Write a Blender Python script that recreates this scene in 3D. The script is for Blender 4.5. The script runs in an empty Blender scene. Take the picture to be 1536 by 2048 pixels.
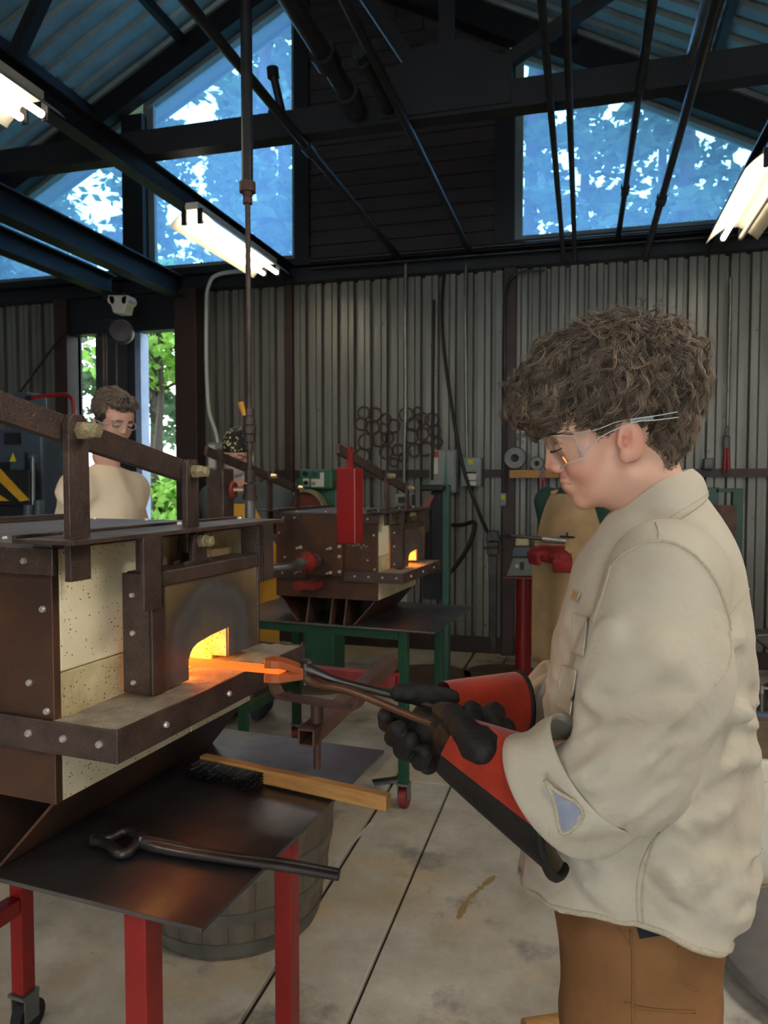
import bpy, math, random
import numpy as np
from mathutils import Vector, Matrix, Euler
random.seed(7); rng = np.random.default_rng(7)
R = math.radians
SC = bpy.context.scene
COL = SC.collection

# ------------------------------------------------------------------ camera
F, CX, CY, CAMH = 1479.0, 768.0, 1024.0, 1.42
YAW, PITCH = math.atan(397 / 1479.0), math.atan(64 / 1479.0)
cd = bpy.data.cameras.new('camera'); cam = bpy.data.objects.new('camera', cd); COL.objects.link(cam)
cd.sensor_fit = 'VERTICAL'; cd.sensor_height = 36.0; cd.lens = 36.0 * F / 2048.0
cd.clip_start = 0.05; cd.clip_end = 300
cam.location = (0, 0, CAMH); cam.rotation_euler = (math.pi / 2 - PITCH, 0, YAW)
cd.dof.use_dof = True; cd.dof.focus_distance = 1.2; cd.dof.aperture_fstop = 9.0
SC.camera = cam

# ------------------------------------------------------------------ world, exposure
SC.view_settings.view_transform = 'Standard'; SC.view_settings.look = 'None'
SC.view_settings.exposure = 0.45; SC.view_settings.gamma = 1.0
try: SC.view_settings.use_curve_mapping = False
except Exception: pass
SC.cycles.use_denoising = True
SC.cycles.max_bounces = 5; SC.cycles.diffuse_bounces = 3; SC.cycles.glossy_bounces = 2; SC.cycles.transmission_bounces = 3; SC.cycles.transparent_max_bounces = 6
SC.cycles.use_light_tree = False; SC.cycles.use_adaptive_sampling = True; SC.cycles.adaptive_threshold = 0.06
SC.cycles.sample_clamp_indirect = 6.0
W = bpy.data.worlds.new('overcast_sky'); SC.world = W; W.use_nodes = True
WSTR = 5.5
W.node_tree.nodes['Background'].inputs[0].default_value = (0.80, 0.93, 1.0, 1)
W.node_tree.nodes['Background'].inputs[1].default_value = WSTR
TUBE_L = 58.0                              # luminance of the fluorescent tubes

# camera model for measuring: a pixel of the photograph at a given depth plane -> a place in the shop
_fw = np.array([-math.sin(YAW) * math.cos(PITCH), math.cos(YAW) * math.cos(PITCH), -math.sin(PITCH)])
_rt = np.array([math.cos(YAW), math.sin(YAW), 0.0]); _up = np.cross(_rt, _fw); _C = np.array([0, 0, CAMH])
def ray(x, y): return _fw + _rt * (x - CX) / F - _up * (y - CY) / F
def onz(x, y, z): d = ray(x, y); return _C + d * (z - CAMH) / d[2]
def onY(x, y, Y): d = ray(x, y); return _C + d * Y / d[1]

# ------------------------------------------------------------------ mesh collector
def rotz(a):
    c, s = math.cos(a), math.sin(a); return np.array([[c, -s, 0], [s, c, 0], [0, 0, 1.0]])
def eul(x, y, z): return np.array(Euler((x, y, z)).to_matrix())
def frame(d, upv=(0, 0, 1)):
    d = np.asarray(d, float); d = d / (np.linalg.norm(d) + 1e-12)
    upv = np.asarray(upv, float)
    if abs(d @ upv) > 0.98: upv = np.array([0, 1.0, 0]) if abs(d[1]) < 0.9 else np.array([1.0, 0, 0])
    a = np.cross(upv, d); a /= np.linalg.norm(a); b = np.cross(d, a)
    return a, b, d

class MB:
    def __init__(s): s.v = []; s.f = []; s.n = 0
    def add(s, v, f):
        v = np.asarray(v, float).reshape(-1, 3); s.v.append(v)
        s.f += [tuple(i + s.n for i in q) for q in f]; s.n += len(v); return s
    def box(s, lo, hi, M=None, o=None):
        x0, y0, z0 = lo; x1, y1, z1 = hi
        v = np.array([[x0, y0, z0], [x1, y0, z0], [x1, y1, z0], [x0, y1, z0], [x0, y0, z1], [x1, y0, z1], [x1, y1, z1], [x0, y1, z1]])
        if M is not None: v = v @ np.asarray(M).T
        if o is not None: v = v + np.asarray(o)
        return s.add(v, [(0, 3, 2, 1), (4, 5, 6, 7), (0, 1, 5, 4), (1, 2, 6, 5), (2, 3, 7, 6), (3, 0, 4, 7)])
    def cbox(s, c, size, M=None):
        h = np.asarray(size) / 2.0; return s.box(-h, h, M, c)
    def bar(s, p0, p1, w, h, upv=(0, 0, 1), ext=0.0):
        p0 = np.asarray(p0, float); p1 = np.asarray(p1, float)
        a, b, d = frame(p1 - p0, upv); L = np.linalg.norm(p1 - p0)
        return s.box((-w / 2, -h / 2, -ext), (w / 2, h / 2, L + ext), np.stack([a, b, d], 1), p0)
    def tube(s, pts, r, n=8, cap=True):
        pts = np.asarray(pts, float); m = len(pts); rr = np.full(m, r, float) if np.isscalar(r) else np.asarray(r, float)
        T = np.gradient(pts, axis=0); T /= (np.linalg.norm(T, axis=1, keepdims=True) + 1e-12)
        a, b, _ = frame(T[0]); vs = []
        for i in range(m):
            a = a - T[i] * (a @ T[i]); a /= np.linalg.norm(a); b = np.cross(T[i], a)
            t = np.arange(n) * 2 * math.pi / n
            vs.append(pts[i] + rr[i] * (np.cos(t)[:, None] * a + np.sin(t)[:, None] * b))
        f = [(i * n + j, i * n + (j + 1) % n, (i + 1) * n + (j + 1) % n, (i + 1) * n + j) for i in range(m - 1) for j in range(n)]
        if cap: f += [tuple(range(n - 1, -1, -1)), tuple(range((m - 1) * n, m * n))]
        return s.add(np.concatenate(vs), f)
    def cyl(s, p0, p1, r0, r1=None, n=16):
        return s.tube([p0, p1], [r0, r0 if r1 is None else r1], n)
    def lathe(s, prof, c=(0, 0, 0), M=None, n=32, closed=False):
        prof = np.asarray(prof, float); m = len(prof); t = np.arange(n) * 2 * math.pi / n
        v = np.stack([prof[:, 0][:, None] * np.cos(t), prof[:, 0][:, None] * np.sin(t), np.repeat(prof[:, 1][:, None], n, 1)], -1).reshape(-1, 3)
        if M is not None: v = v @ np.asarray(M).T
        v = v + np.asarray(c)
        f = [(i * n + j, i * n + (j + 1) % n, ((i + 1) % m) * n + (j + 1) % n, ((i + 1) % m) * n + j) for i in range(m if closed else m - 1) for j in range(n)]
        return s.add(v, f)
    def prism(s, poly, d0, d1, M=None, o=None):
        """poly in local xy, extruded along local z from d0 to d1"""
        poly = np.asarray(poly, float); n = len(poly)
        v = np.concatenate([np.c_[poly, np.full(n, d0)], np.c_[poly, np.full(n, d1)]])
        if M is not None: v = v @ np.asarray(M).T
        if o is not None: v = v + np.asarray(o)
        f = [tuple(range(n - 1, -1, -1)), tuple(range(n, 2 * n))] + [(i, (i + 1) % n, n + (i + 1) % n, n + i) for i in range(n)]
        return s.add(v, f)
    def grid(s, V, wrap=False):
        V = np.asarray(V, float); a, b = V.shape[:2]
        f = [(i * b + j, i * b + (j + 1) % b, (i + 1) * b + (j + 1) % b, (i + 1) * b + j) for i in range(a - 1) for j in range(b if wrap else b - 1)]
        return s.add(V.reshape(-1, 3), f)
    def build(s, name, mat, parent=None, smooth=None, bevel=0, world=False, seg=2):
        V = np.concatenate(s.v) if s.v else np.zeros((0, 3))
        return mk(name, V, s.f, mat, parent, smooth, bevel, world, seg)

def mk(name, V, faces, mat, parent=None, smooth=None, bevel=0, world=False, seg=2):
    V = np.asarray(V, float); loc = None
    if parent is None:
        lo, hi = V.min(0), V.max(0); loc = np.array([(lo[0] + hi[0]) / 2, (lo[1] + hi[1]) / 2, lo[2]]); V = V - loc
    elif world:
        q = parent; Mx = np.eye(4)
        while q is not None: Mx = np.array(q.matrix_basis) @ Mx; q = q.parent
        Mi = np.linalg.inv(Mx); V = V @ Mi[:3, :3].T + Mi[:3, 3]
    me = bpy.data.meshes.new(name)
    me.from_pydata(V.tolist(), [], faces if isinstance(faces, list) else faces.tolist())
    me.update()
    o = bpy.data.objects.new(name, me); COL.objects.link(o)
    if loc is not None: o.location = loc
    if parent is not None: o.parent = parent
    for m in (mat if isinstance(mat, (list, tuple)) else [mat]): me.materials.append(m)
    if smooth is True: me.shade_smooth()
    elif smooth is not None and smooth is not False:
        me.shade_smooth(); me.set_sharp_from_angle(angle=R(smooth))
    if bevel:
        b = o.modifiers.new('edge', 'BEVEL'); b.width = bevel; b.segments = seg; b.limit_method = 'ANGLE'; b.angle_limit = R(40)
    return o

def tag(o, label=None, cat=None, group=None, kind=None):
    if label: o['label'] = label
    if cat: o['category'] = cat
    if group: o['group'] = group
    if kind: o['kind'] = kind
    return o
def thing(name, label, cat, loc=(0, 0, 0), rz=0.0, group=None):
    o = bpy.data.objects.new(name, None); COL.objects.link(o); o.location = loc; o.rotation_euler = (0, 0, rz)
    o.empty_display_size = 0.1
    return tag(o, label, cat, group)
def struct(o): o['kind'] = 'structure'; return o
def inst(o, parent, loc, rot=None, name=None):
    c = o.copy(); COL.objects.link(c); c.parent = parent; c.location = loc
    if rot is not None: c.rotation_euler = rot
    if name: c.name = name
    return c

# ------------------------------------------------------------------ materials
def ND(nt, t, **kw):
    n = nt.nodes.new(t)
    for k, v in kw.items():
        if k in n.inputs.keys() if isinstance(k, str) else False: n.inputs[k].default_value = v
        else: setattr(n, k, v)
    return n
def c4(c): return (c[0], c[1], c[2], 1.0)
def srgb(r, g, b):
    f = lambda x: (x / 255.0) / 12.92 if x / 255.0 <= 0.04045 else ((x / 255.0 + 0.055) / 1.055) ** 2.4
    return (f(r), f(g), f(b))
MATS = {}
def pm(name, col, rough=0.5, metal=0.0, col2=None, scale=6.0, mix=0.5, contrast=0.25, bump=0.0, bscale=80.0, spots=None, stretch=None,
       emit=None, estr=0.0, spec=0.5, rvar=0.12, spots2=None, sheen=0.0, sss=0.0, attr=None):
    """principled material: colour broken up by noise, optional speckle (colour, scale, size), fine relief"""
    m = bpy.data.materials.new(name); m.use_nodes = True; nt = m.node_tree; L = nt.links.new
    P = nt.nodes['Principled BSDF']; P.inputs['Metallic'].default_value = metal; P.inputs['Roughness'].default_value = rough
    P.inputs['Specular IOR Level'].default_value = spec
    tc = ND(nt, 'ShaderNodeTexCoord'); vec = tc.outputs['Object']
    if stretch:
        mp = ND(nt, 'ShaderNodeMapping'); mp.inputs['Scale'].default_value = stretch; L(vec, mp.inputs[0]); vec = mp.outputs[0]
    n1 = ND(nt, 'ShaderNodeTexNoise'); n1.inputs['Scale'].default_value = scale; n1.inputs['Detail'].default_value = 6; n1.inputs['Roughness'].default_value = 0.62
    L(vec, n1.inputs['Vector'])
    rp = ND(nt, 'ShaderNodeMapRange'); rp.inputs[1].default_value = mix - contrast; rp.inputs[2].default_value = mix + contrast
    L(n1.outputs['Fac'], rp.inputs[0])
    c2 = col2 if col2 is not None else tuple(x * 0.78 for x in col)
    mx = ND(nt, 'ShaderNodeMix', data_type='RGBA'); mx.inputs['A'].default_value = c4(col); mx.inputs['B'].default_value = c4(c2)
    if attr:
        at = ND(nt, 'ShaderNodeAttribute'); at.attribute_name = attr
        mu = ND(nt, 'ShaderNodeMix', data_type='RGBA', blend_type='MULTIPLY'); mu.inputs['Factor'].default_value = 1
        L(at.outputs['Color'], mu.inputs['A'])
    L(rp.outputs[0], mx.inputs['Factor']); cur = mx.outputs['Result']
    if attr:
        L(cur, mu.inputs['B']); cur = mu.outputs['Result']
    for sp in (spots, spots2):
        if sp:
            sc_, ssc, ssz = sp[:3]
            vo = ND(nt, 'ShaderNodeTexVoronoi'); vo.inputs['Scale'].default_value = ssc; L(tc.outputs['Object'], vo.inputs['Vector'])
            vn = ND(nt, 'ShaderNodeTexNoise'); vn.inputs['Scale'].default_value = ssc * 0.23; L(tc.outputs['Object'], vn.inputs['Vector'])
            sb = ND(nt, 'ShaderNodeMath', operation='MULTIPLY'); sb.inputs[1].default_value = ssz * 2.0; L(vn.outputs['Fac'], sb.inputs[0])
            lt = ND(nt, 'ShaderNodeMath', operation='LESS_THAN'); L(vo.outputs['Distance'], lt.inputs[0]); L(sb.outputs[0], lt.inputs[1])
            m2 = ND(nt, 'ShaderNodeMix', data_type='RGBA'); m2.inputs['B'].default_value = c4(sc_); L(cur, m2.inputs['A']); L(lt.outputs[0], m2.inputs['Factor']); cur = m2.outputs['Result']
    L(cur, P.inputs['Base Color'])
    if rvar:
        rr = ND(nt, 'ShaderNodeMapRange'); rr.inputs[3].default_value = max(0.03, rough - rvar); rr.inputs[4].default_value = min(1, rough + rvar)
        L(n1.outputs['Fac'], rr.inputs[0]); L(rr.outputs[0], P.inputs['Roughness'])
    if bump:
        nb = ND(nt, 'ShaderNodeTexNoise'); nb.inputs['Scale'].default_value = bscale; nb.inputs['Detail'].default_value = 4; L(vec, nb.inputs['Vector'])
        bp = ND(nt, 'ShaderNodeBump'); bp.inputs['Strength'].default_value = bump; bp.inputs['Distance'].default_value = 0.004
        L(nb.outputs['Fac'], bp.inputs['Height']); L(bp.outputs[0], P.inputs['Normal'])
    if emit: P.inputs['Emission Color'].default_value = c4(emit); P.inputs['Emission Strength'].default_value = estr
    if sheen: P.inputs['Sheen Weight'].default_value = sheen
    if sss:
        P.inputs['Subsurface Weight'].default_value = sss; P.inputs['Subsurface Radius'].default_value = (0.01, 0.004, 0.002); P.inputs['Subsurface Scale'].default_value = 1.0
    MATS[name] = m; return m
def emat(name, col, s):
    m = bpy.data.materials.new(name); m.use_nodes = True; nt = m.node_tree; nt.nodes.remove(nt.nodes['Principled BSDF'])
    e = ND(nt, 'ShaderNodeEmission'); e.inputs[0].default_value = c4(col); e.inputs[1].default_value = s
    nt.links.new(e.outputs[0], nt.nodes['Material Output'].inputs[0]); return m

# ------------------------------------------------------------------ implicit surfaces (bodies, cloth, gloves)
def smin(a, b, k): h = np.maximum(k - np.abs(a - b), 0) / k; return np.minimum(a, b) - h * h * k * 0.25
def smax(a, b, k): return -smin(-a, -b, k)
def rcone(X, Y, Z, a, b, r1, r2):
    a = np.asarray(a, float); b = np.asarray(b, float); d = b - a; L2 = max(d @ d, 1e-9)
    t = np.clip(((X - a[0]) * d[0] + (Y - a[1]) * d[1] + (Z - a[2]) * d[2]) / L2, 0, 1)
    return np.sqrt((X - a[0] - t * d[0]) ** 2 + (Y - a[1] - t * d[1]) ** 2 + (Z - a[2] - t * d[2]) ** 2) - (r1 + (r2 - r1) * t)
def ell(X, Y, Z, c, r, M=None):
    x, y, z = X - c[0], Y - c[1], Z - c[2]
    if M is not None:
        x, y, z = M[0][0] * x + M[1][0] * y + M[2][0] * z, M[0][1] * x + M[1][1] * y + M[2][1] * z, M[0][2] * x + M[1][2] * y + M[2][2] * z
    k0 = np.sqrt((x / r[0]) ** 2 + (y / r[1]) ** 2 + (z / r[2]) ** 2)
    k1 = np.sqrt((x / r[0] ** 2) ** 2 + (y / r[1] ** 2) ** 2 + (z / r[2] ** 2) ** 2)
    return k0 * (k0 - 1) / np.maximum(k1, 1e-9)
def chain(X, Y, Z, pts, rs, k=0.0):
    d = None
    for i in range(len(pts) - 1):
        e = rcone(X, Y, Z, pts[i], pts[i + 1], rs[i], rs[i + 1]); d = e if d is None else (smin(d, e, k) if k else np.minimum(d, e))
    return d
def nets(f, lo, hi, h):
    lo = np.asarray(lo, float); hi = np.asarray(hi, float); n = np.ceil((hi - lo) / h).astype(int) + 1
    xs, ys, zs = [(lo[i] + h * np.arange(n[i])).astype(np.float32) for i in range(3)]
    D = f(xs[:, None, None], ys[None, :, None], zs[None, None, :]).astype(np.float32)
    D = np.broadcast_to(D, tuple(n)); s = D < 0
    c = np.zeros(tuple(n - 1), np.int8)
    for i in (0, 1):
        for j in (0, 1):
            for k in (0, 1): c += s[i:n[0] - 1 + i, j:n[1] - 1 + j, k:n[2] - 1 + k]
    I, J, K = np.nonzero((c > 0) & (c < 8)); idx = np.full(tuple(n - 1), -1, np.int64); idx[I, J, K] = np.arange(len(I))
    acc = np.zeros((len(I), 3)); cnt = np.zeros(len(I)); cs = [(i, j, k) for i in (0, 1) for j in (0, 1) for k in (0, 1)]
    for a in cs:
        for ax in range(3):
            if a[ax] == 0:
                b = list(a); b[ax] = 1
                va = D[I + a[0], J + a[1], K + a[2]]; vb = D[I + b[0], J + b[1], K + b[2]]
                m = (va < 0) != (vb < 0); t = np.where(m, va / np.where(m, va - vb, 1), 0)
                p = np.array(a, float)[None, :].repeat(len(I), 0); p[:, ax] += t
                acc[m] += p[m]; cnt[m] += 1
    V = lo + h * (np.stack([I, J, K], 1) + acc / cnt[:, None])
    Fs = []
    for ax in range(3):
        b, g = [(1, 2), (2, 0), (0, 1)][ax]
        sl0 = [slice(None)] * 3; sl1 = [slice(None)] * 3
        sl0[ax] = slice(0, n[ax] - 1); sl1[ax] = slice(1, n[ax]); 
        A = s[tuple(sl0)]; B = s[tuple(sl1)]; x = np.argwhere(A != B)
        ok = (x[:, b] >= 1) & (x[:, g] >= 1) & (x[:, b] < n[b] - 1) & (x[:, g] < n[g] - 1); x = x[ok]
        if not len(x): continue
        q = []
        for db, dg in ((-1, -1), (0, -1), (0, 0), (-1, 0)):
            y = x.copy(); y[:, b] += db; y[:, g] += dg; q.append(idx[y[:, 0], y[:, 1], y[:, 2]])
        q = np.stack(q, 1); fl = ~A[x[:, 0], x[:, 1], x[:, 2]]; q[fl] = q[fl][:, ::-1]; Fs.append(q)
    return V, np.concatenate(Fs)
def sgrad(f, P, e=0.002):
    x, y, z = P.T
    return np.stack([f(x + e, y, z) - f(x - e, y, z), f(x, y + e, z) - f(x, y - e, z), f(x, y, z + e) - f(x, y, z - e)], 1) / (2 * e)
def snap(f, P, off=0.0, it=6):
    P = np.array(P, float)
    for _ in range(it):
        d = f(*P.T) - off; g = sgrad(f, P); P = P - (d / np.maximum((g * g).sum(1), 0.05))[:, None] * g
    return P
def spline(pts, n, k=None):
    """Catmull-Rom through control points (any dimension)"""
    p = np.asarray(pts, float)
    if p.ndim == 1: p = p[:, None]
    q = np.concatenate([2 * p[:1] - p[1:2], p, 2 * p[-1:] - p[-2:-1]]); m = len(p) - 1
    t = np.linspace(0, m, n); i = np.minimum(t.astype(int), m - 1); u = (t - i)[:, None]
    a, b, c, d = q[i], q[i + 1], q[i + 2], q[i + 3]
    return 0.5 * (2 * b + (c - a) * u + (2 * a - 5 * b + 4 * c - d) * u ** 2 + (3 * b - a - 3 * c + d) * u ** 3)
def lut(z, zs, vs):
    """smooth lookup of values along z (works on arrays)"""
    zs = np.asarray(zs, float); o = np.argsort(zs); zz = zs[o]; vv = np.asarray(vs, float)[o]
    t = np.linspace(zz[0], zz[-1], 400); 
    h = np.diff(zz); dl = np.diff(vv) / h; m = np.zeros(len(zz)); m[1:-1] = (dl[:-1] * h[1:] + dl[1:] * h[:-1]) / (h[:-1] + h[1:]); m[0] = dl[0]; m[-1] = dl[-1]
    i = np.clip(np.searchsorted(zz, t) - 1, 0, len(h) - 1); u = (t - zz[i]) / h[i]
    y = (2 * u**3 - 3 * u**2 + 1) * vv[i] + (u**3 - 2 * u**2 + u) * h[i] * m[i] + (-2 * u**3 + 3 * u**2) * vv[i + 1] + (u**3 - u**2) * h[i] * m[i + 1]
    return np.interp(z, t, y)
def hsh(i, j, k, seed):
    n = (i * 374761393 + j * 668265263 + k * 1274126177 + seed * 974711).astype(np.int64) & 0x7fffffff
    n = (n ^ (n >> 13)) * 1274126177 & 0x7fffffff; return ((n ^ (n >> 16)) & 0xffff) / 65535.0
def vnoise(X, Y, Z, seed=0):
    X, Y, Z = np.broadcast_arrays(X, Y, Z); i, j, k = [np.floor(a).astype(np.int64) for a in (X, Y, Z)]
    u, v, w = [(a - b) for a, b in ((X, i), (Y, j), (Z, k))]; u, v, w = [t * t * (3 - 2 * t) for t in (u, v, w)]
    r = 0
    for a in (0, 1):
        for b in (0, 1):
            for c in (0, 1):
                r = r + (u if a else 1 - u) * (v if b else 1 - v) * (w if c else 1 - w) * hsh(i + a, j + b, k + c, seed)
    return r * 2 - 1

# ================================================================== materials of the shop
m_wall = pm('galvanised_wall_sheet', srgb(142, 139, 130), 0.42, 0.35, srgb(92, 88, 81), 2.2, 0.5, 0.3, bump=0.05, bscale=12, stretch=(3, 3, 0.35), spots=(srgb(112, 98, 80), 9, 0.10))
m_roof = pm('galvanised_roof_sheet', srgb(150, 165, 166), 0.45, 0.4, srgb(104, 118, 120), 2.0)
m_black = pm('black_painted_steel', srgb(34, 34, 38), 0.5, 0.2, srgb(22, 22, 26), 5)
m_brown = pm('brown_painted_steel', srgb(70, 48, 42), 0.5, 0.2, srgb(46, 32, 30), 4)
m_siding = pm('dark_siding_board', srgb(70, 60, 62), 0.7, 0.0, srgb(52, 45, 48), 5, stretch=(0.4, 3, 3))
m_trim = pm('grey_window_trim', srgb(126, 138, 140), 0.6, 0.0)
m_galv = pm('galvanised_pipe', srgb(150, 150, 148), 0.38, 0.7, srgb(105, 105, 104), 9)
m_dpipe = pm('dark_iron_pipe', srgb(62, 62, 66), 0.42, 0.6, srgb(38, 36, 36), 8)
m_door = pm('dark_door_sheet', srgb(72, 70, 74), 0.5, 0.2, srgb(54, 52, 56), 3, stretch=(2, 2, 0.3))
m_white = pm('white_enamel', srgb(232, 226, 210), 0.45, 0.0, srgb(205, 196, 176), 7, spots=(srgb(120, 80, 50), 40, 0.07))
m_tube = emat('fluorescent_tube', (1.0, 0.93, 0.82), TUBE_L)
m_tube_dim = emat('dimmed_fluorescent_tube', (1.0, 0.88, 0.68), TUBE_L * 0.20)  # tubes turned down and warmed so the back wall is lit less
m_wood = pm('pine_wood', srgb(196, 146, 84), 0.6, 0, srgb(150, 102, 54), 9, stretch=(0.6, 8, 8), bump=0.05)

# concrete: mottled grey-beige, brown stains, dark oil marks, pale chips
def concrete():
    m = bpy.data.materials.new('worn_concrete'); m.use_nodes = True; nt = m.node_tree; L = nt.links.new; P = nt.nodes['Principled BSDF']
    g = ND(nt, 'ShaderNodeNewGeometry'); cur = None
    def noise(sc, d=6, r=0.6):
        n = ND(nt, 'ShaderNodeTexNoise'); n.inputs['Scale'].default_value = sc; n.inputs['Detail'].default_value = d; n.inputs['Roughness'].default_value = r
        L(g.outputs['Position'], n.inputs['Vector']); return n.outputs['Fac']
    def ramp(x, a, b):
        r = ND(nt, 'ShaderNodeMapRange'); r.inputs[1].default_value = a; r.inputs[2].default_value = b; L(x, r.inputs[0]); return r.outputs[0]
    def mixc(A, B, fac):
        x = ND(nt, 'ShaderNodeMix', data_type='RGBA')
        if isinstance(A, tuple): x.inputs['A'].default_value = c4(A)
        else: L(A, x.inputs['A'])
        x.inputs['B'].default_value = c4(B); L(fac, x.inputs['Factor']); return x.outputs['Result']
    big = noise(1.1); mid = noise(3.7, 8, 0.7); fine = noise(38, 6, 0.7); n2 = noise(2.1, 7, 0.65)
    cur = mixc(srgb(204, 196, 182), srgb(160, 150, 136), ramp(mid, 0.35, 0.68))
    cur = mixc(cur, srgb(194, 162, 116), ramp(big, 0.48, 0.66))
    cur = mixc(cur, srgb(108, 101, 96), ramp(n2, 0.54, 0.66))
    cur = mixc(cur, srgb(214, 208, 196), ramp(fine, 0.62, 0.78))
    cur = mixc(cur, srgb(58, 52, 48), ramp(noise(17, 5, 0.75), 0.66, 0.74))
    L(cur, P.inputs['Base Color']); r = ND(nt, 'ShaderNodeMapRange'); r.inputs[3].default_value = 0.4; r.inputs[4].default_value = 0.75; L(mid, r.inputs[0]); L(r.outputs[0], P.inputs['Roughness'])
    b = ND(nt, 'ShaderNodeBump'); b.inputs['Strength'].default_value = 0.25; b.inputs['Distance'].default_value = 0.004; L(fine, b.inputs['Height']); L(b.outputs[0], P.inputs['Normal'])
    return m
m_conc = concrete()
m_joint = pm('dirt_in_joint', srgb(40, 34, 30), 0.9, 0, srgb(60, 50, 40), 12)

def glass():
    m = bpy.data.materials.new('hazy_blue_glass'); m.use_nodes = True; nt = m.node_tree; nt.nodes.remove(nt.nodes['Principled BSDF']); L = nt.links.new
    t = ND(nt, 'ShaderNodeBsdfTransparent'); t.inputs[0].default_value = (0.55, 0.78, 1.0, 1)
    d = ND(nt, 'ShaderNodeBsdfTranslucent'); d.inputs[0].default_value = (0.34, 0.56, 1.0, 1)
    mx = ND(nt, 'ShaderNodeMixShader'); mx.inputs[0].default_value = 0.20; L(t.outputs[0], mx.inputs[1]); L(d.outputs[0], mx.inputs[2])
    L(mx.outputs[0], nt.nodes['Material Output'].inputs[0]); return m
m_glass = glass()

# ================================================================== shell
WY = 6.05; RX, RZ, RS = -2.21, 5.66, 0.5155            # back wall, ridge x, ridge z, roof slope
XL, XR, YR = -7.0, 2.6, -6.0
def roofz(x): return RZ - RS * abs(x - RX)

# floor: three poured strips with open joints between them
j1 = onz(700, 1700, 0)[0]; j2 = onz(850, 1690, 0)[0]
fl = struct(MB().box((XL, YR, -0.12), (XR, WY + 0.6, -0.02)).build('floor', m_joint))
for xa, xb in ((XL, j1 - 0.008), (j1 + 0.008, j2 - 0.005), (j2 + 0.005, XR)):
    ys = [YR, -3.1, 0.2, 3.35, WY + 0.6]
    for a, b in zip(ys[:-1], ys[1:]):
        MB().box((xa, a + 0.003, -0.02), (xb, b - 0.003, 0.0)).build('floor_slab', m_conc, fl, bevel=0.004, world=True)

for nm, pts, w_, mt in (('white_paint_streak', [(640, 1762), (672, 1722), (700, 1690), (730, 1660), (772, 1622)], 0.012, pm('white_floor_paint', srgb(206, 204, 198), 0.8, 0, srgb(160, 156, 148), 30)), ('tan_glue_streak', [(916, 1838), (936, 1800), (966, 1772), (990, 1752)], 0.016, pm('tan_floor_stain', srgb(164, 132, 84), 0.8, 0, srgb(140, 116, 84), 30))):
    P = spline([onz(x, y, 0.0012) for x, y in pts], 24); sd_ = np.gradient(P, axis=0)[:, [1, 0, 2]] * (1, -1, 0); sd_ /= np.linalg.norm(sd_, axis=1)[:, None]; ww = w_ * rng.uniform(0.25, 1.0, 24)[:, None]
    MB().grid(np.stack([P - sd_ * ww, P + sd_ * ww])).build(nm, mt, fl, world=True)
# corrugated sheets along x (vertical ribs)
PROF = [(0, 0), (0.040, 0), (0.046, 0.012), (0.052, 0), (0.092, 0), (0.101, 0.052), (0.126, 0.052), (0.135, 0), (0.145, 0)]
def ribsheet(x0, x1, z0, z1, y, flip=1):
    xs, ds = [], []
    x = x0
    while x < x1 - 1e-6:
        for px, d in PROF[:-1]:
            if x + px < x1: xs.append(x + px); ds.append(d)
        x += 0.145
    xs.append(x1); ds.append(0)
    m = MB(); n = len(xs); xs = np.array(xs); yy = y + flip * (0.0 + np.array(ds))
    V = np.stack([np.stack([xs, yy, np.full(n, z0)], 1), np.stack([xs, yy, np.full(n, z1)], 1)])
    m.grid(V if flip > 0 else V[:, ::-1]); return m
wb = struct(MB().box((-3.29, WY + 0.06, -0.02), (XR, WY + 0.12, 3.12)).box((XL, WY + 0.06, -0.02), (-4.66, WY + 0.12, 3.12)).build('wall_back', m_black))
for a, b in ((-3.29, XR), (XL, -4.66)):
    x = a
    while x < b - 0.05:
        e = min(x + 0.87, b); ribsheet(x, e, 0.1, 3.12, WY).build('wall_sheet', m_wall, wb, world=True); x = e
struct(MB().box((-3.29, WY - 0.03, 0), (XR, WY, 0.13)).box((XL, WY - 0.03, 0), (-4.66, WY, 0.13)).build('baseboard_back', m_brown))
# rail along the wall at chest height, header beam and pipe runs under the windows
gz = onY(1450, 945, 5.98)[2]
struct(MB().box((-2.62, WY - 0.06, gz - 0.035), (XR, WY - 0.002, gz - 0.025)).box((-2.62, WY - 0.012, gz - 0.035), (XR, WY - 0.002, gz + 0.03)).build('trim_1', m_brown))
struct(MB().box((XL, WY - 0.10, 3.10), (XR, WY + 0.10, 3.16)).box((XL, WY - 0.02, 3.16), (XR, WY + 0.10, 3.30)).box((XL, WY - 0.10, 3.24), (XR, WY + 0.10, 3.30)).build('trim_2', m_black))
# other walls of the shop
def ysheet(x, flip):
    m = MB(); ys, ds = [], []; y = YR
    while y < WY:
        for p, d in PROF[:-1]: ys.append(y + p); ds.append(d)
        y += 0.145
    n = len(ys); ys = np.array(ys); xx = x + flip * np.array(ds)
    V = np.stack([np.stack([xx, ys, np.zeros(n)], 1), np.stack([xx, ys, np.full(n, 3.2)], 1)]); return m.grid(V)
struct(ysheet(XL, -1).build('wall_left', m_wall)); struct(ysheet(XR, 1).build('wall_right', m_wall))
wf = MB(); wf.box((XL, YR - 0.06, 0), (-1.2, YR, 3.2)).box((-1.2, YR - 0.06, 2.9), (1.6, YR, 3.2)).box((1.6, YR - 0.06, 0), (XR, YR, 3.2))
wf.prism([(XL, 3.2), (XR, 3.2), (RX, RZ)], 0, 0.06, eul(R(90), 0, 0), (0, YR, 0)); struct(wf.build('wall_front', m_wall))

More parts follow.
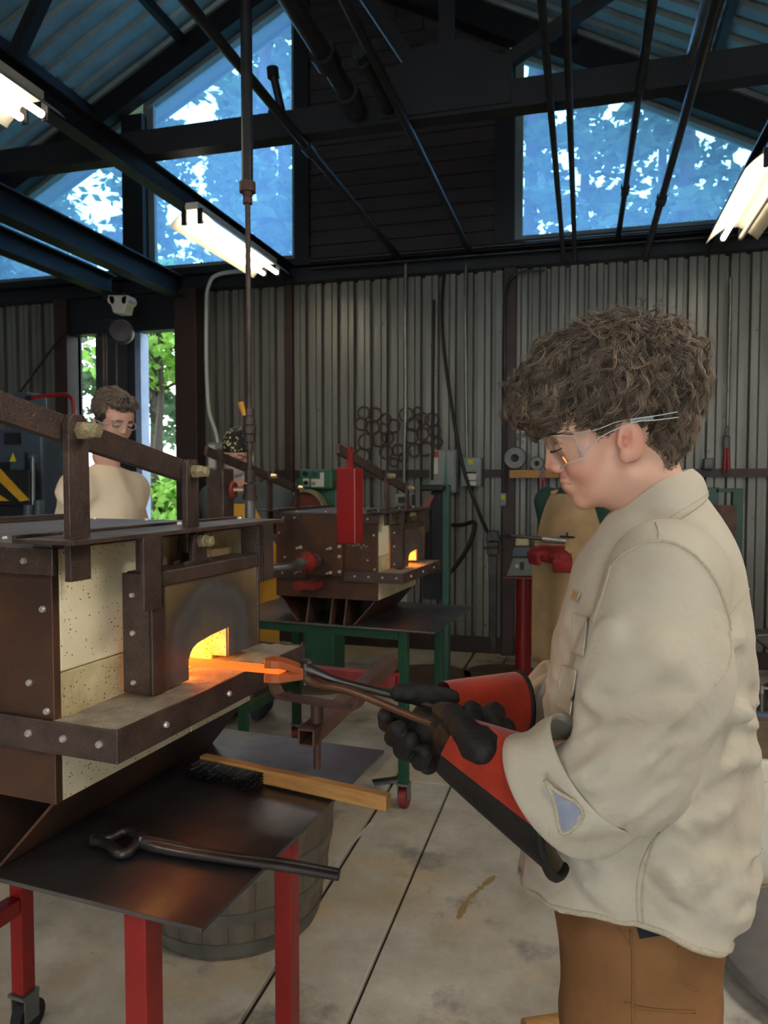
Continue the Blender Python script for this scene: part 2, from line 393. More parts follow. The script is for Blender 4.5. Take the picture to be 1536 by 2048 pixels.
# gable: siding board panel between the windows, dark framing, window frames and panes
gp = struct(MB().prism([(-2.39, 3.30), (-0.60, 3.30), (-0.60, roofz(-0.6) + 0.17), (RX, RZ + 0.17), (-2.39, roofz(-2.39) + 0.17)], -0.06, 0, eul(R(90), 0, 0), (0, WY + 0.02, 0)).build('wall_gable', m_siding))
z = 3.30; bh = 0.118
while z < RZ - 0.1:
    xa, xb = -2.29, min(-0.66, RX + (RZ - z - bh) / RS)
    if xb > xa + 0.1:
        MB().add([(xa, WY - 0.030, z), (xb, WY - 0.030, z), (xb, WY - 0.004, z + bh), (xa, WY - 0.004, z + bh), (xa, WY + 0.02, z), (xb, WY + 0.02, z), (xb, WY + 0.02, z + bh), (xa, WY + 0.02, z + bh)],
                 [(0, 1, 2, 3), (4, 7, 6, 5), (0, 4, 5, 1), (3, 2, 6, 7), (0, 3, 7, 4), (1, 5, 6, 2)]).build('siding_board', m_siding, gp, world=True)
    z += bh
struct(MB().box((-2.40, WY - 0.06, 3.30), (-2.27, WY + 0.1, 5.52)).build('trim_3', m_black))
struct(MB().box((-0.70, WY - 0.06, 3.30), (-0.545, WY + 0.1, 4.76)).build('trim_4', m_black))
struct(MB().box((-4.06, WY - 0.08, 3.30), (-3.85, WY + 0.1, 4.7)).build('trim_5', m_black))
def window(n, poly):
    """poly: corner points (x,z) of the pane; frame bars around it"""
    poly = np.asarray(poly, float); k = len(poly)
    w = MB()
    for i in range(k):
        a, b = poly[i], poly[(i + 1) % k]
        w.bar((a[0], WY + 0.03, a[1]), (b[0], WY + 0.03, b[1]), 0.10, 0.05, (0, 1, 0), 0.02) if abs(b[0] - a[0]) < 1e-3 else w.bar((a[0], WY + 0.03, a[1]), (b[0], WY + 0.03, b[1]), 0.05, 0.10, (0, 1, 0), 0.02)
    o = struct(w.build('window_%d' % n, m_trim))
    MB().prism(poly, 0, 0.006, eul(R(90), 0, 0), (0, WY + 0.05, 0)).build('pane', m_glass, o, world=True)
dr = 0.02
window(1, [(-3.835, 3.33), (-2.395, 3.33), (-2.395, roofz(-2.395) - dr), (-3.835, roofz(-3.835) - dr)])
window(2, [(-6.6, 3.33), (-4.062, 3.33), (-4.062, roofz(-4.062) - dr), (-6.6, roofz(-6.6) - dr)])
window(3, [(-0.535, 3.33), (2.2, 3.33), (2.2, roofz(2.2) - dr), (-0.535, roofz(-0.535) - dr)])

# roof: ribbed sheets running down the slope, purlins and rafters
def roofsheet(side, y0, y1):
    ys, ds = [], []; y = y0
    while y < y1 - 1e-6:
        for p, d in ((0, 0), (0.07, 0), (0.09, 0.03), (0.14, 0.03), (0.16, 0)):
            if y + p < y1: ys.append(y + p); ds.append(d)
        y += 0.18
    ys.append(y1); ds.append(0); n = len(ys); ys = np.array(ys); ds = np.array(ds)
    xe = RX + side * 5.3
    V = np.stack([np.stack([np.full(n, RX), ys, RZ + 0.20 + ds], 1), np.stack([np.full(n, xe), ys, RZ + 0.20 - 5.3 * RS + ds], 1)])
    return MB().grid(V)
cl = struct(MB().box((RX - 0.1, YR, RZ + 0.22), (RX + 0.1, WY + 0.6, RZ + 0.25)).build('ceiling', m_roof))
for side in (-1, 1):
    y = YR
    while y < WY + 0.5: roofsheet(side, y, y + 0.9).build('roof_sheet', m_roof, cl, world=True); y += 0.9
    for k in range(6):
        x = RX + side * (0.25 + k * 0.93); zz = RZ + 0.17 - RS * abs(x - RX)
        struct(MB().bar((x, YR, zz), (x, WY, zz), 0.05, 0.08).build('beam_purlin', m_black))
    # rafter along the gable, above the windows
    x2 = RX + side * 4.9
    struct(MB().bar((RX, WY - 0.10, RZ + 0.10), (x2, WY - 0.10, RZ + 0.10 - 4.9 * RS), 0.12, 0.20, (0, 0, 1)).build('beam_rafter', m_black))
def truss(Y):
    m = MB(); m.box((XL, Y - 0.05, 3.25), (XR, Y + 0.05, 3.385))
    for side in (-1, 1):
        m.bar((RX, Y, RZ + 0.05), (RX + side * 4.85, Y, RZ + 0.05 - 4.85 * RS), 0.10, 0.14)
        m.bar((RX + side * 1.52, Y, 3.32), (RX + side * 1.52, Y, roofz(RX + side * 1.52)), 0.07, 0.07)
        m.bar((RX + side * 1.45, Y, 3.38), (RX + side * 0.05, Y, RZ - 0.1), 0.07, 0.07)
        m.bar((RX + side * 1.6, Y, 3.38), (RX + side * 3.0, Y, roofz(RX + side * 3.0)), 0.06, 0.06)
    m.prism([(-0.33, 0), (0.33, 0), (0.33, 0.20), (0.10, 0.34), (-0.10, 0.34), (-0.33, 0.20)], -0.06, 0.06, eul(R(90), 0, 0), (RX + 1.52, Y, 3.27))
    return struct(m.build('beam_truss', m_black))
for Y in (3.8, 0.3, -3.2): truss(Y)

# runway beams along the shop carrying lamps and the hoist
def ibeam(name, x, z, y0, y1, w, h, mat):
    m = MB().box((x - w / 2, y0, z - 0.006), (x + w / 2, y1, z + 0.006)).box((x - w / 2, y0, z + h - 0.006), (x + w / 2, y1, z + h + 0.006)).box((x - 0.006, y0, z), (x + 0.006, y1, z + h))
    return struct(m.build(name, mat))
ibeam('beam_lamp_row', -2.44, 3.13, -5.5, WY - 0.1, 0.09, 0.115, m_black)
ibeam('beam_runway', -3.46, 3.03, -5.5, WY - 0.12, 0.13, 0.17, m_black)
cz = 3.01; cx_ = -2.47 * (cz - CAMH)
ibeam('beam_hoist_rail', cx_, cz, -5.5, 5.6, 0.12, 0.15, m_black)

# columns: beside the door opening and on the wall
struct(MB().box((-3.50, WY - 0.16, 0), (-3.29, WY + 0.1, 3.1)).build('column', m_brown, bevel=0.004))
struct(MB().box((-4.80, WY - 0.10, 0), (-4.66, WY + 0.1, 3.1)).build('column', m_brown, bevel=0.004))
cxa, cxb = onY(1006, 900, WY - 0.05)[0], onY(1031, 900, WY - 0.05)[0]
struct(MB().box((cxa, WY - 0.08, 0), (cxb, WY - 0.002, 3.1)).build('column', m_brown, bevel=0.004))
struct(MB().box((onY(575, 900, WY)[0], WY - 0.05, 0), (onY(589, 900, WY)[0], WY - 0.002, 3.1)).build('column', m_brown, bevel=0.004))
# door opening with the dark sliding leaf pushed half open
struct(MB().box((-4.66, WY - 0.06, 2.775), (-3.50, WY + 0.06, 3.12)).build('trim_6', m_black))
dl = struct(MB().box((-4.52, WY + 0.13, 0.02), (-4.0, WY + 0.17, 2.95)).build('door_1', m_door))
for k in range(4): MB().box((-4.50 + k * 0.13, WY + 0.115, 0.03), (-4.42 + k * 0.13, WY + 0.13, 2.9)).build('door_panel', m_door, dl, world=True)
struct(MB().box((-4.005, WY + 0.0, 0), (-3.945, WY + 0.13, 2.775)).build('trim_7', pm('pale_blue_jamb', srgb(150, 168, 205), 0.6)))

# ------------------------------------------------------------------ fluorescent fixtures
def fixture(x, z, y0, label, L=1.22, lit=(1, 1), old=False):  # old: use the dimmed tubes
    t = thing('fluorescent_fixture', label, 'light', (x, y0, z), 0, 'fluorescent shop lights')
    # troffer: curved white reflector, open below
    w = 0.155; s_ = np.linspace(-1, 1, 13); prof = np.stack([s_ * w, 0.075 - 0.095 * np.abs(s_) ** 1.7 + 0.012 * (np.abs(s_) < 0.3)], 1)
    V = np.stack([np.stack([prof[:, 0], np.full(13, y), prof[:, 1]], 1) for y in (0, L)]); V2 = V + np.array([0, 0, 0.004])
    m = MB().grid(V[:, ::-1]).grid(V2); m.build('reflector', m_white, t, smooth=60)
    MB().box((-0.045, 0.0, 0.072), (0.045, L, 0.115)).build('housing', m_white, t, bevel=0.003)
    for sx, on in zip((-0.055, 0.055), lit):
        tb = MB().cyl((sx, 0.03, 0.0), (sx, L - 0.03, 0.0), 0.016, n=12).build('tube', (m_tube_dim if old else m_tube) if on else m_white, t, smooth=50)
        for ya in (0.012, L - 0.03): MB().cyl((sx, ya, 0.0), (sx, ya + 0.018, 0.0), 0.016, n=10).build('tube_cap', m_galv, tb)
        for yy in (0.0, L - 0.012): MB().box((sx - 0.016, yy, -0.018), (sx + 0.016, yy + 0.012, 0.075)).build('lamp_holder', m_black, t)
    return t
LZ = 3.02
a = onz(385, 445, LZ); b = onz(545, 548, LZ)
LX = (a[0] + b[0]) / 2; FA = a[1]
fixture(LX, LZ, b[1] - 1.22, 'white fluorescent shop light with two lit tubes before the tall blue window', old=True)
c = onz(72, 238, LZ); fixture(c[0], LZ, c[1] - 1.22, 'fluorescent light with rusty reflector cut by the picture edge above the runway beam', old=True)
c = onz(1463, 478, LZ - 0.03); fixture(c[0], LZ - 0.03, c[1] - 1.22, 'fluorescent light with tan-lit reflector beside the window of the gable corner', lit=(1, 0), old=True)
ibeam('beam_lamp_row', c[0], 3.10, -5.5, WY - 0.1, 0.09, 0.115, m_black); print('FX3', c)
for k, (x, y) in enumerate(((-2.47, -1.4), (2.05, 0.5), (0.45, -1.9), (0.45, -4.4), (1.45, 1.0))):  # unseen fixtures, added to fill and to light the smith from upper right
    if True: fixture(x, LZ, y, ['added unseen fluorescent fill light over the bay behind', 'added unseen fluorescent light along the right-hand wall', 'added unseen fluorescent fill light above the standing workers head', 'added unseen fluorescent fill light by the front door', 'added unseen fluorescent light over the anvil corner'][k])

# ------------------------------------------------------------------ outside: ground, trees
m_ground = pm('forest_floor', srgb(96, 120, 60), 0.9, 0, srgb(70, 80, 44), 1.5)
MBg = MB(); gx = np.linspace(-30, 20, 26); gy = np.linspace(WY + 0.65, 45, 22)
G = np.stack(np.meshgrid(gx, gy, indexing='ij'), -1); gzz = -0.05 + 0.05 * np.maximum(G[..., 1] - 8, 0) + 0.15 * np.sin(G[..., 0] * 0.7) * np.clip((G[..., 1] - 7) / 4, 0, 1)
MBg.grid(np.concatenate([G, gzz[..., None]], -1)[::, ::-1][:, ::-1]); struct(MBg.build('ground', m_ground))
m_bark = pm('fir_bark', srgb(74, 62, 54), 0.9, 0, srgb(48, 40, 36), 6, stretch=(4, 4, 0.6), bump=0.3)
def leafmat(n, c, c2):
    m = pm(n, c, 0.6, 0, c2, 0.9); nt = m.node_tree; P = nt.nodes['Principled BSDF']; L = nt.links.new
    tl = ND(nt, 'ShaderNodeBsdfTranslucent'); src = P.inputs['Base Color'].links[0].from_socket; L(src, tl.inputs[0])
    mx = ND(nt, 'ShaderNodeMixShader'); mx.inputs[0].default_value = 0.45; L(P.outputs[0], mx.inputs[1]); L(tl.outputs[0], mx.inputs[2]); L(mx.outputs[0], nt.nodes['Material Output'].inputs[0]); return m
m_fir = leafmat('fir_needles', srgb(96, 122, 84), srgb(66, 92, 66))
m_leaf = leafmat('maple_leaves', srgb(150, 190, 84), srgb(100, 150, 60))
def blades(C, size, elong, drop):
    """one small leaf spray (two crossed triangles pairs) per centre"""
    n = len(C); d = rng.normal(size=(n, 3)); d[:, 2] = d[:, 2] * 0.35 - drop; d /= np.linalg.norm(d, axis=1)[:, None]
    e = np.cross(d, rng.normal(size=(n, 3))); e /= np.linalg.norm(e, axis=1)[:, None]
    s = size * rng.uniform(0.6, 1.4, n)[:, None]
    v = np.stack([C - d * s * elong, C + e * s, C + d * s * elong, C - e * s], 1).reshape(-1, 3)
    f = np.arange(4 * n).reshape(n, 4); return v, f
def conifer_mesh(h, rad, n, bare=0.18):
    zt = np.linspace(0, h, 14); wob = np.cumsum(rng.normal(0, 0.02, (14, 2)), 0)
    trunk = MB().tube(np.c_[wob, zt], 0.022 * h * (1 - zt / h) ** 0.8 * 0.6 + 0.02, 8)
    C = []
    nb = int(n / 64)
    for _ in range(nb):
        t = rng.uniform(bare, 1.0) ** 0.9; z = h * t; r = rad * (1 - t) ** 0.75 * rng.uniform(0.55, 1.15) + 0.15; a = rng.uniform(0, 2 * math.pi)
        m = 64; s = rng.uniform(0.08, 1, m) ** 0.7
        x = r * s * math.cos(a) + rng.normal(0, 0.07 * r + 0.04, m); y = r * s * math.sin(a) + rng.normal(0, 0.07 * r + 0.04, m)
        C.append(np.stack([x, y, z - 0.30 * r * s ** 1.5 + rng.normal(0, 0.05, m)], 1))
        if r > 0.5 and rng.random() < 0.4: trunk.tube([(0, 0, z), (r * 0.6 * math.cos(a), r * 0.6 * math.sin(a), z - 0.12 * r), (r * math.cos(a), r * math.sin(a), z - 0.3 * r)], [0.03, 0.018, 0.006], 4)
    return trunk, blades(np.concatenate(C), 0.055, 2.0, 0.25)
def leafy_mesh(h, rad, n, t0=0.15):
    trunk = MB(); C = []
    trunk.tube([(0, 0, 0), (0.05, 0, h * 0.3), (-0.05, 0.05, h * 0.6), (0, 0, h * 0.95)], [0.09, 0.07, 0.045, 0.01], 7)
    for _ in range(int(n / 60)):
        t = rng.uniform(t0, 1); a = rng.uniform(0, 2 * math.pi); r = rad * math.sin(math.pi * min(0.97, t * 0.9 + 0.05)) * rng.uniform(0.4, 1.1); z = h * t
        trunk.tube([(0, 0, z * 0.85), (r * 0.5 * math.cos(a), r * 0.5 * math.sin(a), z * 0.95), (r * math.cos(a), r * math.sin(a), z)], [0.02, 0.012, 0.004], 4)
        m = 60; s = rng.uniform(0.3, 1.05, m); C.append(np.stack([r * s * math.cos(a) + rng.normal(0, .16, m), r * s * math.sin(a) + rng.normal(0, .16, m), z * (0.85 + 0.15 * s) + rng.normal(0, 0.08, m)], 1))
    return trunk, blades(np.concatenate(C), 0.05, 1.3, 0.1)
protos = []
for h, rad, n in ((13, 2.3, 7800), (15, 1.9, 7000), (11, 2.5, 7800)):
    tr, (lv, lf) = conifer_mesh(h, rad, n)
    protos.append((tr, lv, lf))
TREES = [(-10.5, 11.5, 0), (-12.6, 15, 1), (-8.3, 13.2, 2), (-6.9, 16.5, 1), (-5.3, 12.0, 0), (-14.8, 13, 2), (-3.6, 14.5, 2), (-0.85, 12.6, 0), (0.0, 15.6, 0), (1.4, 11.8, 2), (2.9, 14.0, 0), (4.6, 12.2, 1), (-9.5, 19, 0), (-17.0, 18, 1), (-4.4, 20, 0), (1.8, 19, 1), (5.8, 17, 2)]
WORDS = ['tall fir with drooping boughs', 'slim fir with a bare lower trunk', 'broad dark fir']
WHERE = ['behind the mullion of the gable window', 'far left beyond the runway beam', 'just left of the tall pane', 'deep in the tall pane', 'filling the tall pane right side', 'at the outer left window corner', 'hidden behind the siding panel', 'at the left jamb of the gable corner window, nearest', 'deep behind the pair of thin conduits', 'in the middle of the gable corner window', 'behind the hanging pipes of the gable corner window', 'at the outer end of the gable corner window', 'small and distant left of the pipe', 'small and distant at the outer left', 'small and distant behind the panel', 'small and distant in the gable corner window', 'far off behind the tan-lit lamp']
pr_obj = {}
for i, (x, y, k) in enumerate(TREES):
    if i in (6, 14): continue
    t = thing('fir_tree', WORDS[k] + ' ' + WHERE[i], 'tree', (x, y, 0.2), rng.uniform(0, 6.28), 'firs outside the windows')
    sc = rng.uniform(0.9, 1.15); t.scale = (sc, sc, sc)
    if k not in pr_obj:
        tr, lv, lf = protos[k]; pr_obj[k] = (tr.build('trunk', m_bark, t, smooth=True), mk('crown', lv, lf, m_fir, t))
    else:
        for q in pr_obj[k]: inst(q, t, (0, 0, 0), name=q.name.split('.')[0])
def leafy_obj(t, h, rad, n, t0): 
    tr, (lv, lf) = leafy_mesh(h, rad, n, t0); tr.build('trunk', m_bark, t, smooth=True); mk('crown', lv, lf, m_leaf, t)
for i, (x, y, h, rad, n, t0, w) in enumerate(((-5.75, 9.7, 1.45, 0.9, 2600, 0.1, 'low pale green bush just outside the open door'), (-7.2, 11.6, 1.7, 1.2, 2600, 0.1, 'low green bush further out beyond the door'), (-6.0, 9.6, 4.6, 1.5, 2200, 0.66, 'tall maple whose leaves hang into the top of the doorway'), (-4.6, 10.2, 1.5, 0.8, 1800, 0.1, 'small green bush by the door column'))):
    leafy_obj(thing('maple_tree' if h > 3 else 'leafy_bush', w, 'tree' if h > 3 else 'bush', (x, y, 0.0), i * 2.1, 'greenery outside the door'), h, rad, n, t0)

# ================================================================== forges and their benches
m_steel = pm('brown_forge_steel', srgb(98, 80, 72), 0.44, 0.5, srgb(60, 48, 45), 16, 0.5, 0.22, bump=0.35, bscale=240, spots=(srgb(150, 130, 114), 160, 0.10))
m_skin = pm('scaled_forge_plate', srgb(78, 59, 51), 0.44, 0.5, srgb(116, 74, 50), 5.5, 0.58, 0.16, bump=0.2, bscale=200)
m_rooft = pm('scaled_roof_plate', srgb(124, 122, 126), 0.5, 0.35, srgb(84, 80, 82), 10, bump=0.25, bscale=150, spots=(srgb(40, 36, 36), 110, 0.14))
m_bolt = pm('bright_bolt', srgb(226, 220, 208), 0.32, 0.55, srgb(190, 180, 166), 60)
m_ceram = pm('ceramic_board', srgb(244, 234, 206), 0.85, 0, srgb(222, 206, 164), 9, bump=0.15, bscale=220, spots=(srgb(84, 68, 50), 130, 0.15))
m_ceram2 = pm('sooted_ceramic', srgb(222, 208, 166), 0.85, 0, srgb(142, 118, 74), 7, 0.5, 0.18, bump=0.15, bscale=220, spots=(srgb(74, 58, 42), 130, 0.16))
m_sand = pm('sandy_refractory', srgb(168, 156, 138), 0.95, 0, srgb(112, 100, 88), 26, bump=0.9, bscale=260, spots=(srgb(210, 202, 186), 130, 0.10))
m_brass = pm('plated_nut', srgb(222, 208, 172), 0.28, 0.65, srgb(176, 158, 120), 50)
m_red = pm('red_enamel', srgb(150, 26, 26), 0.35, 0.0, srgb(120, 18, 20), 5, spots=(srgb(180, 60, 56), 60, 0.06))
m_dred = pm('oxide_red_paint', srgb(140, 40, 36), 0.5, 0.0, srgb(104, 30, 30), 9, spots=(srgb(196, 170, 164), 90, 0.08))
m_green = pm('dark_green_enamel', srgb(18, 74, 48), 0.4, 0.0, srgb(12, 52, 34), 6)
m_bench = pm('oiled_bench_plate', srgb(140, 138, 142), 0.40, 0.95, srgb(84, 78, 78), 3.5, 0.5, 0.2, bump=0.05, bscale=90, rvar=0.1, spots=(srgb(150, 142, 134), 46, 0.03))
m_rust = pm('rusty_steel', srgb(104, 74, 60), 0.6, 0.4, srgb(66, 46, 40), 9, bump=0.1, spots=(srgb(190, 176, 170), 90, 0.05))
# heat-tinted door plate: tan, brown and slate-blue temper colours
def temper():
    m = pm('heat_tinted_plate', srgb(150, 132, 98), 0.42, 0.45, srgb(112, 96, 74), 7); nt = m.node_tree; L = nt.links.new; P = nt.nodes['Principled BSDF']
    tc = nt.nodes['Texture Coordinate']; src = P.inputs['Base Color'].links[0].from_socket
    vm = ND(nt, 'ShaderNodeVectorMath', operation='SUBTRACT'); vm.inputs[1].default_value = (-0.07, 0.335, 1.11); L(tc.outputs['Object'], vm.inputs[0])
    vs = ND(nt, 'ShaderNodeVectorMath', operation='MULTIPLY'); vs.inputs[1].default_value = (0, 1.0, 1.15); L(vm.outputs[0], vs.inputs[0])
    ln = ND(nt, 'ShaderNodeVectorMath', operation='LENGTH'); L(vs.outputs[0], ln.inputs[0])
    nz = ND(nt, 'ShaderNodeTexNoise'); nz.inputs['Scale'].default_value = 14; nz.inputs['Detail'].default_value = 5; L(tc.outputs['Object'], nz.inputs['Vector'])
    ad = ND(nt, 'ShaderNodeMath', operation='MULTIPLY_ADD'); ad.inputs[1].default_value = 0.09; L(nz.outputs['Fac'], ad.inputs[0]); L(ln.outputs['Value'], ad.inputs[2])
    cr = ND(nt, 'ShaderNodeValToRGB'); L(ad.outputs[0], cr.inputs[0]); e = cr.color_ramp.elements
    e[0].position = 0.10; e[0].color = c4(srgb(104, 102, 100)); e[1].position = 0.26; e[1].color = c4(srgb(150, 132, 98))
    for p_, c_ in ((0.135, srgb(74, 78, 88)), (0.165, srgb(88, 92, 104)), (0.185, srgb(66, 60, 62)), (0.215, srgb(112, 92, 66))):
        q = e.new(p_); q.color = c4(c_)
    mx = ND(nt, 'ShaderNodeMix', data_type='RGBA', blend_type='MULTIPLY'); mx.inputs['Factor'].default_value = 0.45
    L(cr.outputs[0], mx.inputs['A']); L(src, mx.inputs['B']); 
    m2 = ND(nt, 'ShaderNodeMix', data_type='RGBA'); m2.inputs['Factor'].default_value = 0.75; L(src, m2.inputs['A']); L(cr.outputs[0], m2.inputs['B']); L(m2.outputs['Result'], P.inputs['Base Color'])
    return m
m_temper = temper()
m_fire = emat('forge_fire', (1.0, 0.45, 0.08), 42.0)
m_hotwall = pm('glowing_refractory', srgb(230, 150, 90), 0.9, 0, srgb(180, 90, 50), 14, emit=(1.0, 0.22, 0.03), estr=6.0)
m_hot = pm('orange_hot_steel', srgb(190, 90, 50), 0.6, 0.2, srgb(150, 70, 40), 12, emit=(1.0, 0.17, 0.015), estr=0.8)
FA_ = R(5.5)

def bolt_head(r=0.0055, l=0.005):
    m = MB(); m.lathe([(0, 0), (r, 0), (r, l * 0.5), (r * 0.75, l), (r * 0.42, l), (r * 0.38, l * 0.45), (0, l * 0.45)], n=12); return m
_bolt = None
def bolt(parent, p, d, s=1.0):
    """button-head bolt at p, axis d"""
    global _bolt
    q = Vector(d).to_track_quat('Z', 'Y').to_euler()
    if _bolt is None: _bolt = bolt_head().build('bolt', m_bolt, parent, smooth=40); _bolt.location = p; _bolt.rotation_euler = q; o = _bolt
    else: o = inst(_bolt, parent, p, q, 'bolt')
    o.scale = (s, s, s); return o
def hexnut(parent, p0, d, L=0.03, r=0.012, name='nut', mat=None):
    d = np.asarray(d, float); d /= np.linalg.norm(d); p0 = np.asarray(p0, float)
    MB().cyl(p0, p0 + d * L * 0.45, r * 1.15, n=6).cyl(p0 + d * L * 0.45, p0 + d * L, r * 0.95, n=6).cyl(p0 + d * L, p0 + d * (L + 0.002), r * 0.6, n=12).build(name, mat or m_brass, parent, smooth=30)

def forge(label, O, dz, weights, detail, chalk):
    t = thing('forge', label, 'forge', (O[0], O[1], dz), -FA_, 'gas forges on benches')
    B = lambda: MB()
    X0, X1 = -0.653, -0.128                       # back and front of the ceramic body; shelf reaches x = 0
    Y0, Y1 = 0.018, 0.583
    # steel skin plates on both sides, roof
    for ya, yb, s in ((0.004, 0.018, -1), (0.583, 0.597, 1)):
        B().box((X0, ya, 0.918), (X1, yb, 1.3165)).build('side_plate', m_skin, t, bevel=0.0015)
    B().box((X0 - 0.012, 0.0, 1.316), (X1 + 0.004, 0.60, 1.325)).build('roof_plate', m_rooft, t, bevel=0.002)
    for x in (X0 + 0.10, -0.40, -0.25, X1 - 0.03):
        for y in (0.03, 0.57): bolt(t, (x, y, 1.325), (0, 0, 1), 0.9)
    # bottom slab blocks
    for ya, yb in ((Y0, 0.352), (0.354, Y1)):
        B().box((X0, ya, 0.918), (X1 - 0.001, yb, 1.0)).build('bottom_slab', m_ceram, t, bevel=0.004)
    # front and back ceramic blocks round the openings, glowing chamber inside
    for xa, xb in ((X1 - 0.06, X1), (X0, X0 + 0.06)):
        B().box((xa, Y0, 1.122), (xb, 0.20, 1.314)).build('ceramic_block', m_ceram, t, bevel=0.003)
        B().box((xa, Y0, 1.046), (xb, 0.20, 1.1205)).build('ceramic_block', m_ceram2, t, bevel=0.003)
        B().box((xa, 0.43, 1.046), (xb, Y1, 1.314)).build('ceramic_block', m_ceram2, t, bevel=0.003)
        B().box((xa, 0.2005, 1.175), (xb, 0.4295, 1.314)).build('ceramic_block', m_ceram2, t, bevel=0.003)
    B().box((X0 + 0.06, Y0, 1.003), (X1 - 0.06, Y1, 1.053)).build('chamber_floor', m_hotwall, t)
    B().box((X0 + 0.06, Y0, 1.25), (X1 - 0.06, Y1, 1.314)).build('chamber_roof', m_hotwall, t)
    for ya, yb in ((Y0, 0.11), (0.50, Y1)): B().box((X0 + 0.06, ya, 1.053), (X1 - 0.06, yb, 1.25)).build('chamber_wall', m_hotwall, t)
    fl_ = B(); 
    for k in range(7):
        fx, fy = rng.uniform(-0.34, -0.22), rng.uniform(0.22, 0.42); h = rng.uniform(0.06, 0.12); r = rng.uniform(0.02, 0.04)
        fl_.lathe([(0.001, 0), (r, h * 0.25), (r * 0.8, h * 0.55), (r * 0.3, h * 0.85), (0.001, h)], (fx, fy, 1.06), n=10)
    fl_.build('flame', m_fire, t, smooth=True)
    # shelves on both ends: refractory slab in a bolted steel band
    for sgn, xe, xw in ((1, 0.0, X1), (-1, -0.781, X0)):
        lo, hi = min(xe - sgn * 0.006, xw), max(xe - sgn * 0.006, xw)
        V = B(); n1, n2 = 14, 50
        gx_ = np.linspace(lo, hi, n1); gy_ = np.linspace(0.001, 0.594, n2); GG = np.stack(np.meshgrid(gx_, gy_, indexing='ij'), -1)
        zz_ = 1.0505 + 0.0018 * vnoise(GG[..., 0] * 60, GG[..., 1] * 60, 0 * GG[..., 0], 3); V.grid(np.concatenate([GG, zz_[..., None]], -1))
        V.box((lo, 0.001, 1.004), (hi, 0.594, 1.046)); V.build('shelf_slab', m_sand, t, smooth=60)
        xa, xb = (xw - 0.165, xe) if sgn > 0 else (xe, xw + 0.165)
        bd = B().box((xa, -0.006, 1.003), (xb, 0.0, 1.053)).box((xa, 0.595, 1.003), (xb, 0.601, 1.053))
        B().box((xa, -0.007, 1.003), (xb, -0.001, 1.053)).build('shelf_band', m_steel, t, bevel=0.0015)
        B().box((xa, 0.595, 1.003), (xb, 0.601, 1.053)).build('shelf_band', m_steel, t, bevel=0.0015)
        B().box((xe - 0.006, -0.001, 1.003), (xe, 0.595, 1.053) if sgn > 0 else (xe + 0.006, 0.595, 1.053)).build('shelf_band', m_steel, t, bevel=0.0015) if sgn > 0 else B().box((xe, -0.001, 1.003), (xe + 0.006, 0.595, 1.053)).build('shelf_band', m_steel, t, bevel=0.0015)
        for k in range(4): bolt(t, ((xe - sgn * (0.032 + 0.068 * k)), -0.007, 1.030), (0, -1, 0), 1.05)
        for y in (0.105, 0.29, 0.475): bolt(t, (xe, y, 1.028), (sgn, 0, 0))
        # strap under the roof edge, bolts on the side plate
        xa, xb = (X1 - 0.135, X1 + 0.01) if sgn > 0 else (X0 - 0.01, X0 + 0.135)
        B().box((xa, -0.004, 1.275), (xb, 0.004, 1.318)).build('side_strap', m_steel, t, bevel=0.002)
        for x in (X1 - 0.045, X1 - 0.105) if sgn > 0 else (X0 + 0.045, X0 + 0.105): bolt(t, (x, -0.004, 1.296), (0, -1, 0))
        for dx, z in ((0.018, 1.222), (0.048, 1.105), (0.014, 1.064)): bolt(t, ((X1 - dx) if sgn > 0 else (X0 + dx), 0.004, z), (0, -1, 0))
        # top bar with the two door guides, door, lever
        def fx(x): return x if sgn > 0 else (X0 + X1) - x
        def bx(lo_, hi_): a_, b_ = fx(lo_[0]), fx(hi_[0]); return B().box((min(a_, b_), lo_[1], lo_[2]), (max(a_, b_), hi_[1], hi_[2]))
        bx((-0.165, -0.035, 1.3255), (-0.048, 0.60, 1.333)).build('guide_bar', m_steel, t, bevel=0.001)
        bx((-0.165, -0.035, 1.333), (-0.157, 0.60, 1.338)).build('guide_bar', m_steel, t, bevel=0.001)
        for y in (0.05, 0.34, 0.56): bolt(t, (fx(-0.14), y, 1.333), (0, 0, 1), 1.1)
        for ya, yb in ((0.118, 0.168), (0.500, 0.548)):
            yi = (yb - 0.007, yb) if ya < 0.3 else (ya, ya + 0.007)
            g = bx((-0.055, ya, 1.205), (-0.048, yb, 1.326)); gl, gh = fx(-0.10), fx(-0.048)
            g.box((min(gl, gh), yi[0], 1.205), (max(gl, gh), yi[1], 1.326)); g.build('door_guide', m_steel, t, bevel=0.0012)
        lift = 0.0
        d0 = bpy.data.objects.new('door', None); COL.objects.link(d0); d0.parent = t
        # door plate with arched mouth
        if sgn > 0:
            mouth = [(0.256, 1.056), (0.256, 1.088), (0.262, 1.108), (0.278, 1.118), (0.318, 1.123), (0.352, 1.128), (0.384, 1.129), (0.389, 1.122), (0.389, 1.080)]
        else: mouth = [(0.27, 1.056), (0.27, 1.12), (0.38, 1.12), (0.38, 1.056)]
        outer = [(0.389 if sgn > 0 else 0.38, 1.080 if sgn > 0 else 1.056), (0.498, 1.078 if sgn > 0 else 1.056), (0.498, 1.238), (0.160, 1.238), (0.160, 1.056)]
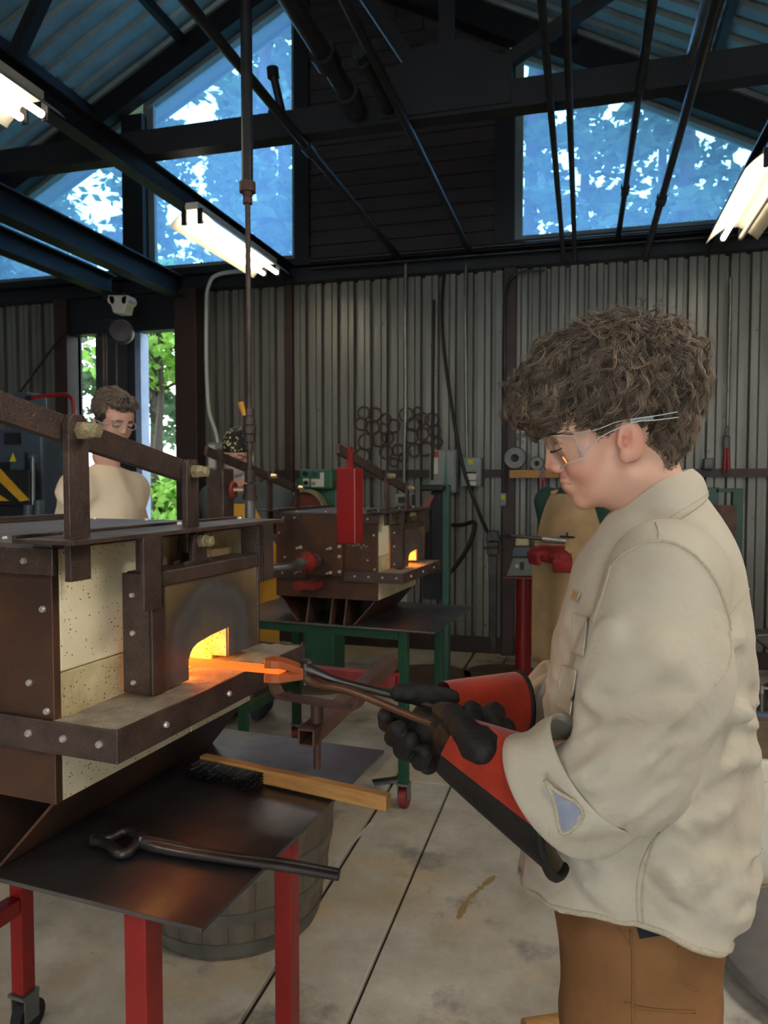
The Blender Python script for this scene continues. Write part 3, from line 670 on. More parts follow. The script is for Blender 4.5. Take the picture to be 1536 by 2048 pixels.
        # plate as strips: left, right, above
        def plate(xa, xb, mat, nm, inset=0.0):
            P_ = B(); M_ = np.array([[0, 0, 1], [1, 0, 0], [0, 1, 0]], float)
            a_, b_ = sorted((fx(xa), fx(xb)))
            def pr(poly): P_.prism(poly, a_, b_, M_)
            pr([(0.160, 1.056), (0.256 - inset, 1.056), (0.256 - inset, 1.238), (0.160, 1.238)])
            top = [p for p in mouth if True]
            ys_ = np.linspace(0.256 - inset, 0.389 + inset, 20); tops = np.interp(ys_, [0.256, 0.266, 0.285, 0.33, 0.389], [1.092, 1.110, 1.118, 1.124, 1.128]) - inset
            for k in range(19): pr([(ys_[k], tops[k]), (ys_[k + 1], tops[k + 1]), (ys_[k + 1], 1.238), (ys_[k], 1.238)])
            pr([(0.389 + inset, 1.070), (0.498, 1.070), (0.498, 1.238), (0.389 + inset, 1.238)])
            return P_.build(nm, mat, d0)
        plate(-0.066, -0.062, m_temper, 'face_plate')
        plate(-0.118, -0.0665, m_ceram2, 'door_lining', -0.003)
        # angle iron stiles and lintel tube
        bx((-0.120, 0.150, 1.056), (-0.060, 0.157, 1.262)).build('stile', m_steel, d0, bevel=0.0015)
        bx((-0.066, 0.150, 1.056), (-0.058, 0.186, 1.262)).build('stile', m_steel, d0, bevel=0.0015)
        bx((-0.120, 0.498, 1.070), (-0.058, 0.505, 1.262)).build('stile', m_steel, d0, bevel=0.0015)
        for z in (1.075, 1.16, 1.225): bolt(d0, (fx(-0.098), 0.150, z), (0, -1, 0), 0.9)
        bx((-0.118, 0.158, 1.238), (-0.056, 0.497, 1.264)).build('lintel', m_steel, d0, bevel=0.003)
        hx = fx(-0.088)
        for yy in (0.268, 0.330): pass
        M_ = np.array([[0, 0, 1], [1, 0, 0], [0, 1, 0]], float)
        cl_ = [(0.262, 1.264), (0.352, 1.264), (0.352, 1.269), (0.332, 1.272), (0.329, 1.308), (0.322, 1.320), (0.305, 1.325), (0.290, 1.318), (0.286, 1.300), (0.284, 1.272), (0.262, 1.269)]
        B().prism(cl_, hx + 0.008, hx + 0.017, M_).build('hinge_lug', m_steel, d0, bevel=0.001)
        B().prism(cl_, hx - 0.017, hx - 0.008, M_).build('hinge_lug', m_steel, d0, bevel=0.001)
        hexnut(d0, (hx + 0.017, 0.309, 1.306), (1, 0, 0), 0.026, 0.011)
        # pull rod up to the lever
        yr = 0.302; zl = 1.436
        B().prism([(yr - 0.019, 1.285), (yr + 0.019, 1.285), (yr + 0.019, zl + 0.014), (yr + 0.012, zl + 0.022), (yr - 0.012, zl + 0.022), (yr - 0.019, zl + 0.014)], hx - 0.004, hx + 0.0075, M_).build('pull_rod', m_steel, t, bevel=0.001)
        hexnut(t, (hx + 0.0075, yr + 0.004, zl), (1, 0, 0), 0.028, 0.0115)
        # lever post at the near corner
        hy = 0.014; zp = 1.494
        pw = 0.021
        poly = [(hy - pw, 1.268), (hy + pw, 1.268), (hy + pw, zp + 0.012), (hy + pw * 0.55, zp + 0.024), (hy - pw * 0.55, zp + 0.024), (hy - pw, zp + 0.012)]
        B().prism(poly, hx - 0.0045, hx + 0.0075, M_).build('lever_post', m_steel, t, bevel=0.0012)
        hexnut(t, (hx + 0.0075, hy + 0.004, zp), (1, 0, 0), 0.032, 0.0125)
        # lever bar through post and rod, out to the counterweight
        sl = (zl - zp) / (yr - hy); yA = -0.50
        a_, b_ = np.array([hx - 0.013, yA, zp + sl * (yA - hy)]), np.array([hx - 0.013, yr + 0.03, zl + sl * 0.03])
        B().bar(a_, b_, 0.016, 0.040, (0, 0, 1)).build('lever', m_steel, t, bevel=0.0015)
        cy = yA + 0.09; czt = zp + sl * (cy - hy)
        mw = weights[0] if sgn > 0 else weights[1]
        B().box((hx - 0.010, cy - 0.012, czt - 0.085), (hx + 0.010, cy + 0.012, czt + 0.030)).build('weight_hanger', mw, t, bevel=0.001)
        B().box((hx - 0.042, cy - 0.042, czt - 0.36), (hx + 0.042, cy + 0.042, czt - 0.055)).build('counterweight', mw, t, bevel=0.006)
    # skids: sloping plates and gussets down to the bench
    for sgn, xt, xb in ((1, X1 - 0.012, X1 - 0.115), (-1, X0 + 0.012, X0 + 0.115)):
        V = [(xt, 0.02, 0.918), (xt, 0.58, 0.918), (xb, 0.60, 0.80), (xb, 0.0, 0.80)]; V2 = [(x - sgn * 0.006, y, z) for x, y, z in V]
        B().add(V + V2, [(0, 1, 2, 3), (7, 6, 5, 4), (0, 3, 7, 4), (1, 5, 6, 2), (0, 4, 5, 1), (3, 2, 6, 7)]).build('skid_plate', m_skin, t)
    for x in (X1 - 0.16, -0.36, X0 + 0.17):
        B().prism([(0.02, 0.918), (0.30, 0.918), (0.08, 0.80), (-0.015, 0.80)], x - 0.004, x + 0.004, np.array([[0, 0, 1], [1, 0, 0], [0, 1, 0]], float)).build('gusset', m_skin, t)
    B().box((X0 + 0.12, 0.25, 0.80), (X1 - 0.12, 0.35, 0.917)).build('pedestal', m_black, t)
    if detail:
        # burner plate with long studs, pipe, red union and gas line on the near side
        px_, pz_ = -0.43, 1.10
        B().box((px_ - 0.105, -0.004, pz_ - 0.075), (px_ + 0.105, 0.004, pz_ + 0.075)).build('burner_plate', m_skin, t, bevel=0.001)
        B().box((px_ + 0.085, -0.010, pz_ - 0.075), (px_ + 0.135, -0.004, pz_ + 0.075)).build('burner_plate', m_skin, t, bevel=0.001)
        for sx in (-0.085, 0.07, 0.118):
            for sz in (-0.058, 0.055) if sx < 0.1 else (-0.052, 0.02, 0.066):
                L_ = 0.045 if sx < 0.1 else 0.02; B().cyl((px_ + sx, -0.004, pz_ + sz), (px_ + sx, -0.004 - L_, pz_ + sz), 0.005, n=8).cyl((px_ + sx, -0.004, pz_ + sz), (px_ + sx, -0.012, pz_ + sz), 0.009, n=6).build('stud', m_bolt, t, smooth=30)
        B().cyl((px_, 0, pz_ + 0.0), (px_, -0.10, pz_ + 0.0), 0.024).build('burner_pipe', m_rust, t, smooth=40)
        B().cyl((px_, -0.022, pz_ + 0.0), (px_, -0.05, pz_ + 0.0), 0.032, n=8).build('pipe_coupling', m_galv, t, smooth=30)
        B().cyl((px_, -0.10, pz_), (px_, -0.125, pz_), 0.048, 0.048, 20).cyl((px_, -0.125, pz_), (px_, -0.16, pz_), 0.044, 0.03, 20).build('blower_flange', m_dred, t, smooth=40)
        B().cyl((px_, -0.16, pz_), (px_, -0.19, pz_), 0.028, n=6).cyl((px_, -0.19, pz_ ), (px_ , -0.215, pz_ ), 0.023, n=8).build('pipe_union', m_galv, t, smooth=30)
        B().tube([(px_, -0.21, pz_), (px_, -0.27, pz_), (px_ - 0.02, -0.30, pz_ - 0.002), (px_ - 0.12, -0.34, pz_ - 0.01), (px_ - 0.25, -0.36, pz_ - 0.01)], 0.017, 10).build('gas_pipe', m_galv, t, smooth=50)
        B().box((px_ - 0.06, -0.10, 0.968), (px_ + 0.03, 0.0, 0.998)).box((px_ - 0.10, -0.06, 0.955), (px_ - 0.05, 0.0, 1.0)).build('blower_bracket', m_dred, t, bevel=0.003)
    if chalk:
        k_ = np.linspace(0, 1, 34); P = np.stack([-0.305 + 0.13 * k_, np.full(34, 0.0032), 1.186 - 0.02 * k_ + 0.009 * np.sin(k_ * 40) + 0.006 * np.sin(k_ * 23)], 1)
        B().tube(P, 0.0011, 4).build('chalk_scribble', pm('chalk', srgb(176, 168, 158), 0.9), t)
    return t

def bench(label, O, zt, mat, rail_z, near, k=1.0):
    t = thing('forge_bench', label, 'table', (O[0], O[1], 0), -FA_, 'forge benches'); B = MB
    xl, xr, ya, yb = -0.945 * k, 0.152 * k, -0.022 * k, 0.700 * k; h = 0.020
    B().box((xl, ya, zt - 0.008), (xr, yb, zt - 0.0005)).build('bench_plate', m_bench, t, bevel=0.001)
    legs = [(0.018, 0.022), (0.0, 0.51), (-0.77, 0.022), (-0.77, 0.53)] if near else [(-0.005, 0.02), (-0.005, 0.56), (-0.80, 0.02), (-0.80, 0.56)]
    for x, y in legs:
        l = B().box((x - h, y - h, 0.115), (x + h, y + h, zt - 0.009)).build('leg', mat, t, bevel=0.003)
        B().box((x - 0.026, y - 0.026, 0.105), (x + 0.026, y + 0.026, 0.114)).build('caster_plate', m_galv, l)
        for sx in (-0.022, 0.022): B().box((x + sx - 0.002, y - 0.018, 0.04), (x + sx + 0.002, y + 0.026, 0.105)).build('caster_fork', m_galv, l)
        B().cyl((x - 0.016, y + 0.012, 0.042), (x + 0.016, y + 0.012, 0.042), 0.042, n=20).build('caster_wheel', m_black if near else m_dred, l, smooth=40)
    if near:
        B().box((-0.77 - h, 0.045, rail_z), (-0.77 + h, 0.507, rail_z + 0.04)).build('rail', mat, t, bevel=0.002)
    else:
        for x in (-0.005, -0.80): B().box((x - h, 0.042, rail_z), (x + h, 0.538, rail_z + 0.04)).build('rail', mat, t, bevel=0.002)
        B().box((-0.778, 0.54, rail_z), (-0.027, 0.58, rail_z + 0.04)).build('rail', mat, t, bevel=0.002)
        B().box((-0.778, 0.0, zt - 0.05), (-0.027, 0.04, zt - 0.009)).build('rail', mat, t, bevel=0.002)
    return t

O1 = (-0.652, 0.935); O2 = (-0.73, 3.04)
f1 = forge('large near forge with cream ceramic sides and an orange fire in its mouth', O1, 0.0, (m_red, m_steel), True, False)
f2 = forge('smaller-looking forge behind with a red hanging counterweight', O2, 0.0348, (m_red, m_steel), True, True); f2.scale = (0.939, 0.939, 0.939)
b1 = bench('red-legged bench under the near forge, its dark plate holding tongs and brush', O1, 0.80, m_red, 0.33, True)
b2 = bench('green-legged bench on casters under the forge with the red counterweight', O2, 0.786, m_green, 0.32, False, 0.95)

# tool rest on the near bench: red square tubes, sliding arm and fork
ca, sa = math.cos(FA_), math.sin(FA_)
def f2w(p): return np.array([O1[0] + p[0] * ca + p[1] * sa, O1[1] - p[0] * sa + p[1] * ca, p[2]])
def w2f(p): d = np.asarray(p)[:2] - np.array(O1); return np.array([d[0] * ca - d[1] * sa, d[0] * sa + d[1] * ca, p[2]])
tr_ = 0.0
zB = 0.925
pn = w2f(onz(612, 1476, zB)); pf = w2f(onz(775, 1330, zB))
xB = (pn[0] + pf[0]) / 2
print('REST', pn, pf)
def sqtube(p0, p1, w, wall=0.004):
    """hollow square tube"""
    p0 = np.asarray(p0, float); p1 = np.asarray(p1, float); a, b, d = frame(p1 - p0); m = MB(); L = np.linalg.norm(p1 - p0); h = w / 2; i = h - wall; Mx = np.stack([a, b, d], 1)
    for lo, hi in (((-h, -h, 0), (h, -i, L)), ((-h, i, 0), (h, h, L)), ((-h, -i, 0), (-i, i, L)), ((i, -i, 0), (h, i, L))): m.box(lo, hi, Mx, p0)
    return m
rt = thing('tool_rest', 'rusty square-tube tool rest with a shallow fork beside the near forge shelf', 'tool rest', (O1[0], O1[1], 0), -FA_)
tw = 0.034
sqtube((pf[0] - 0.42, pf[1] - 0.02, zB - 0.0345), (pf[0] + 0.035, pf[1] - 0.02, zB - 0.0345), 0.034).build('rail_tube', m_dred, rt)
sqtube((pn[0], pn[1] - 0.0, zB), (pf[0], pf[1] + 0.03, zB), tw).build('arm_tube', m_rust, rt)
fk = 0.058
ends = spline([(-0.105, 0, fk + 0.042), (-0.104, 0, fk + 0.022), (-0.096, 0, fk + 0.006), (-0.078, 0, fk), (0, 0, fk), (0.078, 0, fk), (0.092, 0, fk + 0.004), (0.100, 0, fk + 0.018), (0.103, 0, fk + 0.034)], 40)
fw_ = MB(); c0 = np.array([pn[0] + 0.002, pn[1] + 0.045, zB]); an = R(-8)
T_ = np.gradient(ends, axis=0); T_ /= np.linalg.norm(T_, axis=1)[:, None]; N_ = np.stack([-T_[:, 2], 0 * T_[:, 0], T_[:, 0]], 1); bb = np.array([0, 1.0, 0]); hw = 0.016 * np.clip(np.minimum(np.arange(40), 39 - np.arange(40)) / 2.0 + 0.45, 0, 1)[:, None]
ring = np.stack([ends + N_ * .003 - bb * hw, ends + N_ * .003 + bb * hw, ends - N_ * .003 + bb * hw, ends - N_ * .003 - bb * hw], 1) @ rotz(an).T + c0
fw_.grid(ring[:, ::-1], wrap=True).add(ring[0], [(0, 1, 2, 3)]).add(ring[-1], [(3, 2, 1, 0)]); fw_.build('rest_fork', m_rust, rt, smooth=35)
MB().cyl(c0 + (0, 0, 0.017), c0 + (0, 0, fk - 0.003), 0.0125, n=14).build('fork_collar', m_rust, rt, smooth=40)
MB().cyl(c0 + (0, 0, -0.075), c0 + (0, 0, 0.02), 0.0075, n=12).build('fork_stem', m_rust, rt, smooth=40)

# heated bar in the forge mouth
def tongs(pieces, label, mat):
    pass

# ================================================================== tools and hot work at the near forge
m_tool = pm('forged_black_steel', srgb(84, 78, 76), 0.38, 0.7, srgb(54, 48, 46), 14, bump=0.1, bscale=120)
m_toolw = pm('forge_warm_steel', srgb(120, 84, 62), 0.42, 0.6, srgb(86, 62, 50), 14, bump=0.1, bscale=120)
JA = onz(537, 1338, 1.078)                     # jaw tip of the held tongs
PV = onz(612, 1346, 1.078)                     # rivet
hot_in = f2w((-0.235, 0.325, 1.068))
bi = MB(); dirb = JA - hot_in; 
bi.bar(hot_in, JA + dirb / np.linalg.norm(dirb) * 0.03, 0.026, 0.010, (0, 0, 1))
tag(bi.build('hot_steel_bar', m_hot, bevel=0.0015), 'orange-hot flat steel bar reaching from tong jaws into the forge fire', 'steel bar')
# held tongs
NR1 = onY(862, 1447, 1.145); NR2 = onY(1004, 1490, 1.075)       # lower rein through the near hand
FR1 = onY(792, 1392, 1.235); FR2 = onY(905, 1424, 1.215)        # upper rein into the far hand
ht = thing('forge_tongs', 'long steel tongs held in both gloved hands, jaws glowing orange', 'tongs', tuple(PV))
def jaw(side):
    u_ = (JA - PV) / np.linalg.norm(JA - PV); sdv = np.cross(u_, (0, 0, 1)); sdv /= np.linalg.norm(sdv); upz = np.cross(sdv, u_)
    o = upz * 0.012 * side
    m = MB(); L = np.linalg.norm(JA - PV)
    prof = [(0.0, 0.011), (0.3, 0.012), (0.62, 0.014), (0.8, 0.017), (0.98, 0.0175), (1.0, 0.016)]
    rings = []
    for tt, hw in prof:
        c = PV + u_ * L * tt + o * (0.35 + 0.75 * min(1, tt * 1.6)); hh = 0.006 + 0.002 * tt
        rings.append([c - sdv * hw - upz * hh, c + sdv * hw - upz * hh, c + sdv * hw + upz * hh, c - sdv * hw + upz * hh])
    rr = np.array(rings); m.grid(rr, wrap=True).add(rr[0], [(3, 2, 1, 0)]).add(rr[-1], [(0, 1, 2, 3)])
    return m
m_jawhot = pm('heat_tinted_jaw', srgb(150, 84, 44), 0.45, 0.5, srgb(100, 70, 56), 16, emit=(1.0, 0.16, 0.015), estr=0.10)
jaw(1).build('jaw', m_jawhot, ht, world=True, bevel=0.002); jaw(-1).build('jaw', m_jawhot, ht, world=True, bevel=0.002)
MB().cyl(PV + (0, 0, -0.020), PV + (0, 0, 0.019), 0.010, n=14).cyl(PV + (0, 0, 0.019), PV + (0, 0, 0.024), 0.0125, 0.008, 14).build('rivet', m_tool, ht, world=True, smooth=40)
e1 = PV + (FR1 - PV) * 0.12 + np.array([0, 0, 0.006])
p1 = spline([PV + (0, 0, 0.008), e1, PV + (FR1 - PV) * 0.4, FR1, FR2], 24); MB().tube(p1, np.interp(np.linspace(0, 1, 24), [0, 0.12, 0.3, 1], [0.011, 0.010, 0.0078, 0.0062]), 10).build('rein', m_tool, ht, world=True, smooth=50)
p2 = spline([PV + (0, 0, -0.008), PV + (NR1 - PV) * 0.10 + (0, 0, -0.012), PV + (NR1 - PV) * 0.4, NR1, NR2], 24); MB().tube(p2, np.interp(np.linspace(0, 1, 24), [0, 0.12, 0.3, 1], [0.011, 0.010, 0.0078, 0.0056]), 10).build('rein', m_toolw, ht, world=True, smooth=50)

# second pair of tongs lying on the bench plate
bt = thing('forge_tongs', 'black looped-jaw tongs lying alone on the near bench plate', 'tongs', tuple(onz(430, 1712, 0.80)))
zz = 0.8105
def bp(x, y, dz=0.0): return onz(x, y, zz) + np.array([0, 0, dz])
lp1 = spline([bp(186, 1676), bp(206, 1679), bp(226, 1676, .002), bp(246, 1668, .004), bp(266, 1670, .005), bp(276, 1679, .005), bp(283, 1687, .005), bp(330, 1693, .004), bp(430, 1707, .0), bp(560, 1723), bp(679, 1744)], 60)
lp2 = spline([bp(186, 1681), bp(208, 1686), bp(222, 1694, .001), bp(236, 1706), bp(254, 1706), bp(268, 1695, .001), bp(282, 1687, .002), bp(330, 1699, .0), bp(430, 1716), bp(560, 1732, -.002), bp(677, 1752, -.002)], 60)
rr_ = np.interp(np.linspace(0, 1, 60), [0, 0.08, 0.2, 0.5, 0.62, 0.75, 1], [0.009, 0.0085, 0.0085, 0.0085, 0.011, 0.0075, 0.0055])
MB().tube(lp1, rr_, 8).build('tong_half', m_tool, bt, world=True, smooth=50); MB().tube(lp2, rr_, 8).build('tong_half', m_tool, bt, world=True, smooth=50)
MB().cyl(bp(284, 1687, .004), bp(284, 1687, .016), 0.011, 0.009, 14).build('rivet', m_tool, bt, world=True, smooth=40)

# wire scale brush on the bench, wooden handle past the edge
br = thing('wire_brush', 'wooden-handled wire scale brush lying on the near bench', 'brush', (O1[0], O1[1], 0.80), -FA_)
wd = MB(); th = R(-6.5)
Mb = rotz(th); ob = np.array([-0.17, 0.455, 0.0005])
wd.add([], [])
w_ = MB().box((0.0, -0.012, 0.004), (0.445, 0.010, 0.034), Mb, ob); w_.build('handle', m_wood, br, bevel=0.003)
bm_ = MB()
for i in range(46):
    for j in range(4):
        p = np.array([0.004 + i * 0.0036, -0.012, 0.009 + j * 0.006]); q = p + np.array([rng.normal(0, 0.004), -0.032 + rng.normal(0, 0.004), rng.normal(-0.002, 0.003)])
        bm_.tube([p @ Mb.T + ob, q @ Mb.T + ob], [0.0016, 0.0011], 4)
tag(bm_.build('bristles', m_black, br), kind='stuff')

# half barrel under the bench
brl = thing('half_barrel', 'weathered oak half barrel with iron hoops standing under the bench', 'barrel', (-1.10, 2.19, 0.0))
m_oak = pm('grey_oak_stave', srgb(112, 98, 82), 0.75, 0, srgb(70, 60, 52), 8, stretch=(3, 3, 0.6), bump=0.2, bscale=60)
m_hoop = pm('dull_iron_hoop', srgb(132, 130, 120), 0.5, 0.6, srgb(90, 86, 78), 6)
def brad(z): return lut(z, [0, 0.15, 0.30, 0.44], [0.275, 0.305, 0.325, 0.335])
NS = 24; st = None
for k in range(NS):
    a0 = 2 * math.pi * k / NS; hwid = math.pi / NS * 0.985; zs_ = np.linspace(0.0, 0.44, 7); rows = []
    for z in zs_:
        r = float(brad(z)); ring = [(r * math.cos(q), r * math.sin(q), z) for q in np.linspace(-hwid, hwid, 4)] + [((r - 0.022) * math.cos(q), (r - 0.022) * math.sin(q), z) for q in np.linspace(hwid, -hwid, 4)]; rows.append(ring)
    if st is None:
        rows = np.array(rows); st = MB().grid(rows, wrap=True).add(rows[-1], [tuple(range(8))]).add(rows[0], [tuple(range(7, -1, -1))]).build('stave', m_oak, brl, smooth=30)
    else: inst(st, brl, (0, 0, 0), (0, 0, a0), 'stave')
for za, zb in ((0.015, 0.055), (0.12, 0.155), (0.25, 0.285), (0.395, 0.435)):
    ra, rb = float(brad(za)), float(brad(zb)); MB().lathe([(ra + 0.0005, za), (ra + 0.004, za), (rb + 0.004, zb), (rb + 0.0005, zb)], n=48, closed=True).build('hoop', m_hoop, brl, smooth=40)
MB().lathe([(0.0, 0.33), (0.30, 0.33), (0.30, 0.32), (0.0, 0.32)], n=32).build('water', pm('dark_quench_water', (0.01, 0.012, 0.012), 0.05, 0, rvar=0), brl)

# ================================================================== overhead pipes, hoist, wall fittings, machines
def pxbox(x0, y0, x1, y1, Y, d):
    """box whose front face, at depth Y, covers the given place on the wall"""
    a = onY(x0, y0, Y); b = onY(x1, y1, Y); return (min(a[0], b[0]), Y, min(a[2], b[2])), (max(a[0], b[0]), Y + d, max(a[2], b[2]))
m_grey = pm('grey_electric_box', srgb(140, 146, 140), 0.5, 0.1, srgb(120, 124, 120), 4)
m_pale = pm('pale_label', srgb(216, 212, 200), 0.7)
m_yel = pm('yellow_label', srgb(214, 196, 40), 0.6)
m_redl = pm('red_label', srgb(190, 60, 50), 0.6)
# pipes running the length of the shop under the roof
def ypipe(x, y, Yend, r, label, mat, Y0=0.4, joints=()):
    p = onY(x, y, Yend); t = thing('overhead_pipe', label, 'pipe', (p[0], Yend, p[2]), 0, 'pipes under the roof')
    MB().cyl((0, 0, 0), (0, Y0 - Yend, 0), r, n=12).build('run', mat, t, smooth=50)
    for yj in joints: MB().cyl((0, yj - Yend - 0.05, 0), (0, yj - Yend + 0.05, 0), r * 1.45, n=10).build('coupling', mat, t, smooth=40)
    return t, p
ypipe(797, 515, 5.96, 0.024, 'thin iron pipe meeting the header just right of the tall window', m_dpipe, joints=(3.9,))
ypipe(940, 505, 5.96, 0.022, 'straight pipe landing on the header mid panel', m_dpipe)
pa, _ = ypipe(716, 222, 3.7, 0.042, 'fat conduit with couplings over the siding panel', m_dpipe, Y0=2.5, joints=(3.55, 3.2))
ypipe(776, 212, 3.7, 0.034, 'short capped conduit beside the fat conduit', m_dpipe, Y0=3.2, joints=(3.3,))
ypipe(1128, 525, 5.95, 0.016, 'thin hanging conduit, first of the pair before the corner window', m_dpipe)
ypipe(1150, 520, 5.95, 0.016, 'thin hanging conduit, second of the pair before the corner window', m_dpipe)
ypipe(1236, 475, 5.95, 0.020, 'pipe crossing the middle of the corner window', m_dpipe, joints=(5.0,))
ypipe(1291, 512, 5.95, 0.022, 'pipe slanting across the corner window toward the lamp', m_dpipe, joints=(4.8,))
ypipe(1393, 118, 3.75, 0.050, 'thick grey duct pipe below the roof ribs', m_galv)
# tee with a capped riser on the pipe in front of the tall window
tq = onY(568, 236, 3.9)
t_ = thing('pipe_tee', 'iron tee with a capped riser silhouetted in the tall window', 'pipe fitting', tuple(tq))
MB().cyl((0, 0, -0.02), (-0.05, -0.03, 0.23), 0.022, n=10).build('riser', m_dpipe, t_, smooth=40); MB().cyl((-0.048, -0.03, 0.21), (-0.054, -0.03, 0.26), 0.034, n=10).build('cap', m_dpipe, t_, smooth=40)
MB().cyl((0.02, 0.06, -0.03), (-0.02, -0.10, 0.0), 0.036, n=10).build('tee_body', m_dpipe, t_, smooth=40)
# wall pipe runs
for k, (y0, y1, r, w) in enumerate(((522, 500, 0.016, 'upper'), (537, 512, 0.013, 'lower'))):
    p = onY(620, y0, 5.93); o = MB().cyl((p[0], 5.93, p[2]), (XR - 0.1, 5.93, p[2]), r, n=10).build('wall_pipe', m_dpipe, smooth=50); tag(o, w + ' horizontal pipe run on the dark header under the windows', 'pipe', 'header pipe runs')
def conduit(pts, Y, r, label, mat):
    P = spline([onY(x, y, Y) for x, y in pts], 8 * len(pts)); return tag(MB().tube(P, r, 8).build('conduit', mat, smooth=50), label, 'conduit', 'wall conduits')
conduit([(811, 528), (811, 640), (811, 800), (809, 900), (808, 1012)], 5.95, 0.017, 'bright galvanised conduit beside the wall rings', m_galv)
conduit([(932, 528), (931, 640), (932, 780), (934, 916)], 5.95, 0.013, 'galvanised conduit dropping into the yellow-labelled switch box', m_galv)
conduit([(1012, 985), (1010, 800), (1010, 640), (1014, 575), (1036, 546), (1090, 540)], 5.90, 0.011, 'thin conduit bending off the column to the header', m_dpipe)
conduit([(436, 888), (430, 860), (418, 820), (413, 740), (413, 620), (418, 570), (440, 548), (520, 540)], 5.85, 0.017, 'pale conduit curving down beside the door column', pm('pale_pvc', srgb(200, 200, 192), 0.5))
conduit([(1461, 555), (1460, 640), (1457, 760), (1455, 852)], 5.95, 0.013, 'pale conduit above the red-handled bolt cutter', m_galv)
hose = lambda pts, Ys, r, lab: tag(MB().tube(spline([onY(x, y, Y) for (x, y), Y in zip(pts, Ys)], 60), r, 8).build('hose', m_black, smooth=50), lab, 'hose', 'black hoses')
hose([(888, 545), (884, 600), (886, 680), (900, 790), (925, 930), (960, 1030), (985, 1085)], [5.93, 5.9, 5.85, 5.78, 5.70, 5.62, 5.5], 0.014, 'black hose slanting down past the grey switch boxes')
hose([(868, 600), (866, 760), (866, 860), (864, 960)], [5.9, 5.8, 5.72, 5.72], 0.012, 'black cable hanging straight behind the grinder')
hose([(905, 1050), (925, 1050), (950, 1046), (938, 1090), (905, 1140), (872, 1160), (850, 1135)], [6.0, 5.8, 5.5, 5.4, 5.2, 4.95, 4.76], 0.016, 'black hose looping low behind the rear bench')
# electric boxes
def ebox(rect, Y, d, label, labels):
    lo, hi = pxbox(*rect, Y, d); c = ((lo[0] + hi[0]) / 2, Y + d, lo[2]); t = thing('switch_box', label, 'switch box', c)
    MB().box(lo, hi).build('case', m_grey, t, world=True, bevel=0.006)
    MB().box((lo[0] + 0.012, lo[1] - 0.006, lo[2] + 0.012), (hi[0] - 0.012, lo[1], hi[2] - 0.012)).build('cover', m_grey, t, world=True, bevel=0.003)
    for (r, m) in labels:
        a, b = pxbox(*r, Y - 0.009, 0.002); MB().box(a, b).build('sticker', m, t, world=True)
    return t
ebox((921, 915, 962, 973), 5.88, 0.12, 'grey switch box with yellow and white labels', [((936, 919, 946, 928), m_yel), ((936, 931, 946, 936), m_grey), ((932, 944, 952, 971), m_pale), ((932, 944, 952, 947), m_redl), ((932, 960, 952, 962), m_redl)])
ebox((859, 900, 912, 986), 5.80, 0.18, 'taller grey switch box behind the green grinder post', [((861, 903, 877, 914), m_redl), ((866, 915, 876, 948), m_pale)])
ebox((415, 885, 452, 962), 5.80, 0.245, 'pale grey breaker box beside the door column', [((417, 890, 430, 935), m_pale)])
ebox((1000, 986, 1012, 1012), 5.86, 0.06, 'small outlet box on the brown column', [((1002, 990, 1010, 999), m_yel)])
ebox((789, 988, 824, 1012), 4.7, 0.12, 'cream control box standing behind the rear forge', [((796, 994, 814, 1006), m_black)])
_cb = bpy.data.objects['switch_box.004']; lo, hi = pxbox(800, 1012, 814, 1100, 4.72, 0.06); MB().box((lo[0], lo[1], 0), hi).build('stand_post', m_grey, _cb, world=True)
# welded rings on the wall
m_ring = pm('rusty_ring', srgb(92, 66, 56), 0.6, 0.4, srgb(64, 46, 42), 8)
RINGS = [(728, 826, 13), (750, 829, 14), (722, 848, 13), (745, 855, 15), (786, 852, 14), (771, 838, 11), (732, 884, 17), (757, 878, 16), (725, 912, 16), (775, 876, 12), (812, 830, 15), (826, 848, 14), (834, 822, 8), (846, 838, 12), (864, 840, 14), (822, 872, 15), (845, 868, 13), (868, 862, 12), (828, 900, 14), (850, 897, 15), (772, 905, 14), (795, 900, 12), (875, 884, 10), (788, 925, 9), (806, 915, 9)]
wr = thing('wall_sculpture', 'cluster of rusty welded rings hung on the corrugated wall', 'sculpture', tuple(onY(800, 930, 5.97)))
for x, y, r in RINGS:
    c = onY(x, y, 5.955); rad = r * 5.75 / F; a = np.linspace(0, 2 * math.pi, 25)
    MB().tube(np.stack([c[0] + rad * np.cos(a), np.full(25, c[1]) + rng.uniform(-.01, .01), c[2] + rad * np.sin(a)], 1), 0.0075, 6, cap=False).build('ring', m_ring, wr, world=True, smooth=50)
# wooden plank shelf with two grinding wheels, red pliers
lo, hi = pxbox(1019, 940, 1118, 956, 5.78, 0.2); tag(MB().box(lo, hi).build('plank_shelf', m_wood, bevel=0.003), 'short pine plank shelf on the corrugated wall behind the face', 'shelf')
m_stone = pm('grey_grinding_wheel', srgb(150, 152, 150), 0.7, 0, srgb(110, 112, 112), 12)
def wheel(x, y, r, label):
    c = onY(x, y, 5.86); rad = r * 5.7 / F; t = thing('grinding_wheel', label, 'grinding wheel', (c[0], c[1], c[2] - rad), 0, 'wheels on the plank shelf'); Mx = eul(R(90), 0, 0)
    MB().lathe([(rad, -0.02), (rad, 0.02), (rad * 0.93, 0.022), (rad * 0.93, -0.022)], (0, 0, rad), Mx, 40, True).build('rim', m_black, t, smooth=30)
    MB().lathe([(rad * 0.36, -0.018), (rad * 0.92, -0.018), (rad * 0.92, 0.018), (rad * 0.36, 0.018)], (0, 0, rad), Mx, 40, True).build('face', m_stone, t, smooth=30)
    MB().lathe([(0.001, -0.015), (rad * 0.36, -0.022), (rad * 0.36, 0.022), (0.001, 0.015)], (0, 0, rad), Mx, 24).build('hub', m_black, t, smooth=30)
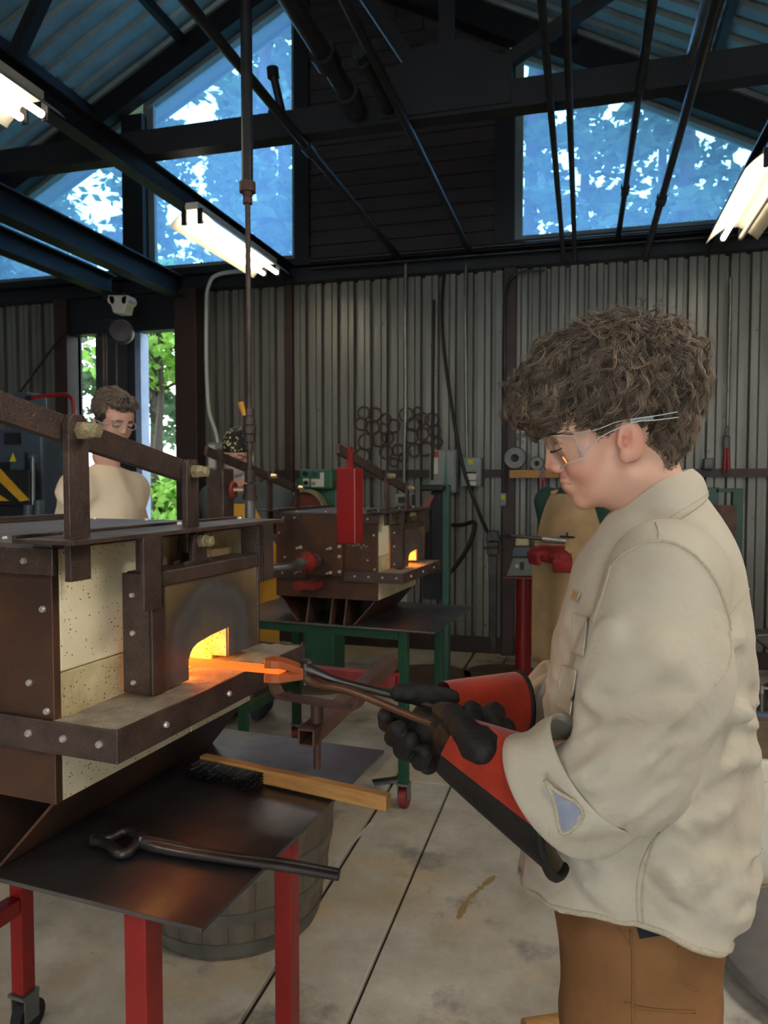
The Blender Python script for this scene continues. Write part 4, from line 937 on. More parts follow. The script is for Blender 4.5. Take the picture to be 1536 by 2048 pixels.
wheel(1030, 916, 23, 'large pale grinding wheel leaning on the plank shelf'); wheel(1074, 927, 14, 'small dark wheel beside the large wheel on the plank shelf')
pl = thing('pliers', 'red-handled pliers hanging under the plank shelf', 'pliers', tuple(onY(1085, 985, 5.8)))
for sx in (-4, 4): MB().tube([onY(1085 + sx * .3, 950, 5.75), onY(1085 + sx, 966, 5.75), onY(1085 + sx * 1.2, 985, 5.75)], 0.010, 6).build('handle', m_red, pl, world=True)
MB().bar(onY(1085, 938, 5.75), onY(1085, 952, 5.75), 0.03, 0.012).build('jaws', m_tool, pl, world=True)
# bolt cutter hanging on the rail, block on the rail
bc = thing('bolt_cutter', 'red-handled bolt cutter standing on the wall rail', 'bolt cutter', tuple(onY(1453, 943, 5.96)))
MB().cyl(onY(1449, 941, 5.96), onY(1451, 898, 5.96), 0.014, n=8).build('handle', m_red, bc, world=True, smooth=50); MB().cyl(onY(1457, 941, 5.96), onY(1456, 898, 5.96), 0.014, n=8).build('handle', m_red, bc, world=True, smooth=50)
lo, hi = pxbox(1447, 872, 1460, 898, 5.95, 0.03); MB().box(lo, hi).build('jaw_block', m_tool, bc, world=True, bevel=0.006); lo, hi = pxbox(1450, 853, 1459, 873, 5.95, 0.02); MB().box(lo, hi).build('blades', m_tool, bc, world=True, bevel=0.004)
lo, hi = pxbox(1408, 917, 1427, 939, 5.94, 0.06); tag(MB().box(lo, hi).build('steel_block', m_tool, bevel=0.006), 'small dark steel block on the wall rail', 'block')
# green rack with a brown sheet behind the shoulder
gr = thing('green_rack', 'dark green steel rack holding a brown sheet behind the pale shirt', 'rack', tuple(onY(1440, 1240, 5.3)))
for r in ((1398, 975, 1432, 1290), (1466, 977, 1480, 1290), (1432, 977, 1466, 985)):
    lo, hi = pxbox(*r, 5.2, 0.08); MB().box((lo[0], lo[1], 0 if r[3] > 1000 else lo[2]), hi).build('rack_bar', m_green, gr, world=True, bevel=0.003)
lo, hi = pxbox(1430, 1010, 1470, 1200, 5.17, 0.02); MB().box(lo, hi).build('sheet', m_rust, gr, world=True)
# disc sander: green cabinet with knobs, hooded disc
sd = thing('disc_sander', 'green disc sander with dials seen over the rear forge', 'sander', tuple(onY(640, 1290, 4.9)) [:2] + (0,))
m_mgreen = pm('machine_green', srgb(60, 110, 84), 0.45, 0, srgb(46, 92, 70), 5)
lo, hi = pxbox(598, 938, 664, 978, 4.75, 0.16); MB().box(lo, hi).build('control_cabinet', m_mgreen, sd, world=True, bevel=0.012)
lo, hi = pxbox(598, 972, 676, 1060, 4.85, 0.25); MB().box(lo, hi).build('motor_case', m_mgreen, sd, world=True, bevel=0.02)
lo, hi = pxbox(604, 1060, 668, 1280, 4.85, 0.25); MB().box((lo[0], lo[1], 0), hi).build('stand', m_mgreen, sd, world=True, bevel=0.01)
c = onY(612, 1022, 4.68); Mx = eul(R(90), 0, 0); rad = 40 * 4.75 / F
MB().lathe([(rad, -0.04), (rad + 0.018, -0.04), (rad + 0.018, 0.04), (rad, 0.04)], c, Mx, 40, True).build('disc_hood', pm('tan_hood', srgb(150, 140, 110), 0.5), sd, world=True, smooth=30)
MB().lathe([(0.001, -0.012), (rad - 0.004, -0.012), (rad - 0.004, 0.012), (0.001, 0.012)], c, Mx, 40).build('disc', pm('oxide_disc', srgb(128, 66, 56), 0.8), sd, world=True, smooth=30)
for x, y, r, m in ((611, 947, 5, m_black), (630, 947, 4, pm('blue_button', srgb(40, 70, 110), 0.4)), (613, 966, 5, m_black), (628, 966, 4, m_brass)):
    q = onY(x, y, 4.75); MB().cyl(q, q - np.array([0, 0.02, 0]), r * 4.8 / F, n=14).build('knob', m, sd, world=True, smooth=40)
for r in ((606, 957, 618, 972), (622, 958, 640, 974), (640, 945, 648, 974)): lo, hi = pxbox(*r, 4.747, 0.003); MB().box(lo, hi).build('dial_plate', m_pale, sd, world=True)
q0, q1 = onY(664, 968, 4.8), onY(690, 968, 4.8); MB().cyl(q0, q1, 0.012, n=10).build('arm_rod', m_rust, sd, world=True, smooth=40)
# belt grinder: green post, black hood, brown guard arm
bg = thing('belt_grinder', 'tall belt grinder with green post, black hood and brown guard', 'grinder', (onY(870, 1200, 4.6)[0], 4.7, 0))
m_dgreen = pm('teal_grinder_paint', srgb(52, 92, 84), 0.45, 0, srgb(38, 72, 66), 5)
a = onY(884, 972, 4.6); b = onY(897, 1330, 4.6)
MB().box((a[0], 4.6, 0.02), (b[0], 4.68, a[2])).build('post', m_dgreen, bg, world=True, bevel=0.006)
MB().add([onY(887, 972, 4.6), onY(895, 972, 4.6), onY(893, 905, 4.6), onY(891, 900, 4.6), onY(887, 972, 4.62), onY(895, 972, 4.62), onY(893, 905, 4.62), onY(891, 900, 4.62)], [(0, 1, 2, 3), (7, 6, 5, 4), (0, 4, 5, 1), (1, 5, 6, 2), (2, 6, 7, 3), (3, 7, 4, 0)]).build('fin', m_dgreen, bg, world=True)
lo, hi = pxbox(840, 970, 886, 982, 4.5, 0.3); MB().box(lo, hi).build('hood', m_black, bg, world=True, bevel=0.01)
lo, hi = pxbox(862, 982, 886, 1150, 4.62, 0.06); MB().box(lo, hi).build('belt_cover', m_black, bg, world=True, bevel=0.006)
lo, hi = pxbox(846, 1010, 884, 1200, 4.72, 0.04); MB().box(lo, hi).build('back_plate', m_black, bg, world=True, bevel=0.006)
gp_ = [onY(x, y, 4.45) for x, y in ((842, 1118), (844, 1030), (862, 992))]
for i in range(2): MB().bar(gp_[i], gp_[i + 1], 13 * 4.5 / F, 0.03, (0, 1, 0), 0.01).build('guard_arm', m_dred if False else pm('brown_guard', srgb(128, 76, 62), 0.5), bg, world=True, bevel=0.004)
lo, hi = pxbox(840, 1200, 900, 1300, 4.5, 0.25); MB().box((lo[0], lo[1], 0), (hi[0], hi[1], 0.03)).build('base_plate', m_dgreen, bg, world=True, bevel=0.004)
# pedestal grinder: red column, grey body
pg = thing('pedestal_grinder', 'grey bench grinder on a red pedestal behind the far glove', 'grinder', (onY(1044, 1310, 5.2)[0], 5.3, 0))
a = onY(1029, 1158, 5.2); b = onY(1060, 1330, 5.2); MB().cyl(((a[0] + b[0]) / 2, 5.3, 0.02), ((a[0] + b[0]) / 2, 5.3, a[2]), (b[0] - a[0]) / 2, n=24).build('pedestal', m_red, pg, world=True, smooth=40)
MB().cyl(((a[0] + b[0]) / 2, 5.3, 0.0), ((a[0] + b[0]) / 2, 5.3, 0.02), 0.16, n=24).build('foot_plate', m_red, pg, world=True, smooth=40)
lo, hi = pxbox(1006, 1153, 1078, 1159, 5.15, 0.3); MB().box(lo, hi).build('top_plate', m_red, pg, world=True, bevel=0.003)
def quad(pts, Y, d):
    P0 = [onY(x, y, Y) for x, y in pts]; P1 = [p + np.array([0, d, 0]) for p in P0]; return MB().add(np.array(P0 + P1), [(0, 1, 2, 3), (7, 6, 5, 4), (0, 4, 5, 1), (1, 5, 6, 2), (2, 6, 7, 3), (3, 7, 4, 0)])
m_mgrey = pm('machine_grey', srgb(128, 128, 120), 0.5, 0, srgb(108, 108, 100), 5)
quad([(1012, 1153), (1074, 1153), (1062, 1116), (1025, 1116)], 5.15, 0.28).build('grinder_body', m_mgrey, pg, world=True, bevel=0.008)
quad([(1024, 1114), (1066, 1114), (1062, 1094), (1026, 1094)], 5.17, 0.24).build('head_casting', pm('blue_grey_cast', srgb(88, 98, 104), 0.5), pg, world=True, bevel=0.006)
quad([(1030, 1092), (1057, 1092), (1056, 1074), (1032, 1074)], 5.2, 0.12).build('lamp_cover', pm('cream_cover', srgb(214, 196, 140), 0.4), pg, world=True, bevel=0.006)
lo, hi = pxbox(1040, 1124, 1048, 1140, 5.145, 0.006); MB().box(lo, hi).build('switch', m_black, pg, world=True)
q = onY(1034, 1132, 5.15); MB().cyl(q, q - np.array([0, 0.012, 0]), 0.012, n=12).build('button', m_pale, pg, world=True)
q0, q1 = onY(1050, 1075, 5.1), onY(1010, 1072, 5.1); MB().cyl(q0, q1, 0.01, n=8).build('rest_bar', m_tool, pg, world=True, smooth=40)
# hanging leg vise by the column
vs = thing('leg_vise', 'dark leg vise clamped low on the brown column', 'vise', tuple(onY(984, 1140, 5.4)))
quad([(970, 1082), (1000, 1082), (994, 1062), (976, 1062)], 5.4, 0.08).build('jaw', m_tool, vs, world=True, bevel=0.006)
quad([(974, 1110), (996, 1110), (998, 1084), (972, 1084)], 5.42, 0.06).build('body', m_tool, vs, world=True, bevel=0.006)
quad([(980, 1300), (992, 1300), (994, 1112), (976, 1112)], 5.43, 0.05).build('leg', m_tool, vs, world=True, bevel=0.004)
q0, q1 = onY(968, 1096, 5.38), onY(1008, 1094, 5.38); MB().cyl(q0, q1, 0.008, n=8).build('screw_handle', m_rust, vs, world=True)
# steel cover plates lying on the floor, scraps
m_disc = pm('worn_floor_disc', srgb(128, 104, 84), 0.5, 0.4, srgb(96, 76, 62), 5)
for k, (x, y, w) in enumerate(((640, 1365, 'left of the three'), (860, 1352, 'between the green legs'), (1010, 1352, 'nearest the red pedestal'))):
    c = onz(x, y, 0.0); tag(MB().lathe([(0.001, 0.012), (0.30, 0.012), (0.305, 0.006), (0.305, 0.0)], (c[0], c[1], 0.0005), n=40).build('floor_disc', m_disc, smooth=30), 'flat round steel plate on the floor, ' + w, 'steel plate', 'round plates near the back wall')
sc_ = [((745, 1562), (795, 1555)), ((748, 1568), (800, 1562))]
for k, (a, b) in enumerate(sc_):
    tag(MB().bar(onz(*a, 0.006), onz(*b, 0.006), 0.02, 0.008).build('steel_offcut', m_galv if k else m_tool), ['dark', 'bright'][k] + ' steel offcut lying beside the green bench leg', 'offcut')
# big round steel plate low on the floor, corner
dk = thing('steel_disc_table', 'large round steel disc near the floor behind the brown trousers', 'steel disc', (0.79, 2.30, 0))
MB().lathe([(0.001, 0.075), (0.385, 0.075), (0.39, 0.07), (0.39, 0.05), (0.001, 0.05)], n=64).build('disc', pm('bluish_steel', srgb(136, 132, 132), 0.4, 0.6, srgb(104, 98, 98), 5, spots=(srgb(190, 186, 180), 40, 0.03)), dk, smooth=30)
for k in range(3): MB().cyl((0.25 * math.cos(k * 2.1), 0.25 * math.sin(k * 2.1), 0), (0.25 * math.cos(k * 2.1), 0.25 * math.sin(k * 2.1), 0.05), 0.02, n=10).build('foot', m_black, dk)
# anvil corner at the edge of the picture
av = thing('anvil', 'black anvil on a wooden block at the picture edge', 'anvil', (onY(1545, 1500, 3.6)[0], 3.7, 0))
a0 = onY(1508, 1270, 3.6); ax_, az_ = a0[0], a0[2]
hA = az_
MB().prism([(0.0, hA - 0.02), (0.10, hA - 0.10), (0.16, hA - 0.12), (0.13, hA - 0.22), (0.06, hA - 0.26), (0.06, hA - 0.30), (0.50, hA - 0.30), (0.50, hA - 0.26), (0.42, hA - 0.22), (0.40, hA - 0.10), (0.56, hA - 0.09), (0.56, hA + 0.01), (0.10, hA + 0.01), (0.02, hA)], -0.06, 0.06, eul(R(90), 0, 0), (ax_, 3.68, 0)).build('anvil_body', m_tool, av, world=True, bevel=0.008)
for dx in (0.03, 0.40): MB().bar((ax_ + dx, 3.62, 0.0), (ax_ + dx + 0.08, 3.66, hA - 0.30), 0.04, 0.05).build('stand_leg', m_black, av, world=True)
MB().box((ax_ - 0.0, 3.55, hA - 0.335), (ax_ + 0.6, 3.85, hA - 0.305)).build('stand_top', m_black, av, world=True, bevel=0.004)
wbx = thing('steel_locker_box', 'chipped white steel box under a wooden block beside the shirt back', 'box', (onY(1540, 1740, 2.75)[0] + 0.12, 2.9, 0))
zt_ = onY(1508, 1520, 2.75)[2]; xw_ = onY(1497, 1600, 2.75)[0]
MB().box((xw_, 2.75, 0.0), (xw_ + 0.36, 3.1, zt_)).build('box_body', m_white, wbx, world=True, bevel=0.006)
MB().box((xw_ + 0.012, 2.742, 0.03), (xw_ + 0.348, 2.75, zt_ - 0.02)).build('box_door', m_white, wbx, world=True, bevel=0.003)
wbk = MB().box((xw_ + 0.0, 2.77, zt_ + 0.0005), (xw_ + 0.34, 3.05, onY(1508, 1445, 2.75)[2])); tag(wbk.build('wood_block', pm('dark_wood', srgb(104, 84, 62), 0.7, 0, srgb(70, 54, 40), 8, stretch=(1, 6, 6)), bevel=0.005), 'dark wooden block standing on the white steel box', 'wood block')
zb_ = onY(1508, 1445, 2.75)[2]
bj = thing('bench_jack', 'small blue-based steel jack standing on the wooden block', 'jack', (xw_ + 0.06, 2.87, zb_))
MB().box((-0.05, -0.05, 0.0005), (0.06, 0.05, 0.012)).build('base', pm('blue_steel', srgb(96, 112, 140), 0.4, 0.5), bj); MB().cyl((0, 0, 0.012), (0, 0, 0.07), 0.022, 0.016, 14).build('body', m_tool, bj, smooth=40); MB().cyl((0, 0, 0.07), (0, 0, 0.10), 0.01, n=10).build('screw', m_galv, bj, smooth=40); MB().cyl((-0.03, 0, 0.09), (0.03, 0, 0.09), 0.005, n=8).build('handle', m_galv, bj)
lg = onz(1150, 2085, 0.0)
tag(MB().cyl((lg[0] - 0.12, lg[1] - 0.05, 0.035), (lg[0] + 0.06, lg[1] + 0.04, 0.035), 0.034, n=14).build('wood_billet', m_wood, smooth=40), 'short round wooden billet on the floor by the trouser leg', 'wood billet')
# gas drop pipe from the roof to the near forge
m_iron = pm('brown_black_iron', srgb(84, 72, 64), 0.5, 0.5, srgb(58, 48, 44), 20)
gd = thing('gas_drop_pipe', 'vertical gas pipe with a red handwheel valve hanging from the roof', 'pipe', tuple(onY(490, 1040, 2.3)))
Yg = 2.3; P = lambda x, y: onY(x, y, Yg)
xg = P(496, 500)[0]
def vp(y): return np.array([xg, Yg, P(496, y)[2]])
MB().cyl(vp(-900), vp(372), 0.019, n=14).build('upper_pipe', m_dpipe, gd, world=True, smooth=50)
MB().cyl(vp(365), vp(385), 0.027, n=12).cyl(vp(385), vp(395), 0.02, 0.014, 12).cyl(vp(396), vp(408), 0.016, n=10).build('reducer', m_rust, gd, world=True, smooth=40)
MB().cyl(vp(400), vp(1045), 0.0088, n=12).build('lower_pipe', m_iron, gd, world=True, smooth=50)
for y0, y1, r in ((818, 832, 0.016), (834, 850, 0.020), (852, 868, 0.024), (870, 884, 0.021), (886, 900, 0.013), (940, 965, 0.018), (968, 990, 0.022), (990, 1000, 0.026)): MB().cyl(vp(y0), vp(y1), r, n=10).build('valve_section', m_iron, gd, world=True, smooth=40)
MB().cyl(vp(1000), vp(1046), 0.018, n=12).build('galvanised_nipple', m_galv, gd, world=True, smooth=40)
q = vp(832); MB().cyl(q + (-0.012, -0.012, 0), q + (-0.024, -0.016, 0.045), 0.008, 0.011, 10).build('valve_lever', pm('yellow_plastic', srgb(214, 150, 40), 0.4), gd, world=True, smooth=40)
q = vp(980); qx = q + np.array([-0.055, -0.012, 0.0]); MB().cyl(q, qx, 0.009, n=10).build('valve_stem', m_brass, gd, world=True, smooth=40)
hwv = MB(); a = np.linspace(0, 2 * math.pi, 25); hw_r = 0.024 + 0.0015 * np.cos(a * 8)
hwv.tube(np.stack([np.full(25, qx[0]), qx[1] + hw_r * np.cos(a), qx[2] + hw_r * np.sin(a)], 1), 0.006, 8, cap=False).cyl(qx - (0.004, 0, 0), qx + (0.004, 0, 0), 0.021, n=16); hwv.build('handwheel', m_dred, gd, world=True, smooth=50)
# chain hoist by the door
hs = thing('chain_hoist', 'dark chain hoist with a white trolley hanging near the door', 'hoist', tuple(onY(240, 690, 5.5)))
Yh = 5.5; q = onY(236, 605, Yh)
quad([(214, 590), (256, 590), (248, 626), (226, 626)], Yh, 0.12).build('trolley', m_white, hs, world=True, bevel=0.01)
MB().box((cx_ - 0.03, Yh + 0.02, onY(236, 592, Yh)[2]), (q[0] + 0.03, Yh + 0.06, cz - 0.007)).build('hanger', m_dpipe, hs, world=True)
for dx in (-14, 14): 
    w_ = onY(236 + dx, 600, Yh); MB().cyl(w_, w_ + np.array([0, 0.12, 0]), 0.035, n=14).build('trolley_wheel', m_white, hs, world=True, smooth=40)
c = onY(243, 664, Yh - 0.08); MB().lathe([(0.001, -0.08), (0.07, -0.078), (0.095, -0.05), (0.10, 0.02), (0.085, 0.06), (0.001, 0.07)], c, eul(R(90), 0, R(25)), 28).build('motor', pm('dark_hoist_paint', srgb(58, 46, 50), 0.5), hs, world=True, smooth=40)
lo, hi = pxbox(192, 640, 224, 672, Yh, 0.1); MB().box(lo, hi).build('chain_box', m_black, hs, world=True, bevel=0.01)
for x in (206, 212, 232): MB().tube([onY(x, 668, Yh), onY(x + 1, 800, Yh), onY(x, 1010, Yh)], 0.009, 5).build('chain', m_rust, hs, world=True)
# air hammer at the left edge: slate body, hazard-striped guard
ph = thing('power_hammer', 'slate-blue power hammer with yellow and black striped guard at the picture edge', 'power hammer', (onY(20, 1040, 4.2)[0], 4.4, 0))
m_slate = pm('slate_machine_paint', srgb(74, 86, 98), 0.45, 0.1, srgb(56, 66, 78), 4)
m_haz = pm('hazard_yellow', srgb(214, 164, 36), 0.5, 0, srgb(180, 130, 30), 8, spots=(srgb(60, 44, 30), 40, 0.06))
lo, hi = pxbox(-70, 860, 92, 1240, 4.3, 0.5); MB().box((lo[0], lo[1], 0), hi).build('frame', m_slate, ph, world=True, bevel=0.02)
lo, hi = pxbox(-70, 925, 62, 975, 4.24, 0.06); MB().box(lo, hi).build('recess_panel', m_black, ph, world=True, bevel=0.004)
lo, hi = pxbox(20, 903, 46, 948, 4.22, 0.02); MB().box(lo, hi).build('warning_plate', m_slate, ph, world=True)
quadt = [onY(x, y, 4.215) for x, y in ((19, 923), (33, 923), (26, 905))]; MB().add(quadt, [(0, 1, 2)]).build('warning_triangle', m_yel, ph, world=True)
lo, hi = pxbox(8, 866, 36, 888, 4.27, 0.03); MB().box(lo, hi).build('rating_plate', m_black, ph, world=True)
lo, hi = pxbox(-40, 940, 60, 1012, 4.12, 0.02); MB().box(lo, hi).build('guard', m_black, ph, world=True, bevel=0.006)
for pts in (((-40, 925), (0, 938), (58, 1000), (40, 1003)), ((-40, 985), (-10, 985), (18, 1002), (-20, 1002))):
    quad([pts[0], pts[1], pts[2], pts[3]][::-1], 4.11, 0.008).build('hazard_stripe', m_haz, ph, world=True)
lo, hi = pxbox(-40, 1012, 60, 1034, 4.1, 0.08); MB().box(lo, hi).build('die_block', m_black, ph, world=True, bevel=0.006)
for x in (66,): MB().cyl(onY(x, 910, 4.15), onY(x, 1040, 4.15), 0.012, n=10).build('guard_post', m_galv, ph, world=True, smooth=40)
MB().cyl(onY(60, 913, 4.15), onY(76, 912, 4.15), 0.012, n=10).build('post_cap', m_galv, ph, world=True)
MB().cyl(onY(58, 1010, 4.1), onY(58, 1042, 4.1), 0.035, n=14).cyl(onY(78, 1000, 4.1), onY(78, 1042, 4.1), 0.03, n=14).build('cylinder_pair', m_slate, ph, world=True, smooth=40)
rp_ = spline([onY(x, y, 4.35) for x, y in ((62, 795), (100, 791), (130, 789), (143, 797), (148, 815), (148, 866))], 40); MB().tube(rp_, 0.014, 8).build('red_handle', m_red, ph, world=True, smooth=50)
MB().cyl(onY(54, 796, 4.35), onY(64, 795, 4.35), 0.018, n=8).build('handle_end', m_black, ph, world=True)
lo, hi = pxbox(20, 785, 56, 870, 4.4, 0.2); MB().box(lo, hi).build('head_block', m_slate, ph, world=True, bevel=0.01)
tag(MB().cyl(onY(36, 790, 5.9), onY(131, 660, 5.9), 0.010, n=8).build('brace_rod', m_black, smooth=40), 'thin black brace rod slanting across the corrugated wall by the door', 'rod')

# ================================================================== people
m_skin_p = pm('skin', (1.0, 1.0, 1.0), 0.46, 0, (0.93, 0.90, 0.90), 40, bump=0.03, bscale=500, attr='tint', sss=0.12, spec=0.4)
m_hair = pm('brown_hair', srgb(102, 88, 74), 0.42, 0, srgb(78, 66, 56), 40, 0.5, 0.2, spec=0.4, attr='tint')
m_hairb = pm('hair_base', srgb(58, 47, 40), 0.7, 0, srgb(40, 33, 29), 60)
m_shirt = pm('sand_canvas', srgb(196, 187, 170), 0.85, 0, srgb(172, 159, 140), 5, 0.55, 0.22, bump=0.22, bscale=900, sheen=0.1, spec=0.25)
m_seam = pm('canvas_seam', srgb(192, 182, 162), 0.9, 0, srgb(160, 148, 128), 260, spec=0.2)
m_lining = pm('grey_blue_lining', srgb(150, 154, 172), 0.85, 0, srgb(120, 124, 146), 40)
m_trous = pm('brown_duck_canvas', srgb(142, 100, 64), 0.85, 0, srgb(112, 78, 50), 5, bump=0.2, bscale=800, spec=0.2)
m_navy = pm('navy_cloth', srgb(24, 26, 38), 0.9)
m_gred = pm('red_suede', srgb(168, 52, 30), 0.9, 0, srgb(128, 36, 22), 12, bump=0.25, bscale=300, sheen=0.3, spec=0.15)
m_gblk = pm('black_leather', srgb(36, 32, 31), 0.62, 0, srgb(24, 21, 21), 12, bump=0.25, bscale=120, spec=0.3)
m_gtan = pm('tan_glove_lining', srgb(128, 112, 84), 0.9)
m_boot = pm('dark_boot', srgb(52, 40, 34), 0.6)

def setattr_col(o, cols):
    a = o.data.color_attributes.new('tint', 'FLOAT_COLOR', 'POINT'); buf = np.ones((len(cols), 4), np.float32); buf[:, :3] = cols; a.data.foreach_set('color', buf.ravel())
def lerpc(a, b, t): return np.asarray(a)[None, :] * (1 - t[:, None]) + np.asarray(b)[None, :] * t[:, None]
def poly_tubes(S, r, n=3):
    """many strands at once: S (N,m,3), r (m,) -> verts, faces"""
    N, m, _ = S.shape; T = np.gradient(S, axis=1); T /= np.linalg.norm(T, axis=2, keepdims=True) + 1e-9
    ref = np.array([0.31, 0.87, 0.38]); A = np.cross(T, ref); A /= np.linalg.norm(A, axis=2, keepdims=True) + 1e-9; Bv = np.cross(T, A)
    a = np.arange(n) * 2 * math.pi / n; rr = np.broadcast_to(r, (N, m))[..., None, None] if np.ndim(r) < 2 else r[..., None, None]
    V = S[:, :, None, :] + rr * (np.cos(a)[None, None, :, None] * A[:, :, None, :] + np.sin(a)[None, None, :, None] * Bv[:, :, None, :])
    i = np.arange(N)[:, None, None] * m * n + np.arange(m - 1)[None, :, None] * n; j = np.arange(n)[None, None, :]; j2 = (j + 1) % n
    Fq = np.stack([i + j, i + j2, i + n + j2, i + n + j], -1).reshape(-1, 4); return V.reshape(-1, 3), Fq

# ------------------------------------------------------------------ the smith in the sand-coloured shirt
YM = 1.20
def hp(x, y, dy=0.0): return onY(x, y, YM + dy)
PX = 0.000775
smith = thing('person', 'person in a sand-coloured shirt and clear glasses holding tongs in red and black gloves', 'person', (0.16, YM, 0.0))
TL = R(20); MT = np.array(Euler((0, -TL, 0)).to_matrix())      # head bowed forward
def two(f, dy):                                                 # mirrored pair across the mid plane
    return f(-dy), f(dy)
HP = lambda x, y: onY(x, y, YM)
def mid(x, y, dy=0.0): p = onY(x, y, YM); return np.array([p[0], YM + dy, p[2]])
def f_head(X, Y, Z):
    Ya = YM + np.abs(Y - YM)                                   # symmetric head: work on one half
    d = ell(X, Ya, Z, mid(1232, 792), (0.104, 0.074, 0.090), MT)
    d = smin(d, ell(X, Ya, Z, mid(1160, 846), (0.060, 0.062, 0.052)), 0.03)                    # forehead
    d = smin(d, ell(X, Ya, Z, mid(1181, 900), (0.047, 0.050, 0.066), MT), 0.025)                # mid face
    d = smin(d, rcone(X, Ya, Z, mid(1175, 996, 0.006), mid(1260, 948, 0.052), 0.0135, 0.017), 0.018)   # jaw
    d = smin(d, ell(X, Ya, Z, mid(1212, 950), (0.052, 0.045, 0.042), MT), 0.022)
    d = smin(d, ell(X, Ya, Z, mid(1166, 1001), (0.0158, 0.018, 0.0135)), 0.010)                 # chin
    d = smin(d, ell(X, Ya, Z, mid(1153, 967), (0.0240, 0.024, 0.0200)), 0.008)                  # muzzle
    d = smin(d, ell(X, Ya, Z, mid(1168, 922, 0.036), (0.026, 0.020, 0.026)), 0.022)            # cheek
    d = smin(d, rcone(X, Ya, Z, mid(1105, 872, 0.006), mid(1120, 877, 0.044), 0.0095, 0.009), 0.014)  # brow
    d = smax(d, -ell(X, Ya, Z, mid(1104, 897, 0.031), (0.015, 0.015, 0.0105), MT), 0.014)      # eye socket
    d = smin(d, ell(X, Ya, Z, mid(1126, 896, 0.031), (0.0135, 0.0150, 0.0125)), 0.004)         # eye under lids
    d = smin(d, rcone(X, Ya, Z, mid(1103, 888), mid(1101, 932), 0.0075, 0.0088), 0.008)        # nose bridge, tip
    d = smin(d, rcone(X, Ya, Z, mid(1112, 905, 0.004), mid(1114, 934, 0.009), 0.0075, 0.0092), 0.009)
    d = smin(d, ell(X, Ya, Z, mid(1117, 936, 0.0125), (0.0095, 0.0062, 0.0075)), 0.005)        # wing
    d = smax(d, -ell(X, Ya, Z, mid(1111, 946, 0.0065), (0.0055, 0.0032, 0.0040)), 0.003)       # nostril
    d = smin(d, ell(X, Ya, Z, mid(1131, 949), (0.0090, 0.0075, 0.0085)), 0.006)
    d = smin(d, ell(X, Ya, Z, mid(1131, 961.5), (0.0086, 0.0200, 0.0044)), 0.004)              # lips
    d = smin(d, ell(X, Ya, Z, mid(1139, 976.5), (0.0076, 0.0165, 0.0052)), 0.004)
    d = smax(d, -rcone(X, Ya, Z, mid(1117, 968.5), mid(1143, 970, 0.022), 0.0022, 0.0010), 0.002)
    d = smin(d, rcone(X, Ya, Z, mid(1280, 925), mid(1322, 1065), 0.052, 0.060), 0.035)         # neck
    # ears
    e0 = onY(1262, 880, YM - 0.077); ec = np.array([e0[0], YM + 0.077, e0[2]]); Me = np.array(Euler((R(0), R(-10), 0)).to_matrix())
    de = ell(X, Ya, Z, ec, (0.0185, 0.0075, 0.0300), Me)
    de = smin(de, ell(X, Ya, Z, ec + (-0.006, 0, -0.0225), (0.0095, 0.006, 0.0100)), 0.006)
    de = smax(de, -ell(X, Ya, Z, ec + (-0.002, 0.0085, 0.003), (0.0105, 0.0070, 0.0185), Me), 0.004)
    de = smin(de, rcone(X, Ya, Z, ec + (0.004, 0.002, -0.012), ec + (0.001, 0.003, 0.013), 0.0030, 0.0024), 0.004)
    de = smax(de, -ell(X, Ya, Z, ec + (-0.008, 0.006, -0.002), (0.0052, 0.0080, 0.0080)), 0.003)
    de = smin(de, ell(X, Ya, Z, ec + (-0.0155, 0.003, -0.004), (0.0042, 0.0040, 0.0065)), 0.004)
    d = smin(d, de, 0.006)
    return d
hv, hf = nets(f_head, mid(1390, 1075) * (0, 1, 1) + np.array([mid(1070, 900)[0], -0.105, 0]), mid(1400, 690) + (0, 0.105, 0), 0.0019)
# simple trunk, arms and legs under the clothes (joined to the head as one body)
S_n = onY(1335, 1158, 1.025); E_n = onY(1262, 1540, 0.965); W_n = onY(985, 1525, 1.035)
S_f = np.array([S_n[0] - 0.01, 2 * YM - S_n[1], S_n[2]]); E_f = onY(1175, 1440, 1.46); W_f = onY(905, 1405, 1.315)
def f_trunk(X, Y, Z):
    d = rcone(X, Y, Z, mid(1315, 1050), mid(1300, 1180), 0.05, 0.10)
    d = smin(d, ell(X, Y, Z, mid(1300, 1350), (0.095, 0.14, 0.26)), 0.05); d = smin(d, ell(X, Y, Z, mid(1290, 1800), (0.08, 0.11, 0.12)), 0.05)
    for S_, E_, W_ in ((S_n, E_n, W_n), (S_f, E_f, W_f)): d = smin(d, chain(X, Y, Z, [S_, E_, W_], [0.05, 0.04, 0.028], 0.02), 0.03)
    for sy in (-0.09, 0.09): d = smin(d, chain(X, Y, Z, [mid(1290, 1830, sy), (mid(1290, 1830)[0] + 0.01, YM + sy, 0.5), (mid(1290, 1830)[0] + 0.03, YM + sy, 0.06)], [0.06, 0.05, 0.04], 0.02), 0.02)
    return d
tv, tf = nets(f_trunk, (-0.36, 0.85, 0.0), (0.45, 1.62, 1.40), 0.012)
bv = np.concatenate([hv, tv]); bf = np.concatenate([hf, tf + len(hv)])
body = mk('body', bv, bf, m_skin_p, smith, smooth=True, world=True)
base = np.array(srgb(222, 176, 152)); blush = np.array(srgb(206, 124, 104)); lip = np.array(srgb(186, 104, 92)); 
dist = lambda c, r: np.exp(-((np.linalg.norm((bv - np.array(c)) * (1, 0.8, 1), axis=1) / r) ** 2))
